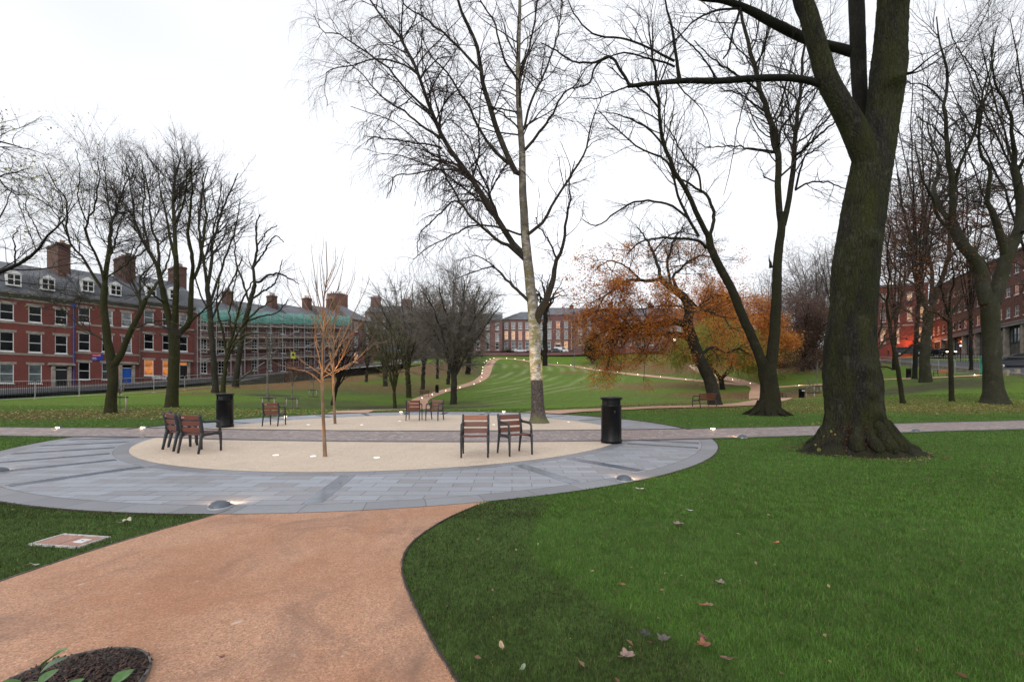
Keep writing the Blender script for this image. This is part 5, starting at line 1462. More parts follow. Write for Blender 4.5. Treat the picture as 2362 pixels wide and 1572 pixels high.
# ================================================================== people by the office block (small and far)
def person(loc, rz, h, label, coat, trouser, pose=0):
    r = thing('person', label, 'person', loc, rz, 'people on the right street')
    s = h / 1.75
    J = dict(pel=(0, 0, .95), ab=(0, 0, 1.12), ch=(0, 0, 1.32), ne=(0, 0, 1.48), hd=(0, -.02, 1.60), top=(0, -.01, 1.70),
             hl=(-.09, 0, .90), kl=(-.11, -.03 - .08 * pose, .50), al=(-.12, .06, .09), tl=(-.13, -.12, .04), hr=(.09, 0, .90), kr=(.11, -.02 + .04 * pose, .50), ar=(.12, .06 + .12 * pose, .09), tr=(.13, -.12 + .12 * pose, .04),
             sl=(-.19, 0, 1.40), el=(-.25, .04, 1.14), wl=(-.22, -.08, .92), fl=(-.21, -.11, .83), sr=(.19, 0, 1.40), er=(.25, .04, 1.14), wr=(.20, -.12, .95), fr=(.18, -.16, .87))
    R = dict(pel=.14, ab=.12, ch=.15, ne=.055, hd=.09, top=.07, hl=.09, kl=.06, al=.045, tl=.035, hr=.09, kr=.06, ar=.045, tr=.035, sl=.065, el=.045, wl=.03, fl=.035, sr=.065, er=.045, wr=.03, fr=.035)
    K = list(J); E = [('pel', 'ab'), ('ab', 'ch'), ('ch', 'ne'), ('ne', 'hd'), ('hd', 'top'), ('pel', 'hl'), ('hl', 'kl'), ('kl', 'al'), ('al', 'tl'), ('pel', 'hr'), ('hr', 'kr'), ('kr', 'ar'), ('ar', 'tr'), ('ch', 'sl'), ('sl', 'el'), ('el', 'wl'), ('wl', 'fl'), ('ch', 'sr'), ('sr', 'er'), ('er', 'wr'), ('wr', 'fr')]
    me = bpy.data.meshes.new('body'); me.from_pydata([tuple(c * s for c in J[k]) for k in K], [(K.index(a), K.index(b)) for a, b in E], [])
    o = new_obj('body', me, r)
    sk = o.modifiers.new('skin', 'SKIN')
    for i, k in enumerate(K): me.skin_vertices[0].data[i].radius = (R[k] * s, R[k] * s * .8)
    me.skin_vertices[0].data[0].use_root = True
    sb = o.modifiers.new('sub', 'SUBSURF'); sb.levels = 1; sb.render_levels = 2
    t = NT('clothed_figure'); sp_ = t.n("ShaderNodeSeparateXYZ"); t.l(t.co.outputs["Object"], sp_.inputs[0])
    z = t.math('DIVIDE', sp_.outputs[2], 1.75 * s)
    t.color(t.ramp(z, [(0, (.01, .01, .01)), (.055, trouser), (.49, coat), (.85, (.35, .2, .14)), (.955, (.03, .02, .015))], 'CONSTANT')); t.rough(.8); me.materials.append(t.m)
    return r
person((cen(2167, 80.5), 80.5, z_of(824, 80.5)), radians(20), 1.78, "person in a dark jacket and jeans standing beside the car with the glowing headlight", (.012, .012, .018), (.02, .03, .07))
person((cen(2175, 82.5), 82.5, z_of(823.5, 82.5)), radians(-40), 1.72, "person in black standing just behind the one in jeans", (.015, .012, .014), (.012, .012, .015), 1)
person((cen(2049, 97.0), 97.0, z_of(822, 97.0)), radians(70), 1.75, "dark clothed person walking beneath the floodlit house", (.012, .012, .02), (.015, .015, .02), 1)
# street lamp and yard railings by the office, green mesh on the right
r = thing('street_lamp', "thin black lamp post with a white globe before the office block", 'street lamp', (cen(2216, 70), 70, z_of(833, 70)))
mb = MB(); mb.tube([(0, 0, -.3), (0, 0, .8), (0, 0, 2.4)], [.07, .05, .04], 8); mb.build('pole', M['black'], r, True)
mb = MB(); mb.lathe([(0, 2.35), (.12, 2.4), (.17, 2.52), (.12, 2.66), (0, 2.7)], 14); mb.build('globe', emit_mat('white_globe', (.9, .95, 1), .8), r, True)
railing('yard_railing', [(cen(2150, 74), 74, z_of(829, 74)), (cen(2215, 68), 68, z_of(833, 68)), (cen(2275, 63.5), 63.5, z_of(836, 63.5))], 1.2, .5, "dark horizontal railing in front of the office block", rails=(.3, .6, .98), bar=.025)
def barrier(a, b, lab):
    a, b = Vector(a), Vector(b); r = thing('fence_panel', lab, 'fence panel', a, 0, 'temporary fence panels along the right street')
    d = b - a; mb = MB(); h = 1.9
    mb.tube([(0, 0, .1), (0, 0, h - .15), d * .03 + Vector((0, 0, h)), d * .97 + Vector((0, 0, h)), d + Vector((0, 0, h - .15)), d + Vector((0, 0, .1))], .03, 6); mb.tube([(0, 0, .2), d + Vector((0, 0, .2))], .028, 6)
    mb.build('tube_frame', M['steel_l'], r)
    m = MB()
    for k in range(1, 12): m.tube([d * (k / 12) + Vector((0, 0, .2)), d * (k / 12) + Vector((0, 0, h))], .005, 3, False)
    m.build('wire_mesh', M['steel'], r)
BP = [(2030, 846, 80), (2076, 850, 72.0), (2104, 853.5, 66.5), (2135, 858, 61.5), (2165, 862, 57.5), (2203, 864, 54), (2260, 866, 50)]
bl = ["farthest fence panel on the right street, by the huge trunk", "fence panel on the right street above the lawn bin", "fence panel left of the middle beech", "fence panel right behind the middle beech", "fence panel above the orange-red bench", "fence panel ending at the green mesh sheet"]
for k in range(6):
    a, b = BP[k], BP[k + 1]; barrier((cen(a[0], a[2]), a[2], z_of(a[1], a[2])), (cen(b[0], b[2]), b[2], z_of(b[1], b[2])), bl[k])
V = []; F = []
for i in range(13):
    for j in range(7):
        q = i / 12; V.append((cen(2262 + 14 * q * (1 - j / 9), 49.4), 49.4 + .12 * sin(i * 1.3), z_of(863 - 38 * j / 6, 49.4) + (.3 * q if j == 6 else 0)))
for i in range(12):
    for j in range(6): a = i * 7 + j; F.append((a, a + 7, a + 8, a + 1))
o = mesh_np('mesh_sheet', np.array(V), np.array(F), flat_mat('green_mesh_sheet', (.02, .20, .15), .8)); so = o.modifiers.new('s', 'SOLIDIFY'); so.thickness = .02
tag(o, "green mesh sheet hanging on the right fence beside the big beech", 'sheet')
# stub posts near the right edge
for k, (u, v) in enumerate(((2322, 866), (2346, 864))):
    h = hit(u, v); mb = MB(); mb.bbox(-.18, .18, -.18, .18, -.1, .62, .03); o = mb.build('timber_post', M['board']); o.location = h
    tag(o, ("left", "right")[k] + " one of the two pale stub posts behind the big right beech", 'post', 'pale stub posts by the right street')
# wall signs right of the orange beech
r = thing('notice_sign', "white and crimson notice sign by the houses right of the blue door", 'sign', (cen(1571, 133), 133, z_of(803, 133)))
mb = MB(); mb.bbox(-.95, .95, -.06, 0, .6, 1.7, .02); mb.build('sign_board', M['car_w'], r)
mb = MB(); mb.box(-.95, .4, -.065, 0, .1, .595); mb.build('lower_panel', M['sign_red'], r)
mb = MB(); mb.tube([(-.8, 0, -.6), (-.8, 0, .1)], .05, 6); mb.tube([(.8, 0, -.6), (.8, 0, .6)], .05, 6); mb.build('posts', M['steel'], r)
mb = MB()
for i in range(11): mb.quad((-.75 + i * .14, -.07, 1.12), (-.66 + i * .14, -.07, 1.12), (-.66 + i * .14, -.07, 1.26 + .05 * sin(i * .6)), (-.75 + i * .14, -.07, 1.26 + .05 * sin(i * .6)))
mb.build('lettering', M['pipe_b'], r)
r = thing('globe_lamp', "glowing white globe lamp beside the crimson notice sign", 'lamp', (cen(1556, 134), 134, z_of(808, 134)))
mb = MB(); mb.tube([(0, 0, -.8), (0, 0, 3.0)], .06, 8); mb.build('pole', M['black'], r, True)
mb = MB(); mb.lathe([(0, 3.0), (.25, 3.12), (.34, 3.4), (.25, 3.68), (0, 3.8)], 16); mb.build('globe', emit_mat('glowing_globe', (1, .93, .75), 9), r, True)

# ================================================================== trees
def bark(name, c1, c2, moss=None, mossamt=.5, scale=1.0, bumpd=.03, ridged=True):
    t = NT(name)
    mp = t.mapping("Object", (15 * scale, 15 * scale, 3.2 * scale))
    g = t.noise(1.5, 8, 0.72, vec=mp, dist=1.4)
    w = t.n("ShaderNodeTexVoronoi", feature='DISTANCE_TO_EDGE'); w.inputs["Scale"].default_value = 1.3
    wv = t.n("ShaderNodeVectorMath", operation='ADD'); nn = t.n("ShaderNodeTexNoise"); nn.inputs["Scale"].default_value = 5.0; nn.inputs["Detail"].default_value = 4
    t.l(t.co.outputs["Object"], nn.inputs["Vector"]); sc = t.n("ShaderNodeVectorMath", operation='SCALE'); sc.inputs["Scale"].default_value = 1.6
    t.l(nn.outputs["Color"], sc.inputs[0]); t.l(mp, wv.inputs[0]); t.l(sc.outputs[0], wv.inputs[1]); t.l(wv.outputs[0], w.inputs["Vector"])
    c = t.ramp(g, [(.28, c1), (.5, [(x + y) * .42 for x, y in zip(c1, c2)]), (.75, c2)])
    if ridged: c = t.mix(t.ramp(w.outputs["Distance"], [(0, .7), (.16, 0)]), c, [x * .3 for x in c1])
    bg = t.noise(.9, 4, .6, dist=.5); c = t.mix(t.ramp(bg, [(.42, .6), (.56, 0)]), c, [x * .55 for x in c1])
    pt = t.noise(2.6, 5, .65); c = t.mix(t.ramp(pt, [(.58, 0), (.72, .55)]), c, [min(1, x * 1.5) for x in c2])
    if moss:
        mv = t.mapping("Object", (2.6 * scale, 2.6 * scale, .7 * scale)); m = t.noise(1.3, 6, .65, vec=mv)
        c = t.mix(t.ramp(m, [(.5 - mossamt * .2, 0), (.64, mossamt)]), c, t.ramp(g, [(.3, [x * .5 for x in moss]), (.7, moss)]))
    t.color(c); t.rough(.92); t.bsdf.inputs["Specular IOR Level"].default_value = .2
    h = t.math('ADD', t.math('MULTIPLY', g, 1.3), t.ramp(w.outputs["Distance"], [(0, 0), (.25, .7)]))
    t.bump(h, 1.0, bumpd)
    return t.m
M['bark_big'] = bark('mossy_furrowed_bark', (.013, .011, .010), (.070, .062, .052), (.050, .056, .010), .75, 1.0, .035)
M['bark_dark'] = bark('dark_branch_bark', (.010, .009, .008), (.028, .025, .020), (.02, .022, .008), .4, 1.2, .012)
M['bark_twin'] = bark('brown_green_bark', (.020, .017, .011), (.048, .040, .025), (.032, .034, .010), .6, 1.2, .02)
M['bark_moss'] = bark('yellow_green_mossy_bark', (.030, .028, .014), (.065, .058, .033), (.055, .058, .014), .7, 1.3, .015)
M['bark_beech'] = bark('grey_green_beech_bark', (.030, .028, .022), (.070, .066, .052), (.036, .040, .012), .7, .7, .012, False)
M['bark_bl'] = bark('dark_birch_branch_bark', (.030, .024, .022), (.10, .082, .07), (.05, .05, .02), .4, 1.0, .01)
M['bark_grey'] = bark('grey_brown_bark', (.030, .026, .022), (.068, .060, .050), (.045, .048, .02), .5, 1.0, .015)
def twigm(name, c): return flat_mat(name, c, .9, .3, 3, spec=.15)
M['tw_dark'] = twigm('dark_twigs', (.045, .038, .034))
M['tw_birch'] = twigm('birch_twigs', (.045, .032, .030))
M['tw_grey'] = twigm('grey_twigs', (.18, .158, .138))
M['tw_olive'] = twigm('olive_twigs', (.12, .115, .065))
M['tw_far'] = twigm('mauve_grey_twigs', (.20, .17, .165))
M['tw_brown'] = twigm('brown_twigs', (.10, .068, .056))
M['tw_young'] = twigm('young_tan_bark', (.20, .135, .085))

def resample(pts, rad, n):
    pts = np.asarray(pts, float); rad = np.asarray(rad, float)
    sm = []; sr = []
    N = len(pts)
    for i in range(N - 1):
        p0, p1, p2, p3 = pts[max(i - 1, 0)], pts[i], pts[i + 1], pts[min(i + 2, N - 1)]
        for k in range(8):
            t = k / 8; sm.append(.5 * (2 * p1 + (p2 - p0) * t + (2 * p0 - 5 * p1 + 4 * p2 - p3) * t * t + (3 * p1 - p0 - 3 * p2 + p3) * t ** 3)); sr.append(rad[i] * (1 - t) + rad[i + 1] * t)
    sm.append(pts[-1]); sr.append(rad[-1]); sm = np.array(sm); sr = np.array(sr)
    d = np.concatenate([[0], np.cumsum(np.linalg.norm(np.diff(sm, axis=0), axis=1))]); q = np.linspace(0, d[-1], n)
    return np.column_stack([np.interp(q, d, sm[:, k]) for k in range(3)]), np.interp(q, d, sr)

def tubes(P_, R_, sides):
    """P_ (M,n,3), R_ (M,n) -> verts, quads"""
    M_, n, _ = P_.shape
    T = np.empty_like(P_); T[:, 1:-1] = P_[:, 2:] - P_[:, :-2]; T[:, 0] = P_[:, 1] - P_[:, 0]; T[:, -1] = P_[:, -1] - P_[:, -2]
    T /= np.linalg.norm(T, axis=2, keepdims=True) + 1e-9
    ref = np.zeros((M_, 1, 3)); D = P_[:, -1] - P_[:, 0]; steep = np.abs(D[:, 2]) > .8 * np.linalg.norm(D, axis=1)
    ref[steep, 0] = (1, .13, 0); ref[~steep, 0] = (.05, .11, 1)
    E1 = np.cross(T, np.broadcast_to(ref, T.shape)); E1 /= np.linalg.norm(E1, axis=2, keepdims=True) + 1e-9
    E2 = np.cross(T, E1)
    a = 2 * pi * np.arange(sides) / sides
    V = P_[:, :, None] + R_[:, :, None, None] * (E1[:, :, None] * np.cos(a)[None, None, :, None] + E2[:, :, None] * np.sin(a)[None, None, :, None])
    idx = np.arange(M_ * n * sides).reshape(M_, n, sides)
    A = idx[:, :-1]; B = np.roll(A, -1, 2); C = idx[:, 1:]; Dd = np.roll(C, -1, 2)
    return V.reshape(-1, 3), np.stack([A, C, Dd, B], -1).reshape(-1, 4)
def join(parts):
    V = []; F = []; b = 0
    for v, f in parts: V.append(v); F.append(f + b); b += len(v)
    return np.concatenate(V), np.concatenate(F)

def sprout(rng, P_, R_, dens, t0, ang, lenf, m, wig, trop, rfac, rmin, asd=.2, lmin=.0, taper=.25, flat=0.0, lenpow=.4, horiz=False):
    """children of the branches: dens per metre (or fixed count if negative)"""
    M_, n, _ = P_.shape
    seg = np.linalg.norm(np.diff(P_, axis=1), axis=2); L = seg.sum(1)
    cnt = rng.poisson(dens * L * (1 - t0)) if dens > 0 else np.full(M_, int(-dens))
    idx = np.repeat(np.arange(M_), cnt); K = len(idx)
    if K == 0: return np.zeros((0, m, 3)), np.zeros((0, m))
    t = t0 + (1 - t0) * rng.rand(K); f = t * (n - 1); i = np.minimum(f.astype(int), n - 2); w = (f - i)[:, None]
    O = P_[idx, i] * (1 - w) + P_[idx, i + 1] * w; r0 = R_[idx, i] * (1 - w[:, 0]) + R_[idx, i + 1] * w[:, 0]
    D = P_[idx, i + 1] - P_[idx, i]; D /= np.linalg.norm(D, axis=1, keepdims=True) + 1e-9
    q = rng.normal(size=(K, 3)); q[:, 2] *= (1 - flat); q -= (q * D).sum(1, keepdims=True) * D; q /= np.linalg.norm(q, axis=1, keepdims=True) + 1e-9
    a = rng.normal(ang, asd, K)[:, None]
    d = D * np.cos(a) + q * np.sin(a)
    ln = np.maximum(lmin, L[idx] * lenf * (1 - lenpow * t) * rng.uniform(.6, 1.25, K))
    out = np.zeros((K, m, 3)); out[:, 0] = O
    st = (ln / (m - 1))[:, None]; trop = np.asarray(trop, float)
    for k in range(1, m):
        d = d + rng.normal(size=(K, 3)) * wig + trop * (1.0 / m)
        d /= np.linalg.norm(d, axis=1, keepdims=True) + 1e-9
        out[:, k] = out[:, k - 1] + d * st
    r = np.maximum(rmin, np.minimum(r0 * rfac, ln * .009 + rmin))
    R2 = r[:, None] * np.linspace(1, taper, m)[None]
    return out, np.maximum(R2, rmin * .6)

def leaves_mesh(rng, tips, size, name, m, parent, count, spread=.2, flat=.5, sz=.35, aspect=.6):
    """leaf quads round the given points"""
    k = rng.randint(0, len(tips), count); c = tips[k] + rng.normal(size=(count, 3)) * spread
    n = rng.normal(size=(count, 3)); n[:, 2] += np.sign(n[:, 2]) * flat * 3; n /= np.linalg.norm(n, axis=1, keepdims=True)
    a = np.cross(n, rng.normal(size=(count, 3))); a /= np.linalg.norm(a, axis=1, keepdims=True); b = np.cross(n, a)
    s = size * rng.uniform(1 - sz, 1 + sz, count)[:, None]
    V = np.stack([c - a * s * .5, c - b * s * .5 * aspect + n * s * .06, c + a * s * .5, c + b * s * .5 * aspect + n * s * .06], 1).reshape(-1, 3)
    F = np.arange(count * 4).reshape(-1, 4)
    tn = np.repeat(rng.rand(count), 4)
    return mesh_np(name, V, F, m, parent, smooth=False, attrs={'tone': tn})
def leafmat(name, stops):
    t = NT(name); at_ = t.attr('tone'); c = t.ramp(at_.outputs["Fac"], stops); t.color(c); t.rough(.6)
    tr = t.n("ShaderNodeBsdfTranslucent"); t.l(c, tr.inputs[0]); mx = t.n("ShaderNodeMixShader"); mx.inputs[0].default_value = .5
    t.l(t.bsdf.outputs[0], mx.inputs[1]); t.l(tr.outputs[0], mx.inputs[2]); t.l(mx.outputs[0], t.out.inputs[0]); return t.m
M['lf_orange'] = leafmat('orange_beech_leaves', [(0, (.36, .11, .03)), (.5, (.66, .24, .05)), (1, (.78, .40, .09))])
M['lf_gold'] = leafmat('golden_leaves', [(0, (.46, .20, .03)), (.5, (.60, .34, .05)), (1, (.62, .46, .09))])
M['lf_yellow'] = leafmat('yellow_green_leaves', [(0, (.22, .22, .05)), (.5, (.36, .34, .07)), (1, (.46, .42, .16))])
M['lf_red'] = leafmat('dull_red_leaves', [(0, (.10, .025, .018)), (.6, (.20, .055, .03)), (1, (.34, .12, .04))])
M['lf_willow'] = leafmat('willow_leaves', [(0, (.22, .22, .04)), (.6, (.40, .38, .07)), (1, (.50, .46, .12))])
M['lf_dark'] = leafmat('dark_evergreen_leaves', [(0, (.012, .022, .010)), (.7, (.03, .05, .02)), (1, (.06, .08, .035))])
M['lf_cat'] = leafmat('birch_catkins', [(0, (.05, .035, .03)), (1, (.12, .09, .07))])
M['lf_pink'] = leafmat('faded_russet_leaves', [(0, (.10, .065, .055)), (.6, (.19, .115, .09)), (1, (.27, .17, .13))])

def limb(rng, pts, Y0, n=16, jit=.012, base=None):
    """pts of (u, v, width px, depth offset) -> smooth line with radii; jitter in metres scaled with depth"""
    A = []; R = []
    for q in pts:
        Y = Y0 + (q[3] if len(q) > 3 else 0); A.append(P(q[0], q[1], Y)); R.append(max(q[2], .3) / 2 * Y / 1000 * cos(math.atan((q[0] - 1181) / 1000.)))
    p, r = resample(np.array([list(a) for a in A]), np.array(R), n)
    if jit:
        k = np.linspace(0, 1, n)[:, None]; j = rng.normal(size=(n, 3)) * jit * Y0 / 20; j[0] = 0; p = p + j * np.minimum(1, k * 3)
    return p, r
def spread_depth(pts, rng, amt):
    """gives a traced limb a depth that grows along it"""
    s = rng.choice([-1, 1]) * rng.uniform(.4, 1) * amt; n = len(pts)
    return [(q[0], q[1], q[2], (q[3] if len(q) > 3 else 0) + s * (k / (n - 1)) ** 1.2) if len(q) < 4 else q for k, q in enumerate(pts)]

def finish_tree(root, trunk, mains, twl, bark_m, twig_m, sides=(14, 8), tsides=(4, 3, 3)):
    """trunk: list of (p, r) thick; mains: list of (p, r); twl: list of (P,R) arrays"""
    parts = [tubes(p[None], r[None], sides[0]) for p, r in trunk]
    V, F = join(parts); mesh_np('trunk', V, F, bark_m, root)
    if mains:
        V, F = join([tubes(p[None], r[None], sides[1]) for p, r in mains]); mesh_np('limbs', V, F, bark_m, root)
    ps = [tubes(a, b, tsides[min(i, len(tsides) - 1)]) for i, (a, b) in enumerate(twl) if len(a)]
    if ps:
        V, F = join(ps); mesh_np('crown', V, F, twig_m, root)

# ---------------------------------------------------------------- the birch
rng = np.random.RandomState(12)
YB = 17.2
root = thing('birch', "tall pale birch with a peeling white trunk, dark rough foot and drooping bare crown", 'tree', (0, 0, 0))
def pc(seq, ox, oy, s): return [(ox + x / s, oy + y / s) + tuple(r) for x, y, *r in seq]
TR = [(1243, 983, 58), (1242, 972, 42), (1241, 955, 34), (1240, 930, 29), (1238, 880, 28), (1235, 820, 27.5), (1233, 760, 26), (1229, 710, 25), (1223, 655, 23), (1218, 610, 22), (1213, 560, 20.5), (1209, 500, 19), (1205, 420, 17), (1204, 344, 15), (1197, 249, 13), (1195, 172, 11), (1197, 76, 8.5), (1199, 0, 7), (1195, -90, 5), (1190, -200, 3)]
tk = limb(rng, TR, YB, 60, .004)
BL = [[(1212, 592, 15), (1197, 582, 14), (1155, 517, 13), (1106, 440, 12), (1083, 406, 11), (1033, 337, 10), (998, 264, 9), (964, 172, 7.5), (930, 96, 6.5), (903, 65, 5.5), (868, 23, 4.5), (853, -8, 4), (830, -70, 2.5)],
      [(998, 264, 6), (937, 207, 5), (899, 161, 4.5), (853, 126, 4), (815, 99, 3.2), (777, 77, 2.6), (746, 75, 2.2), (723, 34, 1.5)],
      [(964, 172, 5), (930, 149, 4), (872, 136, 3.5), (819, 149, 3), (761, 161, 2.2), (750, 203, 1.8), (757, 245, 1.2)],
      [(1018, 318, 6), (968, 287, 5), (930, 253, 4.5), (895, 235, 4), (857, 199, 3), (826, 161, 2.4), (790, 140, 1.5)],
      [(1203, 402, 13), (1190, 398, 13), (1148, 306, 12), (1125, 230, 11), (1109, 165, 9.5), (1098, 100, 8), (1079, 57, 7), (1056, 0, 6), (1040, -60, 4)],
      [(1106, 161, 6), (1067, 119, 5.5), (1037, 88, 5), (1006, 65, 4.5), (975, 38, 3.8), (937, 15, 3), (915, -20, 2)],
      [(1174, 379, 8), (1132, 337, 7), (1098, 283, 6), (1079, 237, 5), (1048, 199, 4.5), (1037, 172, 4), (998, 134, 3), (975, 92, 2.4), (960, 50, 1.5)],
      [(1213, 602, 9), (1174, 566, 8), (1152, 557, 7.5), (1113, 524, 6.5), (1067, 474, 5.5), (1025, 398, 4), (1012, 344, 3), (1018, 306, 2)],
      [(1067, 474, 4.5), (1044, 465, 4), (998, 509, 3.2), (968, 540, 2.6), (964, 589, 1.6)],
      [(1210, 542, 5.5), (1197, 540, 5), (1148, 524, 4.5), (1094, 520, 4), (1056, 536, 3.2), (995, 566, 2.4), (953, 597, 1.6)],
      [(1083, 406, 5), (1067, 398, 4.5), (1018, 390, 4), (956, 400, 3.2), (914, 404, 2.6), (903, 432, 2.2), (891, 459, 1.6)],
      [(1018, 342, 5), (1006, 337, 4.2), (930, 325, 3.4), (865, 318, 2.6), (842, 333, 1.8)],
      [(1211, 545, 9), (1225, 535, 8), (1255, 509, 7), (1278, 467, 6), (1315, 405, 5.5), (1349, 352, 4.5), (1365, 287, 3.5), (1376, 256, 2.6), (1390, 210, 1.6)],
      [(1236, 745, 22), (1242, 722, 20), (1255, 702, 17), (1265, 680, 15), (1276, 640, 12), (1284, 600, 9), (1296, 574, 7.5), (1307, 509, 6), (1315, 459, 4.5), (1313, 421, 3.5), (1325, 370, 2)],
      [(1284, 597, 5), (1269, 562, 4), (1250, 532, 3.2), (1235, 500, 2.2)],
      [(1206, 350, 7), (1225, 330, 6.5), (1251, 295, 6), (1274, 264, 5), (1300, 214, 4), (1327, 199, 3), (1350, 160, 2)],
      [(1209, 298, 6), (1224, 237, 5.5), (1247, 191, 5), (1266, 142, 4.2), (1282, 103, 3.6), (1293, 38, 3), (1297, -20, 2)],
      [(1196, 176, 6), (1209, 145, 5), (1224, 99, 4.4), (1236, 31, 3.6), (1240, -30, 2.4)],
      [(1196, 188, 6), (1186, 172, 5.6), (1167, 145, 5), (1151, 96, 4.4), (1140, 50, 3.8), (1113, 8, 3), (1095, -40, 2)],
      [(1223, 700, 8), (1213, 687, 7.5), (1184, 660, 6.5), (1153, 628, 5), (1141, 616, 4), (1126, 616, 3.2), (1085, 629, 2.4), (1050, 645, 1.6)],
      [(1141, 616, 3.4), (1120, 600, 2.8), (1095, 590, 2), (1060, 600, 1.4)],
      [(1200, 300, 4), (1160, 262, 3.4), (1130, 245, 2.6), (1095, 215, 1.8)],
      [(1198, 260, 4), (1150, 250, 3.2), (1120, 244, 2.4), (1060, 300 - 40, 1.6)],
      [(1018, 390, 3.4), (1012, 350, 3), (1014, 290, 2.4), (1012, 240, 1.6)]]
mains = [limb(rng, spread_depth(b, rng, 2.2), YB, 20, .02) for b in BL]
A0 = np.array([m_[0] for m_ in mains]); R0 = np.array([m_[1] for m_ in mains])
tp, tr_ = resample(tk[0][28:], tk[1][28:], 20)
A0 = np.concatenate([A0, tp[None]]); R0 = np.concatenate([R0, tr_[None]])
s1 = sprout(rng, A0, R0, 3.4, .12, .8, .30, 10, .15, (0, 0, .0), .6, .0045, lmin=1.1)
s2 = sprout(rng, *s1, 3.6, .1, .7, .5, 9, .17, (0, 0, -1.0), .6, .0032, lmin=.75)
s3 = sprout(rng, *s2, 4.6, .1, .6, .55, 7, .18, (0, 0, -1.9), .7, .0022, lmin=.42, taper=.6)
finish_tree(root, [tk], mains, [s1, s2, s3], M['bark_beech'], M['tw_birch'], (28, 10), (4, 3, 3))
# birch bark: pale with dark lenticels, yellow lichen, a rough dark foot up to 1.6 m
t = NT('white_birch_bark')
sp = t.n("ShaderNodeSeparateXYZ"); t.l(t.co.outputs["Object"], sp.inputs[0]); z = sp.outputs[2]
mp = t.mapping("Object", (2.2, 2.2, 11)); ln_ = t.noise(2.0, 6, .7, vec=mp, dist=1.2)
mp2 = t.mapping("Object", (1.5, 1.5, 2.4)); bl = t.noise(1.8, 5, .6, vec=mp2)
c = t.ramp(ln_, [(.34, (.05, .042, .036)), (.44, (.24, .21, .18)), (.54, (.52, .47, .42)), (.8, (.64, .60, .55))])
lich = t.ramp(bl, [(.44, 0), (.58, .85)]); c = t.mix(lich, c, (.17, .15, .035))
scar = t.noise(1.1, 5, .7, dist=1.5); c = t.mix(t.ramp(scar, [(.56, 0), (.64, .85)]), c, (.05, .045, .035))
hi = t.n("ShaderNodeMapRange"); hi.inputs[1].default_value = 3.0; hi.inputs[2].default_value = 7.5; hi.inputs[3].default_value = 0; hi.inputs[4].default_value = .88; t.l(z, hi.inputs[0])
c = t.mix(t.math('MULTIPLY', hi.outputs[0], t.ramp(t.noise(3.0, 5, .7), [(.35, .35), (.55, 1)])), c, (.06, .045, .035))
mp3 = t.mapping("Object", (7, 7, 5)); ft = t.noise(2.2, 6, .7, vec=mp3, dist=.6)
foot = t.ramp(ft, [(.34, (.012, .009, .008)), (.5, (.05, .036, .03)), (.62, (.10, .08, .068)), (.74, (.26, .24, .21))])
gm = t.ramp(t.math('ADD', t.math('MULTIPLY', z, -1.2), t.noise(4, 4, .6)), [(.0, 0), (.35, .8)])
foot = t.mix(gm, foot, (.11, .115, .045))
lo = t.math('LESS_THAN', z, t.math('ADD', 1.62, t.math('MULTIPLY', ln_, .16)))
t.color(t.mix(lo, c, foot)); t.rough(.75); t.bump(t.math('ADD', ln_, t.math('MULTIPLY', ft, lo)), .6, .02)
for ch in root.children:
    if ch.name.startswith(('trunk', 'limbs')): ch.data.materials[0] = t.m if ch.name.startswith('trunk') else M['bark_bl']
tips = s3[0][:, -1]
leaves_mesh(rng, tips, .035, 'catkins', M['lf_cat'], root, 9000, .05, 0, aspect=.3)
# burr with a broken stub on the right of the trunk
mb = MB(); p = P(1250, 822, YB)
mb.tube([p + Vector((-.16, 0, -.28)), p + Vector((-.05, -.02, -.05)), p + Vector((.0, -.03, .08)), p + Vector((-.02, 0, .3))], [.03, .10, .12, .03], 12)
o = mb.build('burr', M['bark_dark'], root, True)
mb = MB(); mb.tube([P(1226, 752, YB), P(1240, 745, YB - .02), P(1246, 735, YB - .02)], [.13, .10, .05], 10); mb.build('mossy_knot', M['bark_moss'], root, True)

# ---------------------------------------------------------------- twin stemmed tree
rng = np.random.RandomState(22)
YT = 21.5
root = thing('lime_tree', "dark twin stemmed tree forking low above a root flared foot, beyond the sett path", 'tree', (0, 0, 0))
trunk = [limb(rng, [(1770, 962, 92), (1772, 950, 66), (1776, 920, 50), (1774, 885, 42), (1770, 862, 44), (1768, 838, 42)], YT, 20, 0),
         limb(rng, [(1772, 872, 34), (1778, 840, 30), (1784, 790, 27), (1790, 713, 25), (1791, 662, 24), (1793, 611, 22), (1798, 560, 20.5), (1803, 520, 19), (1800, 490, 17)], YT, 36, .006),
         limb(rng, [(1768, 875, 32), (1762, 848, 28), (1750, 815, 24), (1733, 774, 22.5), (1712, 728, 22), (1689, 670, 20), (1664, 624, 19), (1643, 580, 18), (1635, 543, 17)], YT, 36, .006)]
for a in np.linspace(2.6, 5.9, 5):
    p0 = P(1770, 952, YT); q = Vector((cos(a), sin(a) * .9, 0))
    trunk.append(resample(np.array([list(p0 + q * .25 + Vector((0, 0, .55))), list(p0 + q * .48 + Vector((0, 0, .2))), list(p0 + q * .85 + Vector((0, 0, .02))), list(p0 + q * 1.15 + Vector((0, 0, -.12)))]), np.array([.22, .16, .09, .03]), 10))
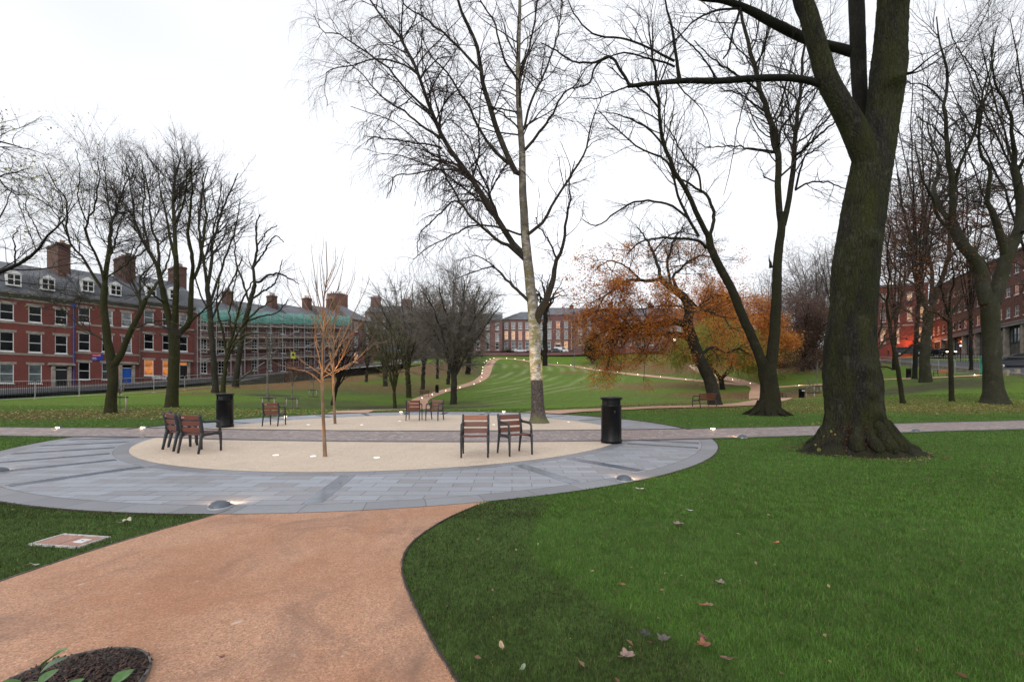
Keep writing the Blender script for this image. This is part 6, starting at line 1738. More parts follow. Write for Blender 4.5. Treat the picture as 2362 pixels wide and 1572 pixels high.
TL = [[(1803, 525, 16), (1795, 459, 16), (1795, 363, 15.5), (1785, 306, 14), (1770, 260, 13), (1755, 210, 12), (1740, 153, 10.5), (1728, 107, 9), (1717, 69, 8), (1709, 23, 6.5), (1700, -40, 4)],
      [(1806, 520, 16), (1820, 459, 14), (1830, 383, 13), (1832, 344, 12), (1837, 287, 10), (1847, 210, 8), (1850, 153, 7), (1858, 103, 6), (1870, 40, 4), (1880, -20, 3)],
      [(1832, 360, 8), (1850, 348, 7), (1870, 329, 6.5), (1900, 302, 5.5), (1940, 270, 4)],
      [(1835, 436, 6), (1854, 365, 5), (1880, 345, 4), (1915, 320, 2.5)],
      [(1835, 438, 6), (1862, 423, 5), (1900, 419, 4.2), (1945, 433, 3), (1990, 460, 2)],
      [(1790, 350, 5), (1728, 342, 4), (1682, 337, 3.2), (1633, 339, 2.4), (1606, 325, 1.6)],
      [(1797, 333, 7), (1801, 298, 6.5), (1824, 268, 6), (1847, 230, 5), (1877, 206, 4), (1905, 190, 3)],
      [(1780, 292, 6), (1800, 262, 5), (1815, 230, 4), (1822, 190, 3), (1835, 160, 2)],
      [(1755, 212, 6), (1725, 190, 5), (1690, 165, 4), (1650, 140, 3), (1600, 95, 2)],
      [(1740, 153, 5), (1765, 110, 4), (1770, 60, 3), (1785, 0, 2)],
      [(1638, 552, 13), (1620, 520, 12.5), (1606, 490, 12), (1583, 440, 11), (1556, 394, 10), (1533, 337, 9), (1522, 287, 8), (1518, 230, 7), (1512, 170, 5.5), (1500, 110, 4), (1495, 40, 2.5)],
      [(1636, 545, 9), (1644, 520, 9), (1646, 493, 8), (1636, 459, 7), (1617, 440, 6), (1579, 417, 4.5), (1550, 405, 3)],
      [(1617, 440, 5), (1610, 398, 5), (1583, 367, 4), (1556, 321, 3.2), (1545, 285, 2.4), (1560, 262, 1.6)],
      [(1612, 545, 7), (1587, 501, 7), (1564, 451, 6), (1552, 402, 5.5), (1533, 367, 5), (1480, 344, 4), (1422, 298, 3), (1380, 255, 2)],
      [(1587, 503, 6), (1548, 474, 5.5), (1510, 465, 5), (1464, 467, 4.5), (1415, 494, 3.6), (1378, 520, 3), (1342, 505, 2)],
      [(1630, 572, 8), (1610, 555, 7), (1560, 549, 6), (1518, 549, 5), (1476, 559, 4), (1445, 585, 2.6)],
      [(1533, 340, 5), (1500, 300, 4.2), (1455, 275, 3.4), (1410, 262, 2.4), (1370, 262, 1.5)],
      [(1520, 250, 5), (1490, 215, 4), (1450, 190, 3), (1400, 150, 2)],
      [(1518, 200, 4), (1540, 150, 3.4), (1560, 100, 2.6), (1570, 40, 1.8)],
      [(1770, 262, 5), (1740, 240, 4), (1700, 215, 3.2), (1660, 205, 2.2)],
      [(1840, 300, 5), (1860, 250, 4.4), (1890, 200, 3.5), (1900, 140, 2.5)]]
mains = [limb(rng, spread_depth(b, rng, 3.0), YT, 20, .02) for b in TL]
A0 = np.array([m_[0] for m_ in mains]); R0 = np.array([m_[1] for m_ in mains])
s1 = sprout(rng, A0, R0, 2.6, .15, .75, .36, 9, .13, (0, 0, .35), .55, .0055, lmin=1.5)
s2 = sprout(rng, *s1, 2.8, .15, .65, .5, 8, .15, (0, 0, .15), .6, .0042, lmin=.95)
s3 = sprout(rng, *s2, 3.4, .15, .6, .5, 6, .17, (0, 0, -.1), .7, .003, lmin=.5, taper=.6)
finish_tree(root, trunk, mains, [s1, s2, s3], M['bark_twin'], M['tw_dark'], (22, 9))
mb = MB(); p = P(1777, 606, YT); mb.tube([p + Vector((.02, 0, -.25)), p, p + Vector((-.06, 0, .16)), p + Vector((-.07, 0, .42))], [.08, .06, .03, .004], 8); mb.build('broken_stub', M['bark_twin'], root, True)

# ---------------------------------------------------------------- the huge tree
rng = np.random.RandomState(32)
YG = 9.95
root = thing('huge_tree', "huge furrowed mossy trunk with a flared root base and heavy dark limbs", 'tree', (0, 0, 0))
prof = [(1976, 1062, 186), (1975, 1050, 182), (1974, 1038, 172), (1970, 1020, 160), (1967, 1000, 150), (1968, 975, 142), (1968, 950, 136), (1966, 915, 139), (1966, 895, 142), (1964, 870, 139), (1963, 840, 134), (1961, 800, 130), (1964, 760, 124), (1967, 730, 119), (1969, 700, 115), (1972, 650, 113), (1975, 600, 112), (1982, 550, 110), (1990, 500, 110),
        (2000, 440, 109), (2010, 390, 108), (2018, 344, 105), (2026, 300, 96), (2034, 265, 89), (2040, 220, 86), (2044, 191, 84), (2050, 153, 90), (2054, 100, 84), (2057, 50, 83), (2060, 0, 82), (2062, -80, 76), (2066, -250, 62), (2080, -500, 30)]
n_r, n_s = 760, 320
cl, cr_ = limb(rng, prof, YG, n_r, 0)
th = np.linspace(0, 2 * pi, n_s, endpoint=False)
TH, ZZ = np.meshgrid(th, cl[:, 2]); 
rad = cr_[:, None] * np.ones_like(TH)
lob = sum(a * np.clip(np.cos((TH - c0)), 0, 1) ** pw for c0, a, pw in ((radians(184), 1.0, 12), (radians(212), .55, 30), (radians(240), .50, 34), (radians(268), .62, 26), (radians(296), .50, 34), (radians(322), .7, 26), (radians(354), 1.1, 12), (radians(60), .6, 12), (radians(120), .6, 10)))
zz = np.clip(ZZ, 0, None)
rad = rad + (.58 * np.exp(-zz / .17) + .20 * np.exp(-zz / .42)) * (.16 + .84 * lob) - .17 * np.exp(-zz / .6) * (1 - np.clip(lob * 1.5, 0, 1))
rg3 = np.random.RandomState(3)
fur = np.zeros_like(TH)
for k in range(7):
    f = rg3.randint(26, 84); fur += np.abs(np.sin(TH * f / 2 + 1.4 * np.sin(ZZ * rg3.uniform(1.2, 3.5) + rg3.uniform(0, 6)) + .8 * np.sin(ZZ * 7 + k) + rg3.uniform(0, 6)))
fur = (fur / 7 - .62)
lump = fbm(TH * 1.6, ZZ * .9, 4, .35, 4)
plate = fbm(TH * 5, ZZ * 5.5, 14, .5, 4)
rad = rad + fur * .042 * (.6 + .5 * plate) + lump * .045 + plate * .012
X_ = cl[:, 0][:, None] + rad * np.cos(TH); Y_ = cl[:, 1][:, None] + rad * np.sin(TH) * .92
# burls
for (u, v, s, h) in ((2002, 852, .19, .09), (1915, 800, .24, .05), (2030, 955, .17, .14), (1915, 890, .22, .07), (2020, 905, .15, .06), (1940, 965, .14, .05), (2096, 160, .17, .15), (1930, 750, .2, .05), (2030, 540, .16, .07), (1960, 500, .2, .05)):
    b = P(u, v, YG - .6); d2 = (X_ - b.x) ** 2 + (ZZ - b.z) ** 2; wv = h * np.exp(-d2 / (s * s)) * (Y_ < cl[:, 1][:, None] + .1)
    X_ += wv * np.cos(TH); Y_ += wv * np.sin(TH)
V = np.stack([X_, Y_, ZZ], -1).reshape(-1, 3); idx = np.arange(n_r * n_s).reshape(n_r, n_s)
A = idx[:-1]; B = np.roll(A, -1, 1); C = idx[1:]; D = np.roll(C, -1, 1)
mesh_np('trunk', V, np.stack([A, B, D, C], -1).reshape(-1, 4), M['bark_big'], root)
def rough_limb(name, pts, n=90, s=40, amp=.5, dep=YG, m=None):
    p, r = limb(rng, pts, dep, n, 0)
    V, F = tubes(p[None], r[None], s)
    Vc = np.repeat(p, s, 0); d = V - Vc; L = np.linalg.norm(d, axis=1, keepdims=True); a = np.tile(np.arange(s) * 2 * pi / s, n)
    along = np.repeat(np.cumsum(np.concatenate([[0], np.linalg.norm(np.diff(p, axis=0), axis=1)])), s)
    q = np.abs(np.sin(a * 5 + 1.2 * np.sin(along * 4))) + np.abs(np.sin(a * 8 - 1.5 * np.sin(along * 3 + 1))) - 1.2 + .8 * fbm(a, along, 9, .5, 3)
    V = Vc + d * (1 + amp * .09 * q[:, None])
    return mesh_np(name, V, F, m or M['bark_big'], root)
for q_, (a, r0_, rs_) in enumerate(((radians(184), 1.32, .15), (radians(208), 1.02, .12), (radians(232), .98, .13), (radians(252), 1.0, .11), (radians(274), .98, .14), (radians(297), 1.0, .12), (radians(318), 1.05, .14), (radians(338), 1.18, .12), (radians(356), 1.45, .15), (radians(50), 1.2, .14), (radians(120), 1.2, .14))):
    c0_ = cl[0]; e_ = np.array([cos(a), sin(a), 0]); sd_ = np.array([-sin(a), cos(a), 0]) * rng.uniform(-.08, .08)
    pp = np.array([c0_ * [1, 1, 0] + e_ * .50 + [0, 0, .72], c0_ * [1, 1, 0] + e_ * .64 + [0, 0, .42], c0_ * [1, 1, 0] + e_ * .78 + sd_ + [0, 0, .2], c0_ * [1, 1, 0] + e_ * (r0_ - .18) + sd_ * 2 + [0, 0, .06], c0_ * [1, 1, 0] + e_ * r0_ + sd_ * 3 + [0, 0, -.06]])
    p_, r_ = resample(pp, np.array([.09, rs_, rs_ * 1.05, rs_ * .7, .03]), 60)
    V, F = tubes(p_[None], r_[None], 28); Vc = np.repeat(p_, 28, 0); d_ = V - Vc; aa = np.tile(np.arange(28) * 2 * pi / 28, 60); al = np.repeat(np.linspace(0, 1.1, 60), 28)
    V = Vc + d_ * (1 + .16 * fbm(aa * .9 + q_ * 3, al * 3, 90 + q_, .5, 4)[:, None]); mesh_np('root', V, F, M['bark_big'], root)
rough_limb('limb', [(2012, 395, 70), (1985, 330, 68), (1963, 283, 62), (1934, 232, 54), (1909, 185, 51), (1887, 115, 46), (1866, 38, 44), (1851, 0, 43), (1832, -80, 38), (1790, -220, 26)], dep=YG - .05)
rough_limb('limb', [(2000, 330, 34, .5), (1990, 270, 37, .55), (1984, 220, 37, .6), (1980, 150, 38, .7), (1978, 80, 38, .7), (1975, 0, 38, .8), (1970, -100, 34, .9), (1955, -260, 24, 1)], m=M['bark_dark'])
rough_limb('limb', [(1982, 125, 30, .7), (1965, 120, 27, .8), (1934, 111, 24, .8), (1900, 103, 24, .8), (1855, 88, 25, .8), (1785, 54, 22, .6), (1728, 23, 18, .5), (1671, 2, 14, .4), (1617, -4, 11, .3), (1560, -20, 6, .2)], m=M['bark_dark'], s=20)
rough_limb('limb', [(1915, 200, 24, 0), (1893, 194, 21, 0), (1869, 187, 18, 0), (1823, 180, 17, -.1), (1772, 180, 17, -.2), (1720, 182, 16, -.3), (1652, 187, 14, -.4), (1590, 186, 13, -.4), (1518, 191, 10, -.5), (1449, 199, 8, -.5)], m=M['bark_dark'], s=20)
BL = [[(1452, 198, 7, -.5), (1446, 185, 7, -.5), (1430, 160, 6.6, -.5), (1407, 130, 6, -.5), (1376, 149, 5, -.4), (1367, 168, 4.4, -.4), (1360, 192, 3.6, -.3), (1320, 205, 2.6, -.2)],
      [(1403, 132, 5, -.5), (1380, 142, 5, -.3), (1353, 145, 4.5, -.2), (1319, 141, 4, 0), (1281, 115, 3.4, .2), (1250, 100, 2.4, .4)],
      [(1568, 186, 11, -.4), (1564, 165, 9, -.4), (1562, 149, 8, -.3), (1552, 76, 6.5, -.2), (1541, 31, 5, 0), (1525, -30, 3, 0)],
      [(1556, 141, 6, -.3), (1530, 128, 5.5, -.3), (1499, 111, 5, -.2), (1441, 90, 4.4, 0), (1372, 80, 3.8, .2), (1326, 34, 3, .3), (1307, -10, 2, .4)],
      [(1556, 154, 5, -.3), (1530, 143, 4.5, -.4), (1499, 136, 4, -.5), (1441, 122, 3.5, -.6), (1380, 140, 2.5, -.7), (1340, 165, 1.8, -.8)],
      [(1708, 20, 7, .4), (1700, 45, 6, .3), (1690, 76, 5.4, .2), (1682, 115, 5, .2), (1667, 136, 3.5, .2)],
      [(1700, 20, 6, .4), (1650, 25, 5, 0), (1600, 50, 4, -.3), (1560, 90, 3, -.5), (1500, 130, 2, -.6)],
      [(1650, 185, 5, -.4), (1640, 160, 4, -.5), (1610, 120, 3.4, -.7), (1570, 80, 2.8, -.8), (1540, 50, 2, -1)],
      [(1560, 188, 4, -.4), (1580, 215, 3, -.6), (1612, 245, 2.2, -.8), (1635, 290, 1.6, -.9), (1640, 350, 1, -1)],
      [(1450, 199, 4, -.5), (1420, 210, 3.4, -.5), (1385, 225, 2.6, -.4), (1340, 228, 1.8, -.3)],
      [(1740, 183, 4, -.2), (1720, 225, 3, -.4), (1700, 300, 2.4, -.5), (1685, 390, 1.8, -.6), (1668, 450, 1.2, -.6)],
      [(2092, 170, 9, -.2), (2106, 165, 6, -.4), (2144, 134, 4.5, -.8), (2190, 105, 3.5, -1.2), (2250, 85, 2.4, -1.5), (2310, 40, 1.5, -1.7)],
      [(2090, 172, 6, .3), (2130, 160, 4, .6), (2185, 120, 3, 1.0), (2240, 60, 2.4, 1.2), (2290, -10, 1.6, 1.2)],
      [(1840, -20, 20, 0), (1790, -80, 14, -.3), (1700, -120, 9, -.6), (1600, -140, 5, -.8)],
      [(2000, -10, 14, .8), (2030, -80, 12, 1.2), (2100, -140, 8, 1.8), (2180, -200, 5, 2)],
      [(2062, -60, 30, 0), (2120, -160, 20, -.3), (2220, -260, 12, -.6), (2330, -330, 6, -1)]]
mains = [limb(rng, b, YG, 20, .012) for b in BL]
for p, r in mains: mesh_np('branch', *tubes(p[None], r[None], 10), M['bark_dark'], root)
A0 = np.array([m_[0] for m_ in mains]); R0 = np.array([m_[1] for m_ in mains])
extra = [resample(limb(rng, q, YG, 20, 0)[0], np.full(20, .03), 20) for q in ([(1869, 187, 8, 0), (1720, 182, 8, -.3), (1518, 191, 8, -.5), (1449, 199, 8, -.5)], [(1855, 88, 8, .8), (1728, 23, 8, .5), (1617, -4, 8, .3), (1560, -20, 4, .2)])]
A0 = np.concatenate([A0] + [e[0][None] for e in extra]); R0 = np.concatenate([R0] + [e[1][None] for e in extra])
s1 = sprout(rng, A0, R0, 4.0, .15, .85, .28, 8, .17, (0, 0, .35), .5, .0034, lmin=.75)
s2 = sprout(rng, *s1, 4.6, .1, .75, .55, 7, .2, (0, 0, 0), .6, .0024, lmin=.45)
s3 = sprout(rng, *s2, 5.0, .1, .7, .6, 6, .2, (0, 0, -.2), .7, .0018, lmin=.22, taper=.6)
V, F = join([tubes(a, b, 3) for a, b in (s1, s2, s3)]); mesh_np('crown', V, F, M['tw_dark'], root)
# leaf litter and sucker leaves caught at the roots
mb = MB(); rgl = random.Random(8)
for (u, v, s_, n_) in ((1873, 977, .085, 1), (1888, 975, .055, 1), (1916, 994, .06, 1), (1925, 1001, .05, 1), (1880, 1025, .05, 1), (1887, 1036, .09, 1), (1880, 950, .045, 1), (1900, 1005, .03, 1)):
    Yl = 9.15 if v > 960 else 9.3
    p = P(u, v, Yl); leaf_card(mb, p + Vector((0, 0, -s_ * .5)), p + Vector((s_ * .2, 0, s_ * .5)), s_ * .95, .1, (0, -1, .3))
mb.build('sucker_leaves', M['lf_yellow'], root, True)
mb = MB()
for q in range(5):
    p0 = P(1890 + q * 9, 1044, 9.1); mb.tube([p0, p0 + Vector((-.05 + .02 * q, -.03, .35)), P((1873, 1888, 1916, 1925, 1884)[q], (980, 978, 996, 1003, 1028)[q], 9.16)], [.004, .003, .002], 5)
mb.build('sucker_stems', M['tw_brown'], root, True)
cnt = 1500; ang = rng.uniform(radians(195), radians(262), cnt); hh = rng.uniform(0, 1, cnt) ** 1.3 * .62; rr = .92 - hh * .42 + rng.normal(0, .02, cnt)
cxy = np.column_stack([cl[0, 0] + rr * np.cos(ang) - .02, cl[0, 1] + rr * np.sin(ang) * .92, hh + .01])
leaves_mesh(rng, cxy, .035, 'caught_leaves', M['lf_red'], root, 380, .012, .1)

# ---------------------------------------------------------------- orange beech
def tree_from(name, label, Y0, trunk_t, limbs_t, seed, bark_m, twig_m, lv=((2.0, .2, .8, .38, 8, .16, (0, 0, .1), .55), (2.4, .15, .7, .5, 6, .2, (0, 0, 0), .6), (2.6, .15, .6, .5, 5, .22, (0, 0, 0), .7)),
              rm=(.008, .006, .005), depth=3.0, group=None, leaves=None, sides=(18, 8), lmins=(1.6, 1.0, .55), cat='tree', ext=()):
    rng = np.random.RandomState(seed)
    root = thing(name, label, cat, (0, 0, 0), 0, group)
    trunk = [limb(rng, q, Y0, 26, .004 * Y0 / 20) for q in trunk_t]
    mains = [limb(rng, spread_depth(b, rng, depth), Y0, 18, .02) for b in limbs_t]
    A0 = np.array([m_[0] for m_ in mains]); R0 = np.array([m_[1] for m_ in mains])
    out = []; cur = (A0, R0)
    for k, l in enumerate(lv):
        cur = sprout(rng, *cur, *l, rm[k], lmin=lmins[k], taper=.5 if k else .35); out.append(cur)
    finish_tree(root, trunk, mains, out, bark_m, twig_m, sides)
    if leaves:
        for (lm, size, count, spread, sel) in leaves:
            tp = np.concatenate([out[-1][0][:, -1], out[-1][0][:, 2], out[-2][0][:, -1]])
            if sel is not None: tp = tp[sel(tp)]
            if len(tp): leaves_mesh(rng, tp, size, 'foliage', M[lm], root, count, spread, .6)
    return root, out
def uv_of(p): return 1181 + p[:, 0] / p[:, 1] * 1000, 885 - (p[:, 2] - EYE) / p[:, 1] * 1000
OT = [[(1650, 942, 44), (1649, 932, 34), (1640, 885, 30), (1625, 850, 28), (1612, 824, 27), (1598, 785, 27), (1586, 748, 25), (1590, 716, 21), (1576, 684, 20), (1549, 665, 16), (1523, 643, 11)]]
OL = [[(1586, 750, 17), (1555, 741, 17), (1517, 748, 15), (1488, 745, 12), (1453, 754, 8), (1396, 764, 5), (1350, 790, 2.5)],
      [(1598, 788, 13), (1574, 773, 13), (1539, 770, 10), (1498, 772, 9), (1475, 757, 6), (1430, 775, 4), (1380, 800, 2.5)],
      [(1523, 643, 9), (1500, 648, 8), (1479, 646, 7), (1440, 650, 5), (1400, 680, 3.5), (1360, 700, 2)],
      [(1523, 643, 8), (1520, 620, 8), (1507, 582, 6.5), (1490, 550, 4.5), (1470, 525, 2.5)],
      [(1568, 676, 8), (1552, 639, 7), (1571, 620, 5.5), (1590, 600, 4.5), (1625, 590, 3), (1660, 600, 2)],
      [(1617, 818, 9), (1644, 800, 8), (1676, 813, 6), (1705, 805, 4.5), (1735, 820, 3)],
      [(1592, 692, 6), (1619, 716, 5), (1644, 722, 4.5), (1670, 735, 3), (1690, 765, 2)],
      [(1549, 664, 7), (1540, 610, 6), (1548, 570, 5), (1560, 540, 3.5), (1580, 525, 2)],
      [(1453, 752, 5), (1430, 730, 4.5), (1390, 715, 3.5), (1350, 725, 2.4)], [(1480, 648, 5), (1450, 620, 4), (1410, 600, 3), (1375, 620, 2)],
      [(1590, 715, 5), (1560, 705, 4), (1520, 705, 3), (1470, 715, 2)], [(1507, 582, 4), (1540, 545, 3.4), (1575, 535, 2.4), (1610, 545, 1.6)],
      [(1430, 776, 3), (1410, 810, 2.6), (1400, 850, 1.6)],
      [(1585, 745, 6), (1620, 700, 5), (1660, 680, 4), (1690, 700, 2.6)]]
OLV = ((3.4, .12, .9, .42, 8, .17, (0, 0, .05), .55, ), (3.4, .1, .75, .5, 6, .2, (0, 0, -.05), .6), (3.6, .1, .7, .55, 4, .22, (0, 0, -.15), .7))
tree_from('beech_tree', "leaning twisted beech hung with orange leaves behind the bench", 30.3, OT, OL, 41, M['bark_grey'], M['tw_dark'], OLV, (.007, .0055, .0045), 4.0,
          leaves=[('lf_orange', .12, 50000, .13, lambda p: (uv_of(p)[1] > 560) & ((uv_of(p)[0] < 1480) | (uv_of(p)[1] > 640) | (p[:, 0] % 1.7 < .6))), ('lf_gold', .09, 5000, .14, lambda p: uv_of(p)[1] > 740)], sides=(20, 10), lmins=(1.7, 1.0, .5))
# second orange beech farther back
OT2 = [[(1762, 897, 17), (1758, 850, 14), (1740, 795, 13), (1705, 750, 12)]]
OL2 = [[(1700, 750, 12), (1690, 715, 10), (1680, 690, 7), (1665, 670, 3)], [(1705, 762, 10), (1660, 735, 8), (1620, 715, 5), (1590, 710, 3)], [(1715, 780, 9), (1680, 770, 7), (1640, 775, 5), (1600, 790, 3)], 
       [(1703, 755, 9), (1730, 730, 7), (1755, 725, 5), (1775, 745, 3)], [(1718, 785, 9), (1750, 770, 7), (1785, 775, 5), (1810, 800, 3)], [(1722, 810, 7), (1760, 815, 5), (1795, 835, 3)], [(1695, 740, 8), (1650, 700, 6), (1615, 690, 3)], [(1740, 800, 6), (1770, 810, 4), (1800, 820, 2)]]
tree_from('beech_tree', "rounded orange leaved beech behind the leaning one, over the willow", 70, OT2, OL2, 43, M['bark_grey'], M['tw_dark'], ((1.6, .1, .85, .5, 7, .2, (0, 0, .05), .55), (1.8, .1, .75, .5, 5, .22, (0, 0, 0), .6), (2.0, .1, .7, .55, 4, .25, (0, 0, -.1), .7)),
          (.014, .011, .009), 6.0, leaves=[('lf_orange', .25, 46000, .55, lambda p: uv_of(p)[1] < 800), ('lf_gold', .2, 6000, .5, lambda p: (uv_of(p)[1] > 750) & (uv_of(p)[0] > 1690))])

# ---------------------------------------------------------------- right hand beeches
RT_ = [[(2294, 934, 92), (2294, 922, 72), (2292, 899, 54), (2289, 860, 48), (2288, 819, 47), (2286, 760, 46), (2284, 710, 48), (2280, 680, 54)],
       [(2276, 700, 40), (2268, 665, 38), (2261, 626, 36), (2246, 594, 33), (2222, 567, 31), (2206, 537, 30), (2193, 510, 28)],
       [(2290, 700, 42), (2305, 650, 40), (2318, 605, 37), (2329, 575, 36), (2349, 532, 31), (2356, 487, 28), (2350, 434, 25), (2338, 383, 20)]]
RL_ = [[(2196, 515, 20), (2197, 487, 18), (2196, 434, 16), (2190, 389, 14), (2183, 325, 11), (2179, 237, 9), (2187, 165, 7), (2170, 110, 5), (2160, 40, 3)],
       [(2182, 522, 10), (2161, 494, 9), (2153, 460, 8), (2139, 434, 7), (2127, 412, 5.5), (2121, 384, 4.5), (2110, 330, 3)],
       [(2188, 505, 15), (2173, 487, 14), (2158, 455, 13), (2152, 430, 11), (2163, 405, 9), (2166, 375, 7), (2150, 330, 5), (2140, 280, 3)],
       [(2196, 450, 12), (2206, 412, 10), (2214, 383, 9), (2240, 325, 8), (2258, 265, 6.5), (2267, 215, 5), (2285, 150, 4), (2300, 60, 2.6)],
       [(2318, 585, 24), (2310, 550, 23), (2299, 519, 21), (2296, 496, 17), (2278, 469, 14), (2280, 425, 12), (2286, 389, 10), (2263, 350, 8), (2258, 300, 7), (2263, 260, 6), (2282, 191, 4.4), (2295, 120, 3)],
       [(2338, 385, 16), (2340, 350, 14), (2336, 325, 11), (2328, 260, 9), (2308, 215, 7), (2290, 170, 5), (2290, 100, 3)],
       [(2345, 400, 12), (2370, 350, 9), (2385, 290, 7), (2380, 200, 5), (2400, 100, 3)],
       [(2210, 540, 6), (2235, 520, 5), (2238, 540, 4), (2228, 555, 3)], [(2200, 525, 6), (2160, 530, 5), (2110, 560, 4), (2080, 590, 2.6)],
       [(2266, 655, 6), (2230, 610, 5), (2190, 600, 4), (2150, 590, 2.6)], [(2262, 600, 6), (2290, 585, 5), (2310, 560, 4)], [(2350, 540, 8), (2380, 520, 6), (2410, 480, 4)],
       [(2283, 690, 6), (2330, 660, 5), (2370, 655, 4), (2400, 670, 2.4)], [(2179, 240, 5), (2140, 200, 4), (2100, 190, 3), (2060, 170, 2)], [(2187, 330, 6), (2150, 290, 4), (2110, 270, 3)], [(2267, 215, 4), (2240, 150, 3.4), (2200, 100, 2.6), (2190, 40, 1.8)],
       [(2300, 500, 6), (2330, 470, 4.5), (2360, 400, 3)], [(2193, 480, 5), (2230, 450, 4), (2260, 430, 3), (2290, 400, 2)]]
BLV = ((2.0, .1, .85, .40, 8, .16, (0, 0, .25), .55), (2.3, .1, .75, .5, 6, .18, (0, 0, .05), .6), (3.2, .1, .65, .55, 5, .2, (0, 0, -.05), .7))
tree_from('beech_tree', "big beech with a forked smooth trunk and twisting limbs, rightmost tree in the frame", 27, RT_, RL_, 51, M['bark_beech'], M['tw_dark'], BLV, (.006, .0044, .0034), 4.0,
          leaves=[('lf_red', .075, 5200, .15, lambda p: uv_of(p)[1] > 480), ('lf_orange', .075, 900, .15, lambda p: uv_of(p)[1] > 560), ('lf_yellow', .07, 160, .1, lambda p: (uv_of(p)[1] < 300) & (uv_of(p)[0] > 2240))], sides=(26, 12), lmins=(1.9, 1.2, .6))
MT_ = [[(2136, 890, 44), (2135, 878, 34), (2133, 850, 27), (2133, 819, 26), (2138, 755, 24), (2143, 715, 28)]]
ML_ = [[(2140, 718, 14), (2119, 659, 12), (2108, 600, 9), (2100, 540, 7), (2080, 470, 5), (2070, 400, 3)], [(2147, 715, 16), (2167, 659, 14), (2183, 605, 11), (2190, 550, 8), (2205, 470, 6), (2200, 390, 4)],
       [(2146, 700, 12), (2150, 640, 10), (2140, 580, 8), (2135, 500, 6), (2145, 420, 4)], [(2119, 660, 7), (2085, 640, 5), (2055, 600, 4), (2040, 540, 3)], [(2167, 660, 7), (2200, 640, 5), (2240, 600, 4), (2260, 560, 3)],
       [(2108, 600, 5), (2070, 560, 4), (2045, 500, 3)], [(2183, 605, 6), (2215, 560, 4.5), (2235, 500, 3)], [(2135, 740, 6), (2095, 720, 5), (2060, 700, 3.5), (2035, 690, 2)], [(2150, 730, 6), (2190, 720, 4.5), (2230, 700, 3)]]
tree_from('beech_tree', "beech with a smooth grey trunk and dull red leaves, middle of the right lawn", 48, MT_, ML_, 52, M['bark_beech'], M['tw_brown'], ((1.5, .1, .85, .45, 7, .17, (0, 0, .2), .55), (1.9, .1, .75, .5, 6, .2, (0, 0, .0), .6), (2.3, .1, .65, .55, 4, .22, (0, 0, 0), .7)),
          (.012, .0095, .008), 6.0, leaves=[('lf_red', .13, 7000, .3, None), ('lf_orange', .12, 700, .3, None)])
for (pt, pl_, Y, seed, lab, lf) in (
    ([(2083, 929, 17), (2081, 920, 13), (2076, 883, 12), (2066, 825, 11), (2056, 775, 9.5), (2052, 740, 9)],
     [[(2056, 778, 6), (2030, 790, 4), (2010, 800, 3), (1995, 820, 2)], [(2052, 742, 8), (2045, 700, 6), (2052, 640, 5), (2045, 580, 4), (2055, 520, 2.4)], [(2053, 742, 7), (2075, 700, 5.5), (2085, 650, 4), (2100, 600, 2.6)], [(2066, 826, 5), (2100, 800, 4), (2125, 770, 3), (2140, 740, 2)],
      [(2060, 850, 5), (2035, 845, 4.4), (2018, 850, 3.6), (1995, 870, 2)], [(2047, 700, 5), (2025, 670, 4), (2015, 630, 2.4)]], 28, 61, "thin leaning trunk just right of the huge trunk", 'lf_red'),
    ([(2196, 929, 19), (2195, 918, 14), (2194, 880, 13), (2192, 800, 12), (2190, 730, 12)],
     [[(2190, 732, 8), (2180, 700, 6.5), (2172, 660, 5), (2165, 610, 3)], [(2191, 730, 8), (2205, 705, 6), (2225, 680, 4.5), (2250, 650, 3)], [(2190, 720, 7), (2192, 680, 5.5), (2200, 640, 4), (2195, 590, 2.6)], [(2191, 745, 6), (2165, 725, 4.5), (2135, 715, 3)], [(2192, 760, 5), (2220, 740, 4), (2245, 735, 2.5)]], 28, 62, "slim straight trunk midway between the two right beeches", 'lf_red'),
    ([(2028, 908, 15), (2026, 890, 12), (2020, 850, 11), (2012, 800, 9)],
     [[(2012, 800, 7), (2005, 760, 5), (2015, 700, 4), (2010, 640, 2.4)], [(2016, 820, 6), (2040, 780, 5), (2055, 730, 3.4), (2050, 680, 2)], [(2012, 805, 6), (2030, 760, 4), (2035, 700, 2.4)]], 34, 63, "slender mossy stem half hidden by the huge trunk's right side", 'lf_red')):
    tree_from('young_tree', lab, Y, [pt], pl_, seed, M['bark_moss'] if seed == 63 else M['bark_twin'], M['tw_brown'], ((2.2, .1, .8, .45, 7, .18, (0, 0, .15), .55), (2.6, .1, .75, .5, 6, .2, (0, 0, .0), .6), (2.6, .1, .65, .55, 4, .22, (0, 0, 0), .7)),
              (.008, .0065, .005), 2.5, leaves=[(lf, .08, 1500, .15, None)])

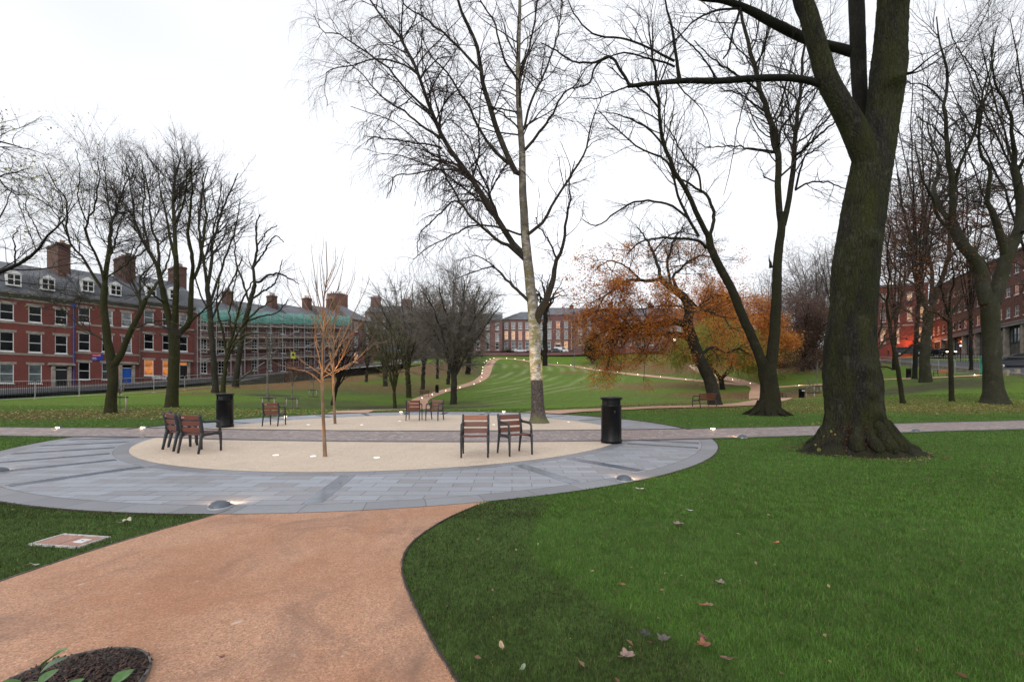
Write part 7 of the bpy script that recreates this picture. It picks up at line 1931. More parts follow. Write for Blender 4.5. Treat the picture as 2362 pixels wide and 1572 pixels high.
# ---------------------------------------------------------------- left hand trees
LT1 = [[(255, 962, 50), (255, 950, 33), (257, 915, 27), (261, 882, 25), (259, 850, 27), (256, 828, 26), (249, 790, 21), (244, 750, 20), (239, 701, 18), (242, 660, 17)],
       [(262, 842, 20), (278, 818, 18), (292, 785, 16), (304, 758, 15), (322, 722, 13), (336, 690, 11)]]
LL1 = [[(242, 662, 13), (244, 629, 13), (249, 595, 12), (254, 557, 10), (257, 513, 8), (270, 486, 6), (282, 440, 4), (300, 400, 2)], [(240, 672, 9), (212, 640 - 10, 8), (195, 600, 7), (172, 575, 6), (156, 540, 5.5), (154, 500, 5), (152, 460, 4.4), (125, 424, 3.4), (100, 375, 2)],
       [(240, 650, 8), (228, 602, 7), (212, 573, 6.4), (199, 535, 5.6), (203, 505, 5), (223, 470, 4.6), (224, 440, 4), (232, 410, 3), (225, 370, 2)], [(154, 500, 4), (134, 484, 3.4), (94, 462, 3), (60, 442, 2.4), (30, 410, 1.6)],
       [(336, 690, 9), (352, 668, 8), (367, 645, 6.5), (385, 610, 4.5), (395, 570, 3)], [(324, 718, 7), (323, 672, 6), (326, 638, 5), (344, 620, 4), (360, 590, 2.6)], [(247, 605, 7), (262, 570, 5), (272, 530, 4), (290, 490, 3)],
       [(156, 545, 4), (140, 510, 3.4), (110, 470, 2.6), (80, 430, 1.8)], [(238, 705, 6), (200, 690, 4.5), (160, 670, 3.4), (120, 665, 2)], [(304, 760, 6), (340, 745, 4.4), (380, 740, 3), (420, 750, 1.8)], [(250, 790, 6), (215, 770, 4.5), (175, 745, 3.4), (130, 700, 2.4), (90, 680, 1.6)],
       [(259, 510, 5), (250, 470, 4), (245, 420, 3), (240, 360, 1.8)], [(201, 513, 4), (180, 460, 3.2), (185, 400, 2.4), (175, 345, 1.6)], [(330, 700, 5), (310, 660, 4), (300, 610, 3), (310, 560, 2)], [(244, 640, 5), (290, 610, 4), (320, 570, 3), (345, 520, 2)]]
LLV = ((3.2, .15, .7, .42, 8, .13, (0, 0, .35), .55), (3.8, .1, .6, .5, 6, .15, (0, 0, .25), .6), (4.4, .1, .55, .5, 5, .18, (0, 0, .1), .7))
tree_from('lime_tree', "forked bare tree with a few yellow leaves before the blue door house", 22.6, LT1, LL1, 71, M['bark_moss'], M['tw_dark'], LLV, (.0052, .0042, .0032), 3.0,
          leaves=[('lf_yellow', .10, 420, .2, lambda p: uv_of(p)[0] < 260), ('lf_yellow', .09, 150, .2, None)], sides=(20, 9))
LT2 = [[(396, 948, 50), (396, 934, 34), (398, 900, 29), (400, 870, 27), (402, 801, 27), (400, 770, 26)], [(398, 775, 20), (390, 735, 17), (382, 701, 16), (373, 658, 14), (364, 615, 12)], [(402, 775, 18), (405, 701, 15), (407, 650, 14), (406, 590, 12)], [(404, 780, 17), (422, 760, 15), (436, 744, 14), (440, 700, 13), (442, 643, 11)]]
LL2 = [[(364, 615, 11), (339, 572, 9), (322, 540, 7), (310, 500, 5), (300, 430, 3.4), (292, 375, 1.8)], [(366, 620, 9), (365, 570, 7), (350, 520, 5.5), (345, 460, 4), (335, 400, 2.4)], [(406, 590, 11), (402, 527, 10), (400, 463, 8), (403, 412, 6), (418, 361, 3)], [(405, 600, 9), (390, 540, 7), (382, 489, 5), (370, 440, 3.6), (365, 380, 2)],
       [(442, 643, 10), (445, 603, 9), (435, 540, 7.5), (441, 476, 6), (443, 417, 4), (440, 370, 2.4)], [(440, 650, 9), (459, 616, 8), (471, 540, 6.5), (476, 489, 5), (469, 438, 3.6), (480, 385, 2)], [(400, 463, 5), (420, 430, 4), (440, 390, 2.4)], [(402, 520, 6), (423, 470, 5), (430, 420, 3.4), (425, 360, 2)],
       [(339, 572, 5), (318, 590, 4), (295, 600, 3), (270, 620, 2)], [(382, 700, 6), (355, 680, 4.4), (330, 650, 3), (305, 600, 2)], [(436, 745, 6), (470, 715, 4.4), (500, 690, 3), (520, 650, 2)], [(310, 500, 4), (280, 470, 3), (260, 420, 2)], [(345, 580, 6), (330, 500, 4.6), (335, 430, 3.4), (325, 360, 1.8)]]
tree_from('lime_tree', "tall bare mossy trunked tree with upswept limbs right of the forked one", 29.3, LT2, LL2, 72, M['bark_moss'], M['tw_dark'], ((2.6, .12, .6, .42, 8, .12, (0, 0, .5), .55), (3.0, .1, .55, .5, 6, .14, (0, 0, .35), .6), (4.0, .1, .5, .5, 5, .16, (0, 0, .2), .7)), (.006, .0048, .0038), 4.0,
          leaves=[('lf_yellow', .09, 220, .3, None)], sides=(20, 9))
def vase(name, lab, Y, tr, lm, seed, rmk, tw='tw_dark', bk='bark_grey', leaves=None, depth=4, dens=.78, up_=.4, grp=None, sides=(12, 7)):
    return tree_from(name, lab, Y, [tr], lm, seed, M[bk], M[tw], ((1.5 * dens, .12, .65, .42, 7, .14, (0, 0, up_), .55), (1.7 * dens, .1, .6, .5, 6, .16, (0, 0, up_ * .6), .6), (2.6 * dens, .1, .55, .5, 4, .2, (0, 0, up_ * .3), .7)), (rmk, rmk * .8, rmk * .65), depth, leaves=leaves, group=grp, sides=sides)
vase('lime_tree', "tall slim bare tree behind the left litter bin, straight double trunk", 50, [(496, 905, 22), (497, 890, 16), (490, 800, 14), (484, 720, 13), (478, 660, 12)],
     [[(478, 662, 9), (470, 600, 7.5), (459, 540, 6), (463, 470, 4.5), (470, 400, 3)], [(479, 660, 9), (489, 600, 8), (489, 565, 7), (499, 527, 6), (517, 476, 5), (535, 432, 3.6), (550, 399, 2)], [(484, 700, 7), (505, 640, 6), (525, 580, 5), (545, 520, 3.6), (555, 460, 2)], [(486, 740, 6), (510, 690, 5), (540, 640, 4), (560, 590, 2.4)],
      [(470, 600, 5), (490, 540, 4), (505, 470, 3), (510, 420, 2)], [(482, 720, 5), (455, 660, 4), (440, 600, 3), (430, 540, 2)], [(489, 590, 5), (515, 550, 4), (545, 510, 3)]], 73, .0085, leaves=[('lf_yellow', .16, 420, .6, lambda p: uv_of(p)[1] > 520)])
vase('thorn_tree', "leaning dark green multi-stemmed small tree behind the left litter bin", 46, [(514, 910, 16), (515, 890, 12), (522, 830, 10), (535, 780, 8)],
     [[(535, 780, 7), (550, 720, 6), (565, 680, 4.5), (590, 640, 3)], [(524, 820, 7), (510, 750, 6), (500, 700, 4), (505, 640, 2.6)], [(530, 800, 6), (560, 750, 5), (600, 710, 4), (630, 690, 2.4)], [(516, 880, 5), (545, 878, 4.4), (565, 868, 3.6), (585, 850, 2.4)], [(520, 840, 6), (545, 790, 5), (575, 770, 3.6), (600, 770, 2)], [(535, 780, 5), (530, 720, 4), (540, 660, 3), (550, 620, 2)]], 74, .009, 'tw_olive', 'bark_moss', depth=3)
vase('lime_tree', "bare tree with a long right reaching limb before the green netting", 60, [(543, 892, 19), (545, 870, 15), (556, 790, 13), (566, 740, 12), (578, 693, 11), (588, 655, 10)],
     [[(588, 656, 8), (585, 616, 7), (594, 565, 5.5), (590, 520, 4), (600, 495, 2.4)], [(592, 650, 7), (601, 649, 6.5), (617, 634, 6), (650, 632, 4.4), (672, 645, 3), (690, 655, 2)], [(580, 690, 6), (610, 670, 5), (635, 650, 3.4), (650, 600, 2)], [(576, 700, 6), (560, 650, 5), (545, 600, 4), (540, 550, 2.6)],
      [(585, 616, 5), (610, 580, 4), (635, 545, 3), (655, 560, 2)], [(594, 565, 4), (620, 530, 3), (640, 520, 2)], [(566, 742, 6), (600, 730, 4.4), (640, 720, 3), (665, 690, 2)], [(562, 760, 5), (530, 740, 4), (500, 740, 2.4)]], 75, .010, 'tw_dark', 'bark_grey')
# tree beyond the left edge, its low limb reaching in
tree_from('sycamore_tree', "bare tree outside the left edge whose low limb reaches in with yellow-green leaves", 16,
          [[(-330, 985, 90), (-325, 950, 66), (-320, 850, 60), (-300, 720, 55), (-290, 600, 50)]],
          [[(-305, 740, 26), (-200, 700, 20), (-90, 660, 16), (0, 627, 12), (45, 607, 10), (89, 576, 8), (96, 553, 7), (125, 531, 5.5), (150, 505, 3.5), (175, 470, 2)], [(35, 612, 5), (34, 590, 4.4), (34, 565, 4), (30, 545, 3), (45, 520, 2)], [(-90, 660, 8), (-60, 600, 6), (-20, 540, 5), (10, 480, 3.4), (30, 430, 2)],
           [(-290, 600, 30), (-240, 500, 24), (-160, 420, 16), (-80, 360, 10), (0, 330, 6), (50, 340, 3)], [(-200, 450, 10), (-120, 440, 8), (-40, 420, 6), (20, 400, 4), (70, 390, 2)], [(-240, 500, 12), (-180, 340, 9), (-110, 250, 5)], [(-80, 360, 6), (-30, 380, 5), (20, 440, 4), (60, 450, 2)],
           [(96, 553, 4), (130, 560, 3), (160, 575, 2)], [(96, 553, 4), (80, 520, 3.4), (60, 480, 2.6), (70, 440, 1.6)], [(-290, 600, 30), (-330, 450, 22), (-340, 300, 12)]], 76, M['bark_dark'], M['tw_dark'], ((2.6, .25, .75, .32, 8, .15, (0, 0, .1), .5), (3.4, .1, .65, .5, 6, .18, (0, 0, .0), .6), (3.4, .1, .6, .5, 5, .2, (0, 0, -.1), .7)), (.0045, .0035, .0028), 1.2,
          leaves=[('lf_yellow', .085, 900, .12, None)], lmins=(1.0, .6, .35))

# ---------------------------------------------------------------- slender young trees on the resin
def slender(Y, u, v, vt, lab, seed, wpx, forks):
    rng = np.random.RandomState(seed); root = thing('young_tree', lab, 'tree', (0, 0, 0), 0, 'slender young trees standing in the resin')
    vf = forks
    tr = limb(rng, [(u, v, wpx * 1.15), (u - 1, v - 20, wpx), (u - 4 * wpx / 9, (v + vf) / 2, wpx * .85), (u - 7 * wpx / 9, vf, wpx * .8)], Y, 24, .003)
    U = u - 7 * wpx / 9
    h = vf - vt; sc = h / 300.0
    L = []
    def B(pts, w): L.append([(U + a * sc, vf - b * sc, w * wpx / 9 * (1 - .8 * k / (len(pts) - 1))) for k, (a, b) in enumerate(pts)])
    B([(0, 0), (2, 60), (4, 120), (4, 170), (12, 230), (8, 300)], 7.0)
    B([(0, 8), (22, 40), (48, 90), (65, 130), (85, 170), (105, 215)], 4.5); B([(0, -12), (-30, 12), (-75, 22), (-120, 40)], 3.2); B([(1, 5), (-20, 20), (-60, 50), (-95, 85)], 3.0)
    B([(2, 0), (30, 15), (70, 35), (110, 70), (150, 80)], 3.0); B([(3, 100), (-10, 140), (-30, 190), (-50, 240)], 3.2); B([(4, 120), (20, 160), (40, 210), (48, 260)], 3.2); B([(4, 130), (-8, 180), (-18, 240), (-24, 295)], 3.0)
    B([(3, 90), (-22, 130), (-60, 170), (-85, 220)], 2.8); B([(2, 60), (18, 90), (30, 140), (62, 190), (75, 235)], 3.0); B([(4, 150), (8, 200), (28, 250), (30, 285)], 2.6); B([(2, 50), (-12, 80), (-20, 130), (-46, 180), (-62, 250)], 2.8)
    B([(0, 10), (-8, 50), (-16, 90), (-10, 140)], 3.2); B([(4, 110), (35, 160), (58, 190), (72, 232)], 2.4); B([(22, 40), (30, 80), (52, 110)], 2.4)
    mains = [limb(rng, spread_depth(b, rng, .9 * Y / 10), Y, 18, .008) for b in L]
    A0 = np.array([m_[0] for m_ in mains]); R0 = np.array([m_[1] for m_ in mains])
    s1 = sprout(rng, A0, R0, 4.5, .25, .45, .45, 8, .06, (0, 0, .9), .6, .0019 * Y / 9, lmin=.25, asd=.12)
    s2 = sprout(rng, *s1, 2.0, .2, .4, .5, 6, .06, (0, 0, .7), .7, .0014 * Y / 9, lmin=.15)
    finish_tree(root, [tr], mains, [s1, s2], M['tw_young'], M['tw_young'], (12, 7), (4, 3))
slender(9.2, 750, 1053, 555, "nearer slender young tree on the resin, its bare fan lit orange from below", 81, 9.5, 870)
slender(16.75, 773, 979, 690, "farther slender young tree on the resin behind the nearer one", 82, 6.5, 862)

# ---------------------------------------------------------------- staked young trees
def staked(u, v, hpx, lab, leafm=None, seed=1, wpx=3.0, guard=True, crown_w=.5, Y=None, bk='tw_grey', count=500):
    h = hit(u, v, Y or 25); Y = h.y; s = Y / 1000
    rng = np.random.RandomState(seed); root = thing('young_tree', lab, 'tree', (0, 0, 0), 0, 'staked young trees beyond the circle')
    tr = limb(rng, [(u, v + 2, wpx * 1.2), (u, v - hpx * .35, wpx), (u + .5, v - hpx * .55, wpx * .8)], Y, 10, .002)
    L = []
    for k in range(7):
        a = rng.uniform(-1, 1); z0 = .5 + .3 * rng.rand(); L.append([(u, v - hpx * z0, wpx * .6), (u + a * hpx * crown_w * .3, v - hpx * (z0 + .15), wpx * .4), (u + a * hpx * crown_w * .5, v - hpx * min(1, z0 + .4), wpx * .2)])
    L.append([(u, v - hpx * .5, wpx * .8), (u, v - hpx * .75, wpx * .5), (u + 1, v - hpx, wpx * .2)])
    mains = [limb(rng, spread_depth(b, rng, .8), Y, 10, .01) for b in L]
    A0 = np.array([m_[0] for m_ in mains]); R0 = np.array([m_[1] for m_ in mains])
    s1 = sprout(rng, A0, R0, 4, .2, .6, .4, 6, .12, (0, 0, .4), .6, .00017 * Y, lmin=.3); s2 = sprout(rng, *s1, 3, .2, .6, .5, 5, .15, (0, 0, .3), .7, .00013 * Y, lmin=.2)
    finish_tree(root, [tr], mains, [s1, s2], M[bk], M[bk], (8, 5), (3, 3))
    if leafm: leaves_mesh(rng, np.concatenate([s1[0][:, -1], s2[0][:, -1]]), .11, 'foliage', M[leafm], root, count, .12)
    if guard:
        g = thing('tree_stakes', "x", 'tree stakes', tuple(h), 0, 'stakes round the young trees')
        g["label"] = "stakes of the " + lab
        w = MB()
        for a in (-.42, .42): w.tube([(a, -.05, -.1), (a, -.05, .82)], .045, 8)
        w.build('stakes', M['board'], g, True)
        w = MB(); w.box(-.55, .55, -.09, -.05, .74, .82); w.build('crossbar', M['black_m'], g)
        w = MB(); w.lathe([(0, .05), (.5, .04), (.7, .0)], 18); w.build('mulch_ring', M['soil'], g, True)
staked(617, 913, 150, "pale young birch left of the slender trees", None, 91, 4.5, False, .5)
staked(620, 944, 34, "short black stem behind the lone chair", None, 95, 3.0, Y=31)
staked(674, 941, 100, "small russet leaved tree right of the lone chair", 'lf_red', 92, 3.2, count=900, Y=32)
staked(722, 915, 56, "tiny russet tree on the left slope", 'lf_red', 93, 2.6, count=350)
staked(276, 953, 75, "thin black stem beside the forked left tree", None, 96, 3.0)
staked(1868, 934, 60, "thin sapling in the hollow left of the huge trunk", None, 94, 2.2, Y=44)
staked(1325, 848, 60, "thin sapling on the slope right of the birch", None, 97, 1.6, False)
staked(1885, 905, 70, "bare sapling close to the huge trunk's left side", None, 98, 2.2, Y=44)

# ---------------------------------------------------------------- middle distance trees
def round_tree(name, lab, u, v, w, uc, vt, vb, rx, seed, rmk, tw, bk, dens=1.0, leaves=None, fork=None, grp='bare trees along the left slope', nl=9, up_=.15, Y=None, depthk=1.0, lv3=True):
    """trunk from (u, v) up to fork, limbs fanning into an oval crown centred on uc between vt and vb"""
    Y = Y or hit(u, v, 25).y; rng = np.random.RandomState(seed)
    vf = fork if fork else v - (v - vt) * .22
    tr = [(u, v + 3, w * 1.5), (u, v - 4, w * 1.1), (u + (uc - u) * .1, (v + vf) / 2, w), (u + (uc - u) * .25, vf, w * .9)]
    L = []
    x0 = u + (uc - u) * .25
    for k in range(nl):
        a = -1 + 2 * (k + .5) / nl + rng.uniform(-.1, .1); th = a * 1.35
        ex, ey = uc + rx * sin(th) * .92, (vb + vt) / 2 - (vb - vt) / 2 * cos(th) * .92 + (0 if abs(a) < .8 else 0)
        mx, my = x0 + (ex - x0) * .42 + rng.uniform(-1, 1) * rx * .06, vf + (ey - vf) * .55 + rng.uniform(-1, 1) * rx * .06
        ww = w * (.62 - .2 * abs(a)); y0 = vf + rng.uniform(-.05, .25) * (v - vf)
        L.append([(x0, y0, ww), (x0 + (mx - x0) * .5, y0 + (my - y0) * .55, ww * .8), (mx, my, ww * .6), ((mx + ex) / 2 + rng.uniform(-1, 1) * rx * .05, (my + ey) / 2, ww * .4), (ex, ey, ww * .18)])
    for k in range(nl):       # inner limbs that start from the others
        b = L[rng.randint(nl)]; q = b[2]; a = rng.uniform(-1, 1); ex, ey = uc + rx * a * .7, vt + (vb - vt) * rng.uniform(.15, .85)
        L.append([(q[0], q[1], q[2] * .7), ((q[0] + ex) / 2, (q[1] + ey) / 2 - 3, q[2] * .5), (ex, ey, q[2] * .2)])
    dp = rx * Y / 1000 * .8 * depthk
    return tree_from(name, lab, Y, [tr], L, seed, M[bk], M[tw], ((.055 * 1000 / Y * dens, .1, .8, .45, 6, .18, (0, 0, up_), .55), (.062 * 1000 / Y * dens, .1, .7, .5, 5, .2, (0, 0, up_ * .4), .6)) + (((.07 * 1000 / Y * dens, .1, .65, .55, 4, .22, (0, 0, 0), .7),) if lv3 else ()),
                     (rmk * Y, rmk * Y * .8, rmk * Y * .65), dp, group=grp, leaves=leaves, sides=(10, 6), lmins=(.030 * Y, .018 * Y, .010 * Y))
round_tree('round_tree', "round dense bare tree with a stout reddish trunk, left of the hill path", 1046, 932, 15, 1052, 628, 850, 118, 101, .00014, 'tw_grey', 'bark_grey', 1.9, fork=866, nl=13)
round_tree('bare_tree', "domed bare tree left of the round one, mossy trunk", 943, 917, 12, 930, 640, 850, 95, 102, .00015, 'tw_grey', 'bark_moss', 1.7, fork=850, nl=11)
round_tree('thorn_tree', "olive green twiggy tree behind the farther slender tree", 889, 890, 10, 885, 700, 850, 62, 103, .0002, 'tw_olive', 'bark_grey', 2.0, fork=850, nl=9)
round_tree('thorn_tree', "thin many stemmed tree just left of the far chair pair", 911, 941, 8, 905, 745, 880, 48, 104, .00020, 'tw_olive', 'bark_moss', 1.1, fork=905, nl=9)
round_tree('bare_tree', "bare tree with a slim trunk between the domed and the round tree", 975, 898, 9, 985, 655, 820, 70, 105, .00021, 'tw_grey', 'bark_grey', 1.3)
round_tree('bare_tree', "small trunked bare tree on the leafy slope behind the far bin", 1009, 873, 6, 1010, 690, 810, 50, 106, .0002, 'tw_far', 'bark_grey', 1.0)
round_tree('bare_tree', "bare tree immediately behind the round tree's left side", 1034, 886, 8, 1045, 680, 820, 60, 107, .0002, 'tw_grey', 'bark_grey', 1.0)
round_tree('bare_tree', "bare tree with a thick dark trunk right of the round one, by the hill path", 1079, 862, 11, 1095, 660, 800, 62, 108, .0002, 'tw_dark', 'bark_dark', .9)
round_tree('bare_tree', "dark forked tree standing on the slope right behind the birch trunk", 1257, 843, 11, 1262, 625, 790, 60, 109, .00017, 'tw_dark', 'bark_dark', .7, fork=700, grp=None, nl=9)
round_tree('thorn_tree', "dark leaning shrub like tree behind the two slender trees", 768, 934, 9, 815, 760, 870, 62, 110, .0002, 'tw_dark', 'bark_dark', 1.0, fork=880, nl=9, grp=None)
round_tree('bare_tree', "distant bare tree above the scaffolding's far end", 845, 880, 6, 852, 735, 840, 36, 111, .0002, 'tw_brown', 'bark_grey', 1.0)
# far right masses
GR = 'bare and russet trees on the right hillside'
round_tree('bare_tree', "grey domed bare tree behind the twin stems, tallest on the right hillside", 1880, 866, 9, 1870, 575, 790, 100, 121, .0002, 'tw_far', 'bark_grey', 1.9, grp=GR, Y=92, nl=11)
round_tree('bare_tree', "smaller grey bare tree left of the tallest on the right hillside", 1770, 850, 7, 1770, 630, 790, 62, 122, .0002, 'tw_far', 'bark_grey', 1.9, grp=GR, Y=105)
round_tree('copper_tree', "wide russet tinged tree low on the right hillside beside the huge trunk", 1850, 872, 9, 1868, 690, 870, 92, 123, .00026, 'tw_brown', 'bark_grey', 1.7, leaves=[('lf_pink', .26, 34000, .6, None)], grp=GR, Y=80, nl=11)
round_tree('copper_tree', "purplish brown tree behind the second orange beech", 1770, 868, 8, 1768, 700, 860, 60, 124, .00026, 'tw_brown', 'bark_grey', 1.6, leaves=[('lf_pink', .26, 17000, .6, None)], grp=GR, Y=98)
round_tree('bare_tree', "bare tree with fine twigs rising behind the huge trunk's left edge", 1935, 860, 8, 1920, 545, 800, 60, 125, .0002, 'tw_grey', 'bark_grey', .9, grp=GR, Y=84)
round_tree('bare_tree', "bare tree before the floodlit red house", 2062, 850, 9, 2075, 400, 760, 75, 126, .00014, 'tw_brown', 'bark_dark', .7, grp=GR, Y=62, leaves=[('lf_red', .15, 2200, .5, None)], nl=7)
round_tree('bare_tree', "tall bare tree filling the sky right of the middle beech", 2240, 850, 9, 2235, 250, 700, 120, 127, .0001, 'tw_brown', 'bark_dark', .4, grp=GR, Y=44, leaves=[('lf_red', .11, 2600, .4, None)], nl=7)
round_tree('bare_tree', "tall bare tree whose crown fills the top right corner", 2420, 890, 20, 2330, 20, 560, 190, 128, .0001, 'tw_brown', 'bark_dark', .42, grp=GR, Y=33, nl=7, leaves=[('lf_red', .09, 1800, .4, None)])
round_tree('bare_tree', "fine twigged bare tree behind the top of the huge trunk's right side", 2110, 870, 12, 2140, 120, 620, 120, 129, .0001, 'tw_brown', 'bark_dark', .38, grp=GR, Y=46, nl=7)

# hedge-like growth on the right bank
def shrub(name, lab, u, v, w, hh, seed, lm, count, size, cat='shrub', tw='tw_brown', Y=None, grp=None):
    h = hit(u, v, 25) if Y is None else Vector((cen(u, Y), Y, gz(cen(u, Y), Y)))
    rng = np.random.RandomState(seed); root = thing(name, lab, cat, tuple(h), 0, grp)
    n = 60; D = rng.normal(size=(n, 3)); D[:, 2] = np.abs(D[:, 2]) + .4; D /= np.linalg.norm(D, axis=1, keepdims=True)
    P_ = np.zeros((n, 6, 3)); k = np.linspace(0, 1, 6)
    for i in range(6): P_[:, i] = D * np.array([w / 2, w / 3, hh])[None] * k[i] + rng.normal(size=(n, 3)) * .03
    R_ = np.tile(np.linspace(.03, .008, 6)[None] * max(1, h.y / 60), (n, 1))
    s1 = sprout(rng, P_, R_, 3, .2, .7, .4, 5, .2, (0, 0, .1), .7, .00016 * h.y, lmin=.3)
    V, F = join([tubes(P_, R_, 4), tubes(*s1, 3)]); mesh_np('stems', V, F, M[tw], root)
    leaves_mesh(rng, np.concatenate([s1[0][:, -1], P_[:, -1], P_[:, 3], P_[:, 4]]), size, 'foliage', M[lm], root, count, w * .07)
    return root
shrub('holly_bush', "dark conical evergreen bush on the slope under the orange beech's left edge", 1366, 839, 5.0, 8.0, 131, 'lf_dark', 9000, .28)
shrub('shrub', "low dark shrub below the wall right of the willow", 1790, 865, 10, 2.6, 132, 'lf_pink', 3500, .2, Y=100)
shrub('shrub', "low brown shrub on the bank left of the huge trunk", 1880, 870, 9, 2.2, 133, 'lf_pink', 3500, .18, Y=88)
shrub('shrub', "broad russet thicket on the hillside behind the second orange beech", 1730, 850, 22, 7, 136, 'lf_pink', 9000, .28, Y=122)
shrub('shrub', "broad purplish thicket on the hillside between twin stems and huge trunk", 1840, 850, 26, 8, 137, 'lf_pink', 10000, .28, Y=112)
shrub('evergreen_bush', "dark evergreen bush by the office corner behind the middle beech", 2125, 815, 5, 4.2, 134, 'lf_dark', 3500, .22, Y=92)
shrub('evergreen_bush', "dark bushes before the hipped house left of the birch", 1170, 816, 5, 1.8, 135, 'lf_dark', 2200, .22, Y=143)

# ---------------------------------------------------------------- willow
rng = np.random.RandomState(141)
hW = hit(1667, 898); YW = hW.y
root = thing('willow', "yellow-green weeping willow behind the leaning trunk", 'tree', (0, 0, 0))
tr = [limb(rng, [(1667, 902, 16), (1666, 892, 12), (1664, 878, 12), (1662, 868, 12)], YW, 12, 0), limb(rng, [(1662, 872, 10), (1652, 860, 8), (1640, 845, 7), (1625, 815, 5), (1600, 795, 3)], YW, 12, .01), limb(rng, [(1664, 872, 10), (1678, 858, 9), (1686, 840, 8), (1695, 810, 6), (1715, 785, 3)], YW, 12, .01)]
WLm = [[(1640, 845, 5), (1625, 800, 4), (1590, 782, 3), (1562, 800, 1.6)], [(1640, 845, 5), (1640, 795, 4), (1625, 770, 3), (1600, 765, 1.6)], [(1686, 840, 5), (1672, 800, 4), (1660, 765, 3), (1650, 755, 1.6)], [(1686, 840, 5), (1700, 805, 4), (1725, 800, 3), (1745, 815, 1.6)], [(1690, 830, 5), (1700, 812, 4), (1715, 815, 1.6)]]
mains = [limb(rng, spread_depth(b, rng, 5), YW, 16, .02) for b in WLm for _ in (0, 1)]
A0 = np.array([m_[0] for m_ in mains]); R0 = np.array([m_[1] for m_ in mains])
s1 = sprout(rng, A0, R0, 2.6, .25, .9, .5, 7, .2, (0, 0, .1), .6, .014, lmin=1.2)
s2 = sprout(rng, *s1, 6.0, .1, .9, 1.0, 9, .06, (0, 0, -4.5), .6, .012, lmin=3.0, taper=.7, lenpow=.1)
finish_tree(root, tr, mains, [s1, s2], M['bark_dark'], M['lf_willow'], (12, 7), (3, 3))
pts = s2[0][:, 2:].reshape(-1, 3); leaves_mesh(rng, pts, .36, 'foliage', M['lf_willow'], root, 21000, .10, 0, aspect=.25)

# ================================================================== turf blades and fallen leaves near the camera
def inside_poly(px, py, poly):
    r = np.zeros(len(px), bool); n = len(poly)
    for i in range(n):
        x1, y1 = poly[i]; x2, y2 = poly[(i + 1) % n]
        c = ((y1 > py) != (y2 > py)) & (px < (x2 - x1) * (py - y1) / (y2 - y1 + 1e-12) + x1); r ^= c
    return r
_sl = [(p.x, p.y) for p in smooth_poly(EL, 8)]; _sr = [(p.x, p.y) for p in smooth_poly(ER, 8)]
PATHP = _sl + _sr[::-1]
STR = [(p.x, p.y) for p in smooth_poly(STRIP_T, 8)] + [(p.x, p.y) for p in smooth_poly(STRIP_B, 8)][::-1]
_bp = bpy.data.objects['bowl_path'].data; _c = np.zeros(len(_bp.vertices) * 3, np.float32); _bp.vertices.foreach_get('co', _c); _c = _c.reshape(-1, 5, 3)
BOWL = [tuple(v[:2]) for v in _c[:, 0]] + [tuple(v[:2]) for v in _c[::-1, 4]]
_bp = bpy.data.objects['hill_path'].data; _c = np.zeros(len(_bp.vertices) * 3, np.float32); _bp.vertices.foreach_get('co', _c); _c = _c.reshape(-1, 5, 3)
HILL = [tuple(v[:2]) for v in _c[:, 0]] + [tuple(v[:2]) for v in _c[::-1, 4]]
def on_grass(x, y, m=0.0):
    ok = np.hypot(x - CC[0], y - CC[1]) > R_OUT + .02 + m
    ok &= ~inside_poly(x, y, PATHP) & ~inside_poly(x, y, STR) & ~inside_poly(x, y, BOWL) & ~inside_poly(x, y, HILL)
    a = radians(-9); dx, dy = x + 4.35, y - 4.27; lx = dx * cos(-a) - dy * sin(-a); ly = dx * sin(-a) + dy * cos(-a)
    ok &= ~((np.abs(lx) < .27) & (np.abs(ly) < .135))
    ok &= np.hypot(x - (1975 - 1181) * 9.95 / 1000, y - 9.95) > .98 + .10 * np.sin(5 * np.arctan2(y - 9.95, x - 7.9))
    return ok
rng = np.random.RandomState(77)
BANDL = [G0(*p) for p in ((1180, 1150), (1262, 1152), (1250, 1190), (1212, 1245), (1235, 1300), (1330, 1362), (1440, 1420), (1560, 1490), (1690, 1560), (1900, 1700), (2100, 1900))]
BANDP = BANDL + [G0(1100, 1960), G0(1000, 1700)] + [G0(*p) for p in ((900, 1500), (880, 1300), (1000, 1190))]
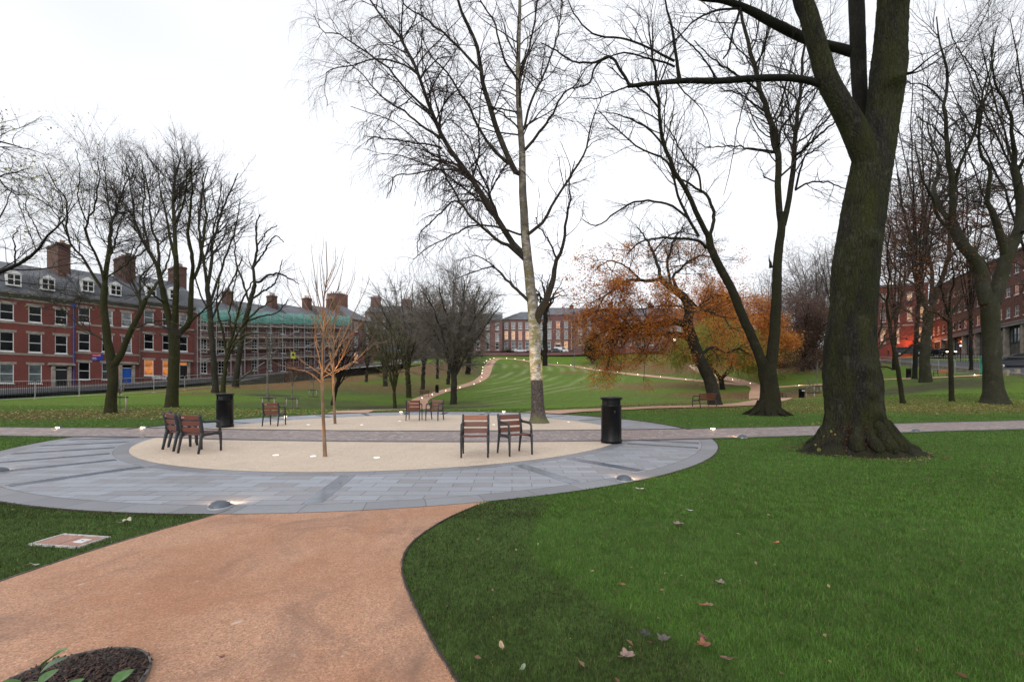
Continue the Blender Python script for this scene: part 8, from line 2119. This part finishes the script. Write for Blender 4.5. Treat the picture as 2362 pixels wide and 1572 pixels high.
def blades(n, y0, y1, power, xl, xr, hmin, hmax, w):
    """density falls with distance"""
    u = rng.rand(n)
    if power == 1: Y = y0 * (y1 / y0) ** u
    else: Y = (y0 ** (1 - power) + u * (y1 ** (1 - power) - y0 ** (1 - power))) ** (1 / (1 - power))
    X = (xl + (xr - xl) * rng.rand(n)) * Y
    k = on_grass(X, Y); X, Y = X[k], Y[k]; n = len(X); X = X + rng.normal(0, .010, n); Y = Y + rng.normal(0, .010, n)
    Z = ground(X, Y) if Y.max() > 20 else np.zeros(n)
    cl = fbm(X, Y, 61, 1.6, 3); pt = fbm(X, Y, 62, .22, 4)
    # older darker turf in a band beside the front path, fresh turf beyond its crooked seam
    j_ = .05 * fbm(X, Y, 64, 1.2, 3)
    sd = np.full(n, 9.0)
    for i in range(len(BANDL) - 1):
        a0, b0 = BANDL[i], BANDL[i + 1]; dx, dy = b0[0] - a0[0], b0[1] - a0[1]; q = np.clip(((X - a0[0]) * dx + (Y - a0[1]) * dy) / (dx * dx + dy * dy), 0, 1)
        sd = np.minimum(sd, np.hypot(X - a0[0] - q * dx, Y - a0[1] - q * dy))
    ins = inside_poly(X, Y, BANDP); band = np.where(ins, .5 + .5 * sstep(-.02, .10, sd + j_), .5 * (1 - sstep(-.04, .12, sd + j_)))
    leftb = (X < -2) & (Y < 8.5) & (X < 0); band = np.where(leftb, np.clip(.8 + .3 * pt, 0, 1), band)
    h = (hmin + (hmax - hmin) * rng.rand(n)) * (1 + .3 * cl) * (1 - .25 * band)
    a = rng.rand(n) * 2 * pi; ln = h * rng.uniform(.2, 1.1, n)
    ww = w * (Y / 3.0) ** .85 * rng.uniform(.6, 1.3, n)
    tx, ty = np.cos(a), np.sin(a); b = a + rng.normal(pi / 2, .6, n); wx, wy = np.cos(b) * ww / 2, np.sin(b) * ww / 2
    V = np.zeros((n, 5, 3))
    V[:, 0] = np.column_stack([X - wx, Y - wy, Z - .004]); V[:, 1] = np.column_stack([X + wx, Y + wy, Z - .004])
    V[:, 2] = np.column_stack([X + tx * ln * .35 - wx * .8, Y + ty * ln * .35 - wy * .8, Z + h * .62]); V[:, 3] = np.column_stack([X + tx * ln * .35 + wx * .8, Y + ty * ln * .35 + wy * .8, Z + h * .62])
    V[:, 4] = np.column_stack([X + tx * ln, Y + ty * ln, Z + h])
    i0 = np.arange(n) * 5
    F = np.concatenate([np.stack([i0, i0 + 1, i0 + 3], 1), np.stack([i0, i0 + 3, i0 + 2], 1), np.stack([i0 + 2, i0 + 3, i0 + 4], 1)])
    fresh = np.array([.108, .222, .033]); old = np.array([.050, .066, .020]); yel = np.array([.17, .20, .06]); brown = np.array([.19, .145, .075])
    f = np.clip(.5 + .5 * pt + .25 * cl, 0, 1)[:, None]
    c = fresh * (1 - .35 * (1 - f)) * (1 - band[:, None]) + old * band[:, None]
    r = rng.rand(n)[:, None]; c = np.where(r > .93, yel, c); c = np.where((r < .035), brown, c)
    c = c * (rng.uniform(.6, 1.35, n) * (1 + .22 * fbm(X, Y, 66, 3.5, 2)))[:, None]
    return V.reshape(-1, 3), F, np.repeat(c, 5, 0)
A_ = blades(400000, 1.75, 5.0, 1.0, -2.1, 2.4, .018, .042, .0030)
B_ = blades(420000, 5.0, 14.0, 1.3, -1.8, 2.0, .018, .038, .0040)
C_ = blades(230000, 14.0, 34.0, 1.4, -1.6, 1.6, .020, .040, .0046)
V = np.concatenate([A_[0], B_[0], C_[0]]); F = np.concatenate([A_[1], B_[1] + len(A_[0]), C_[1] + len(A_[0]) + len(B_[0])]); Cc = np.concatenate([A_[2], B_[2], C_[2]])
t = NT('grass_blades'); ca = t.attr('tint'); t.color(ca.outputs["Color"]); t.rough(.55); t.bsdf.inputs["Specular IOR Level"].default_value = .25
tr = t.n("ShaderNodeBsdfTranslucent"); t.l(ca.outputs["Color"], tr.inputs[0]); mx = t.n("ShaderNodeMixShader"); mx.inputs[0].default_value = .3
t.l(t.bsdf.outputs[0], mx.inputs[1]); t.l(tr.outputs[0], mx.inputs[2]); t.l(mx.outputs[0], t.out.inputs[0])
g = mesh_np('grass', V, F, t.m, attrs={'tint': Cc})
tag(g, "short turf blades over the near lawns", 'grass', kind='stuff')

# fallen leaves: the countless small ones
def litter(name, pts, size, m, lab, seed, tilt=.35):
    rg = np.random.RandomState(seed); n = len(pts)
    a = rg.rand(n) * 2 * pi; s = size * rg.uniform(.5, 1.4, n)
    nrm = np.column_stack([rg.normal(0, tilt, n), rg.normal(0, tilt, n), np.ones(n)]); nrm /= np.linalg.norm(nrm, axis=1, keepdims=True)
    t1 = np.column_stack([np.cos(a), np.sin(a), np.zeros(n)]); t1 -= (t1 * nrm).sum(1, keepdims=True) * nrm; t1 /= np.linalg.norm(t1, axis=1, keepdims=True); t2 = np.cross(nrm, t1)
    s = s[:, None]
    V = np.stack([pts - t1 * s * .5, pts - t2 * s * .28 + t1 * s * .1 + nrm * s * .12, pts + t1 * s * .5, pts + t2 * s * .28 + t1 * s * .1 + nrm * s * .12], 1).reshape(-1, 3)
    o = mesh_np(name, V, np.arange(4 * n).reshape(-1, 4), m, None, smooth=False, attrs={'tone': np.repeat(rg.rand(n), 4)})
    return tag(o, lab, 'leaves', kind='stuff')
M['litter_m'] = leafmat('dry_fallen_leaves', [(0, (.10, .045, .028)), (.45, (.24, .11, .06)), (.75, (.38, .25, .16)), (1, (.44, .40, .16))])
M['litter_y'] = leafmat('yellow_fallen_leaves', [(0, (.22, .12, .05)), (.5, (.40, .34, .10)), (1, (.50, .44, .22))])
x = rng.uniform(-1.4, 1.4, 900); y = 2.2 * (14 / 2.2) ** rng.rand(900); x = x * y; k = on_grass(x, y, .05) & (rng.rand(900) < .42); x, y = x[k], y[k]
litter('fallen_leaves', np.column_stack([x, y, np.full(len(x), .030)]), .038, M['litter_m'], "sparse small brown leaves scattered over the front lawns", 3)
xx_ = rng.uniform(-9, 5, 60); yy_ = rng.uniform(2.3, 21, 60); k = np.hypot(xx_ - CC[0], yy_ - CC[1]) < 9.2
litter('fallen_leaves', np.column_stack([xx_[k], yy_[k], np.full(k.sum(), .026)]), .032, M['litter_m'], "few small leaf scraps blown over the paved circle", 7)
a_ = rng.uniform(0, 2 * pi, 420); q_ = rng.uniform(.95, 1.5, 420)
litter('fallen_leaves', np.column_stack([7.9 + q_ * np.cos(a_), 9.9 + q_ * np.sin(a_), np.full(420, .03)]), .05, M['litter_m'], "brown leaves gathered round the foot of the huge tree", 6)
x = rng.uniform(-1.3, 1.4, 60000) ; y = rng.uniform(15.5, 62, 60000); x = x * y
lf, so, dr = masks(x, y); k = (rng.rand(60000) < np.clip(lf, 0, 1) * .9 + .035) & on_grass(x, y, .1); x, y = x[k], y[k]
litter('fallen_leaves', np.column_stack([x, y, ground(x, y) + .035]), .10, M['litter_m'], "drifts of brown leaves lying under the trees beyond the circle", 4)
n = 2600; x = rng.normal(-17, 7, n); y = rng.normal(23.5, 3.0, n); x2 = rng.normal(27, 9, n); y2 = rng.normal(26.0, 1.1, n)
x = np.concatenate([x, x2, rng.normal(12.5, 3, 500)]); y = np.concatenate([y, y2, rng.normal(30.5, .8, 500)]); k = on_grass(x, y, .15) & (y > 18.5); x, y = x[k], y[k]
litter('fallen_leaves', np.column_stack([x, y, ground(x, y) + .04]), .11, M['litter_y'], "pale yellow leaves strewn on the crest of the lawn behind the sett path", 5)

# single big leaves that can be told apart
def big_leaf(u, v, L, rot, lab, col, curl=.3, shape='lobed', name='fallen_leaf'):
    g = G0(u, v); r = thing(name, lab, 'leaf', (g[0], g[1], .032), rot)
    mb = MB(); n = 26; cx = []
    for k in range(n):
        a = 2 * pi * k / n
        if shape == 'lobed': rr = .5 * L * (.62 + .38 * abs(cos(a * 2.5)) ** .8) * (1 if abs(a - pi) > .3 else .6)
        else: rr = .5 * L / sqrt(cos(a) ** 2 + (sin(a) / .38) ** 2)
        x_, y_ = rr * cos(a), rr * sin(a); cx.append((x_, y_, curl * (x_ * x_ + 2.2 * y_ * y_) / L + .10 * L * sin(3 * a + u) * .3))
    mb.add([(0, 0, 0)] + cx, [(0, 1 + k, 1 + (k + 1) % n) for k in range(n)])
    t_ = flat_mat('leaf_tone', col, .6, .3, 40); o = mb.build('blade', t_, r, True)
    mb = MB(); mb.tube([(-.02 * L, 0, .002), (-.5 * L, 0, .012), (-.85 * L, .06 * L, .02)], [.0016, .0014, .001], 5); mb.build('stalk', t_, r)
for a in [(1448, 1524, .085, .6, "large grey-brown crumpled leaf low in the right lawn", (.24, .16, .13), .5, 'lobed'), (1622, 1480, .075, 1.9, "dark reddish brown leaf right of the large grey-brown one", (.13, .055, .04), .5, 'oval'), (1625, 1500, .08, .3, "rust coloured leaf touching the dark reddish one", (.20, .075, .035), .6, 'lobed'),
          (1157, 1503, .075, 1.75, "long narrow pale tan leaf alone on the dark turf", (.42, .28, .17), .8, 'oval'), (1476, 1132, .12, -.3, "pale cream leaf on the lawn close to the right ring lamp", (.55, .48, .40), .6, 'oval'), (1622, 1404, .06, .2, "orange-red oval leaf in the middle of the right lawn", (.30, .11, .055), .4, 'oval'),
          (1637, 1406, .05, .9, "curled brown leaf touching the orange-red oval one", (.22, .12, .08), .6, 'lobed'), (1565, 1216, .11, .1, "grey-brown lobed leaf in the upper part of the right lawn", (.20, .14, .12), .5, 'lobed'), (1660, 1354, .07, 2.1, "grey spidery leaf right of the lawn's middle", (.20, .15, .12), .7, 'lobed'),
          (1791, 1258, .08, .5, "orange leaf far right on the front lawn", (.36, .13, .05), .5, 'oval'), (1676, 1530, .07, 2.8, "dull purplish leaf at the lawn's bottom, right of the crumpled one", (.16, .08, .06), .4, 'oval'), (1530, 1486, .08, 1.1, "slate dark crumpled leaf left of the dark reddish one", (.09, .075, .07), .6, 'lobed'),
          (1488, 1474, .07, .2, "near black wet leaf beside the boundary of the dark turf", (.035, .033, .03), .4, 'lobed'), (1592, 1182, .07, .0, "small white scrap on the right lawn", (.62, .64, .60), .2, 'oval'), (1206, 1552, .06, 1.2, "pale green leaf at the bottom of the dark turf", (.22, .27, .17), .4, 'oval'),
          (292, 1211, .11, .4, "pale split leaf on the left grass above the inspection cover", (.42, .38, .28), .8, 'lobed'), (85, 1310, .06, .3, "small whitish leaf near the left path edge", (.5, .48, .44), .4, 'oval'), (512, 1529, .035, .2, "small reddish brown leaf lying on the tan path", (.20, .075, .05), .5, 'lobed'),
          (1437, 1357, .045, .0, "small orange-brown leaf above the long boundary of the dark turf", (.32, .16, .09), .4, 'oval'), (1366, 1325, .04, .8, "light tan scrap of leaf beside the dark turf", (.42, .28, .16), .4, 'oval')]:
    big_leaf(*a)
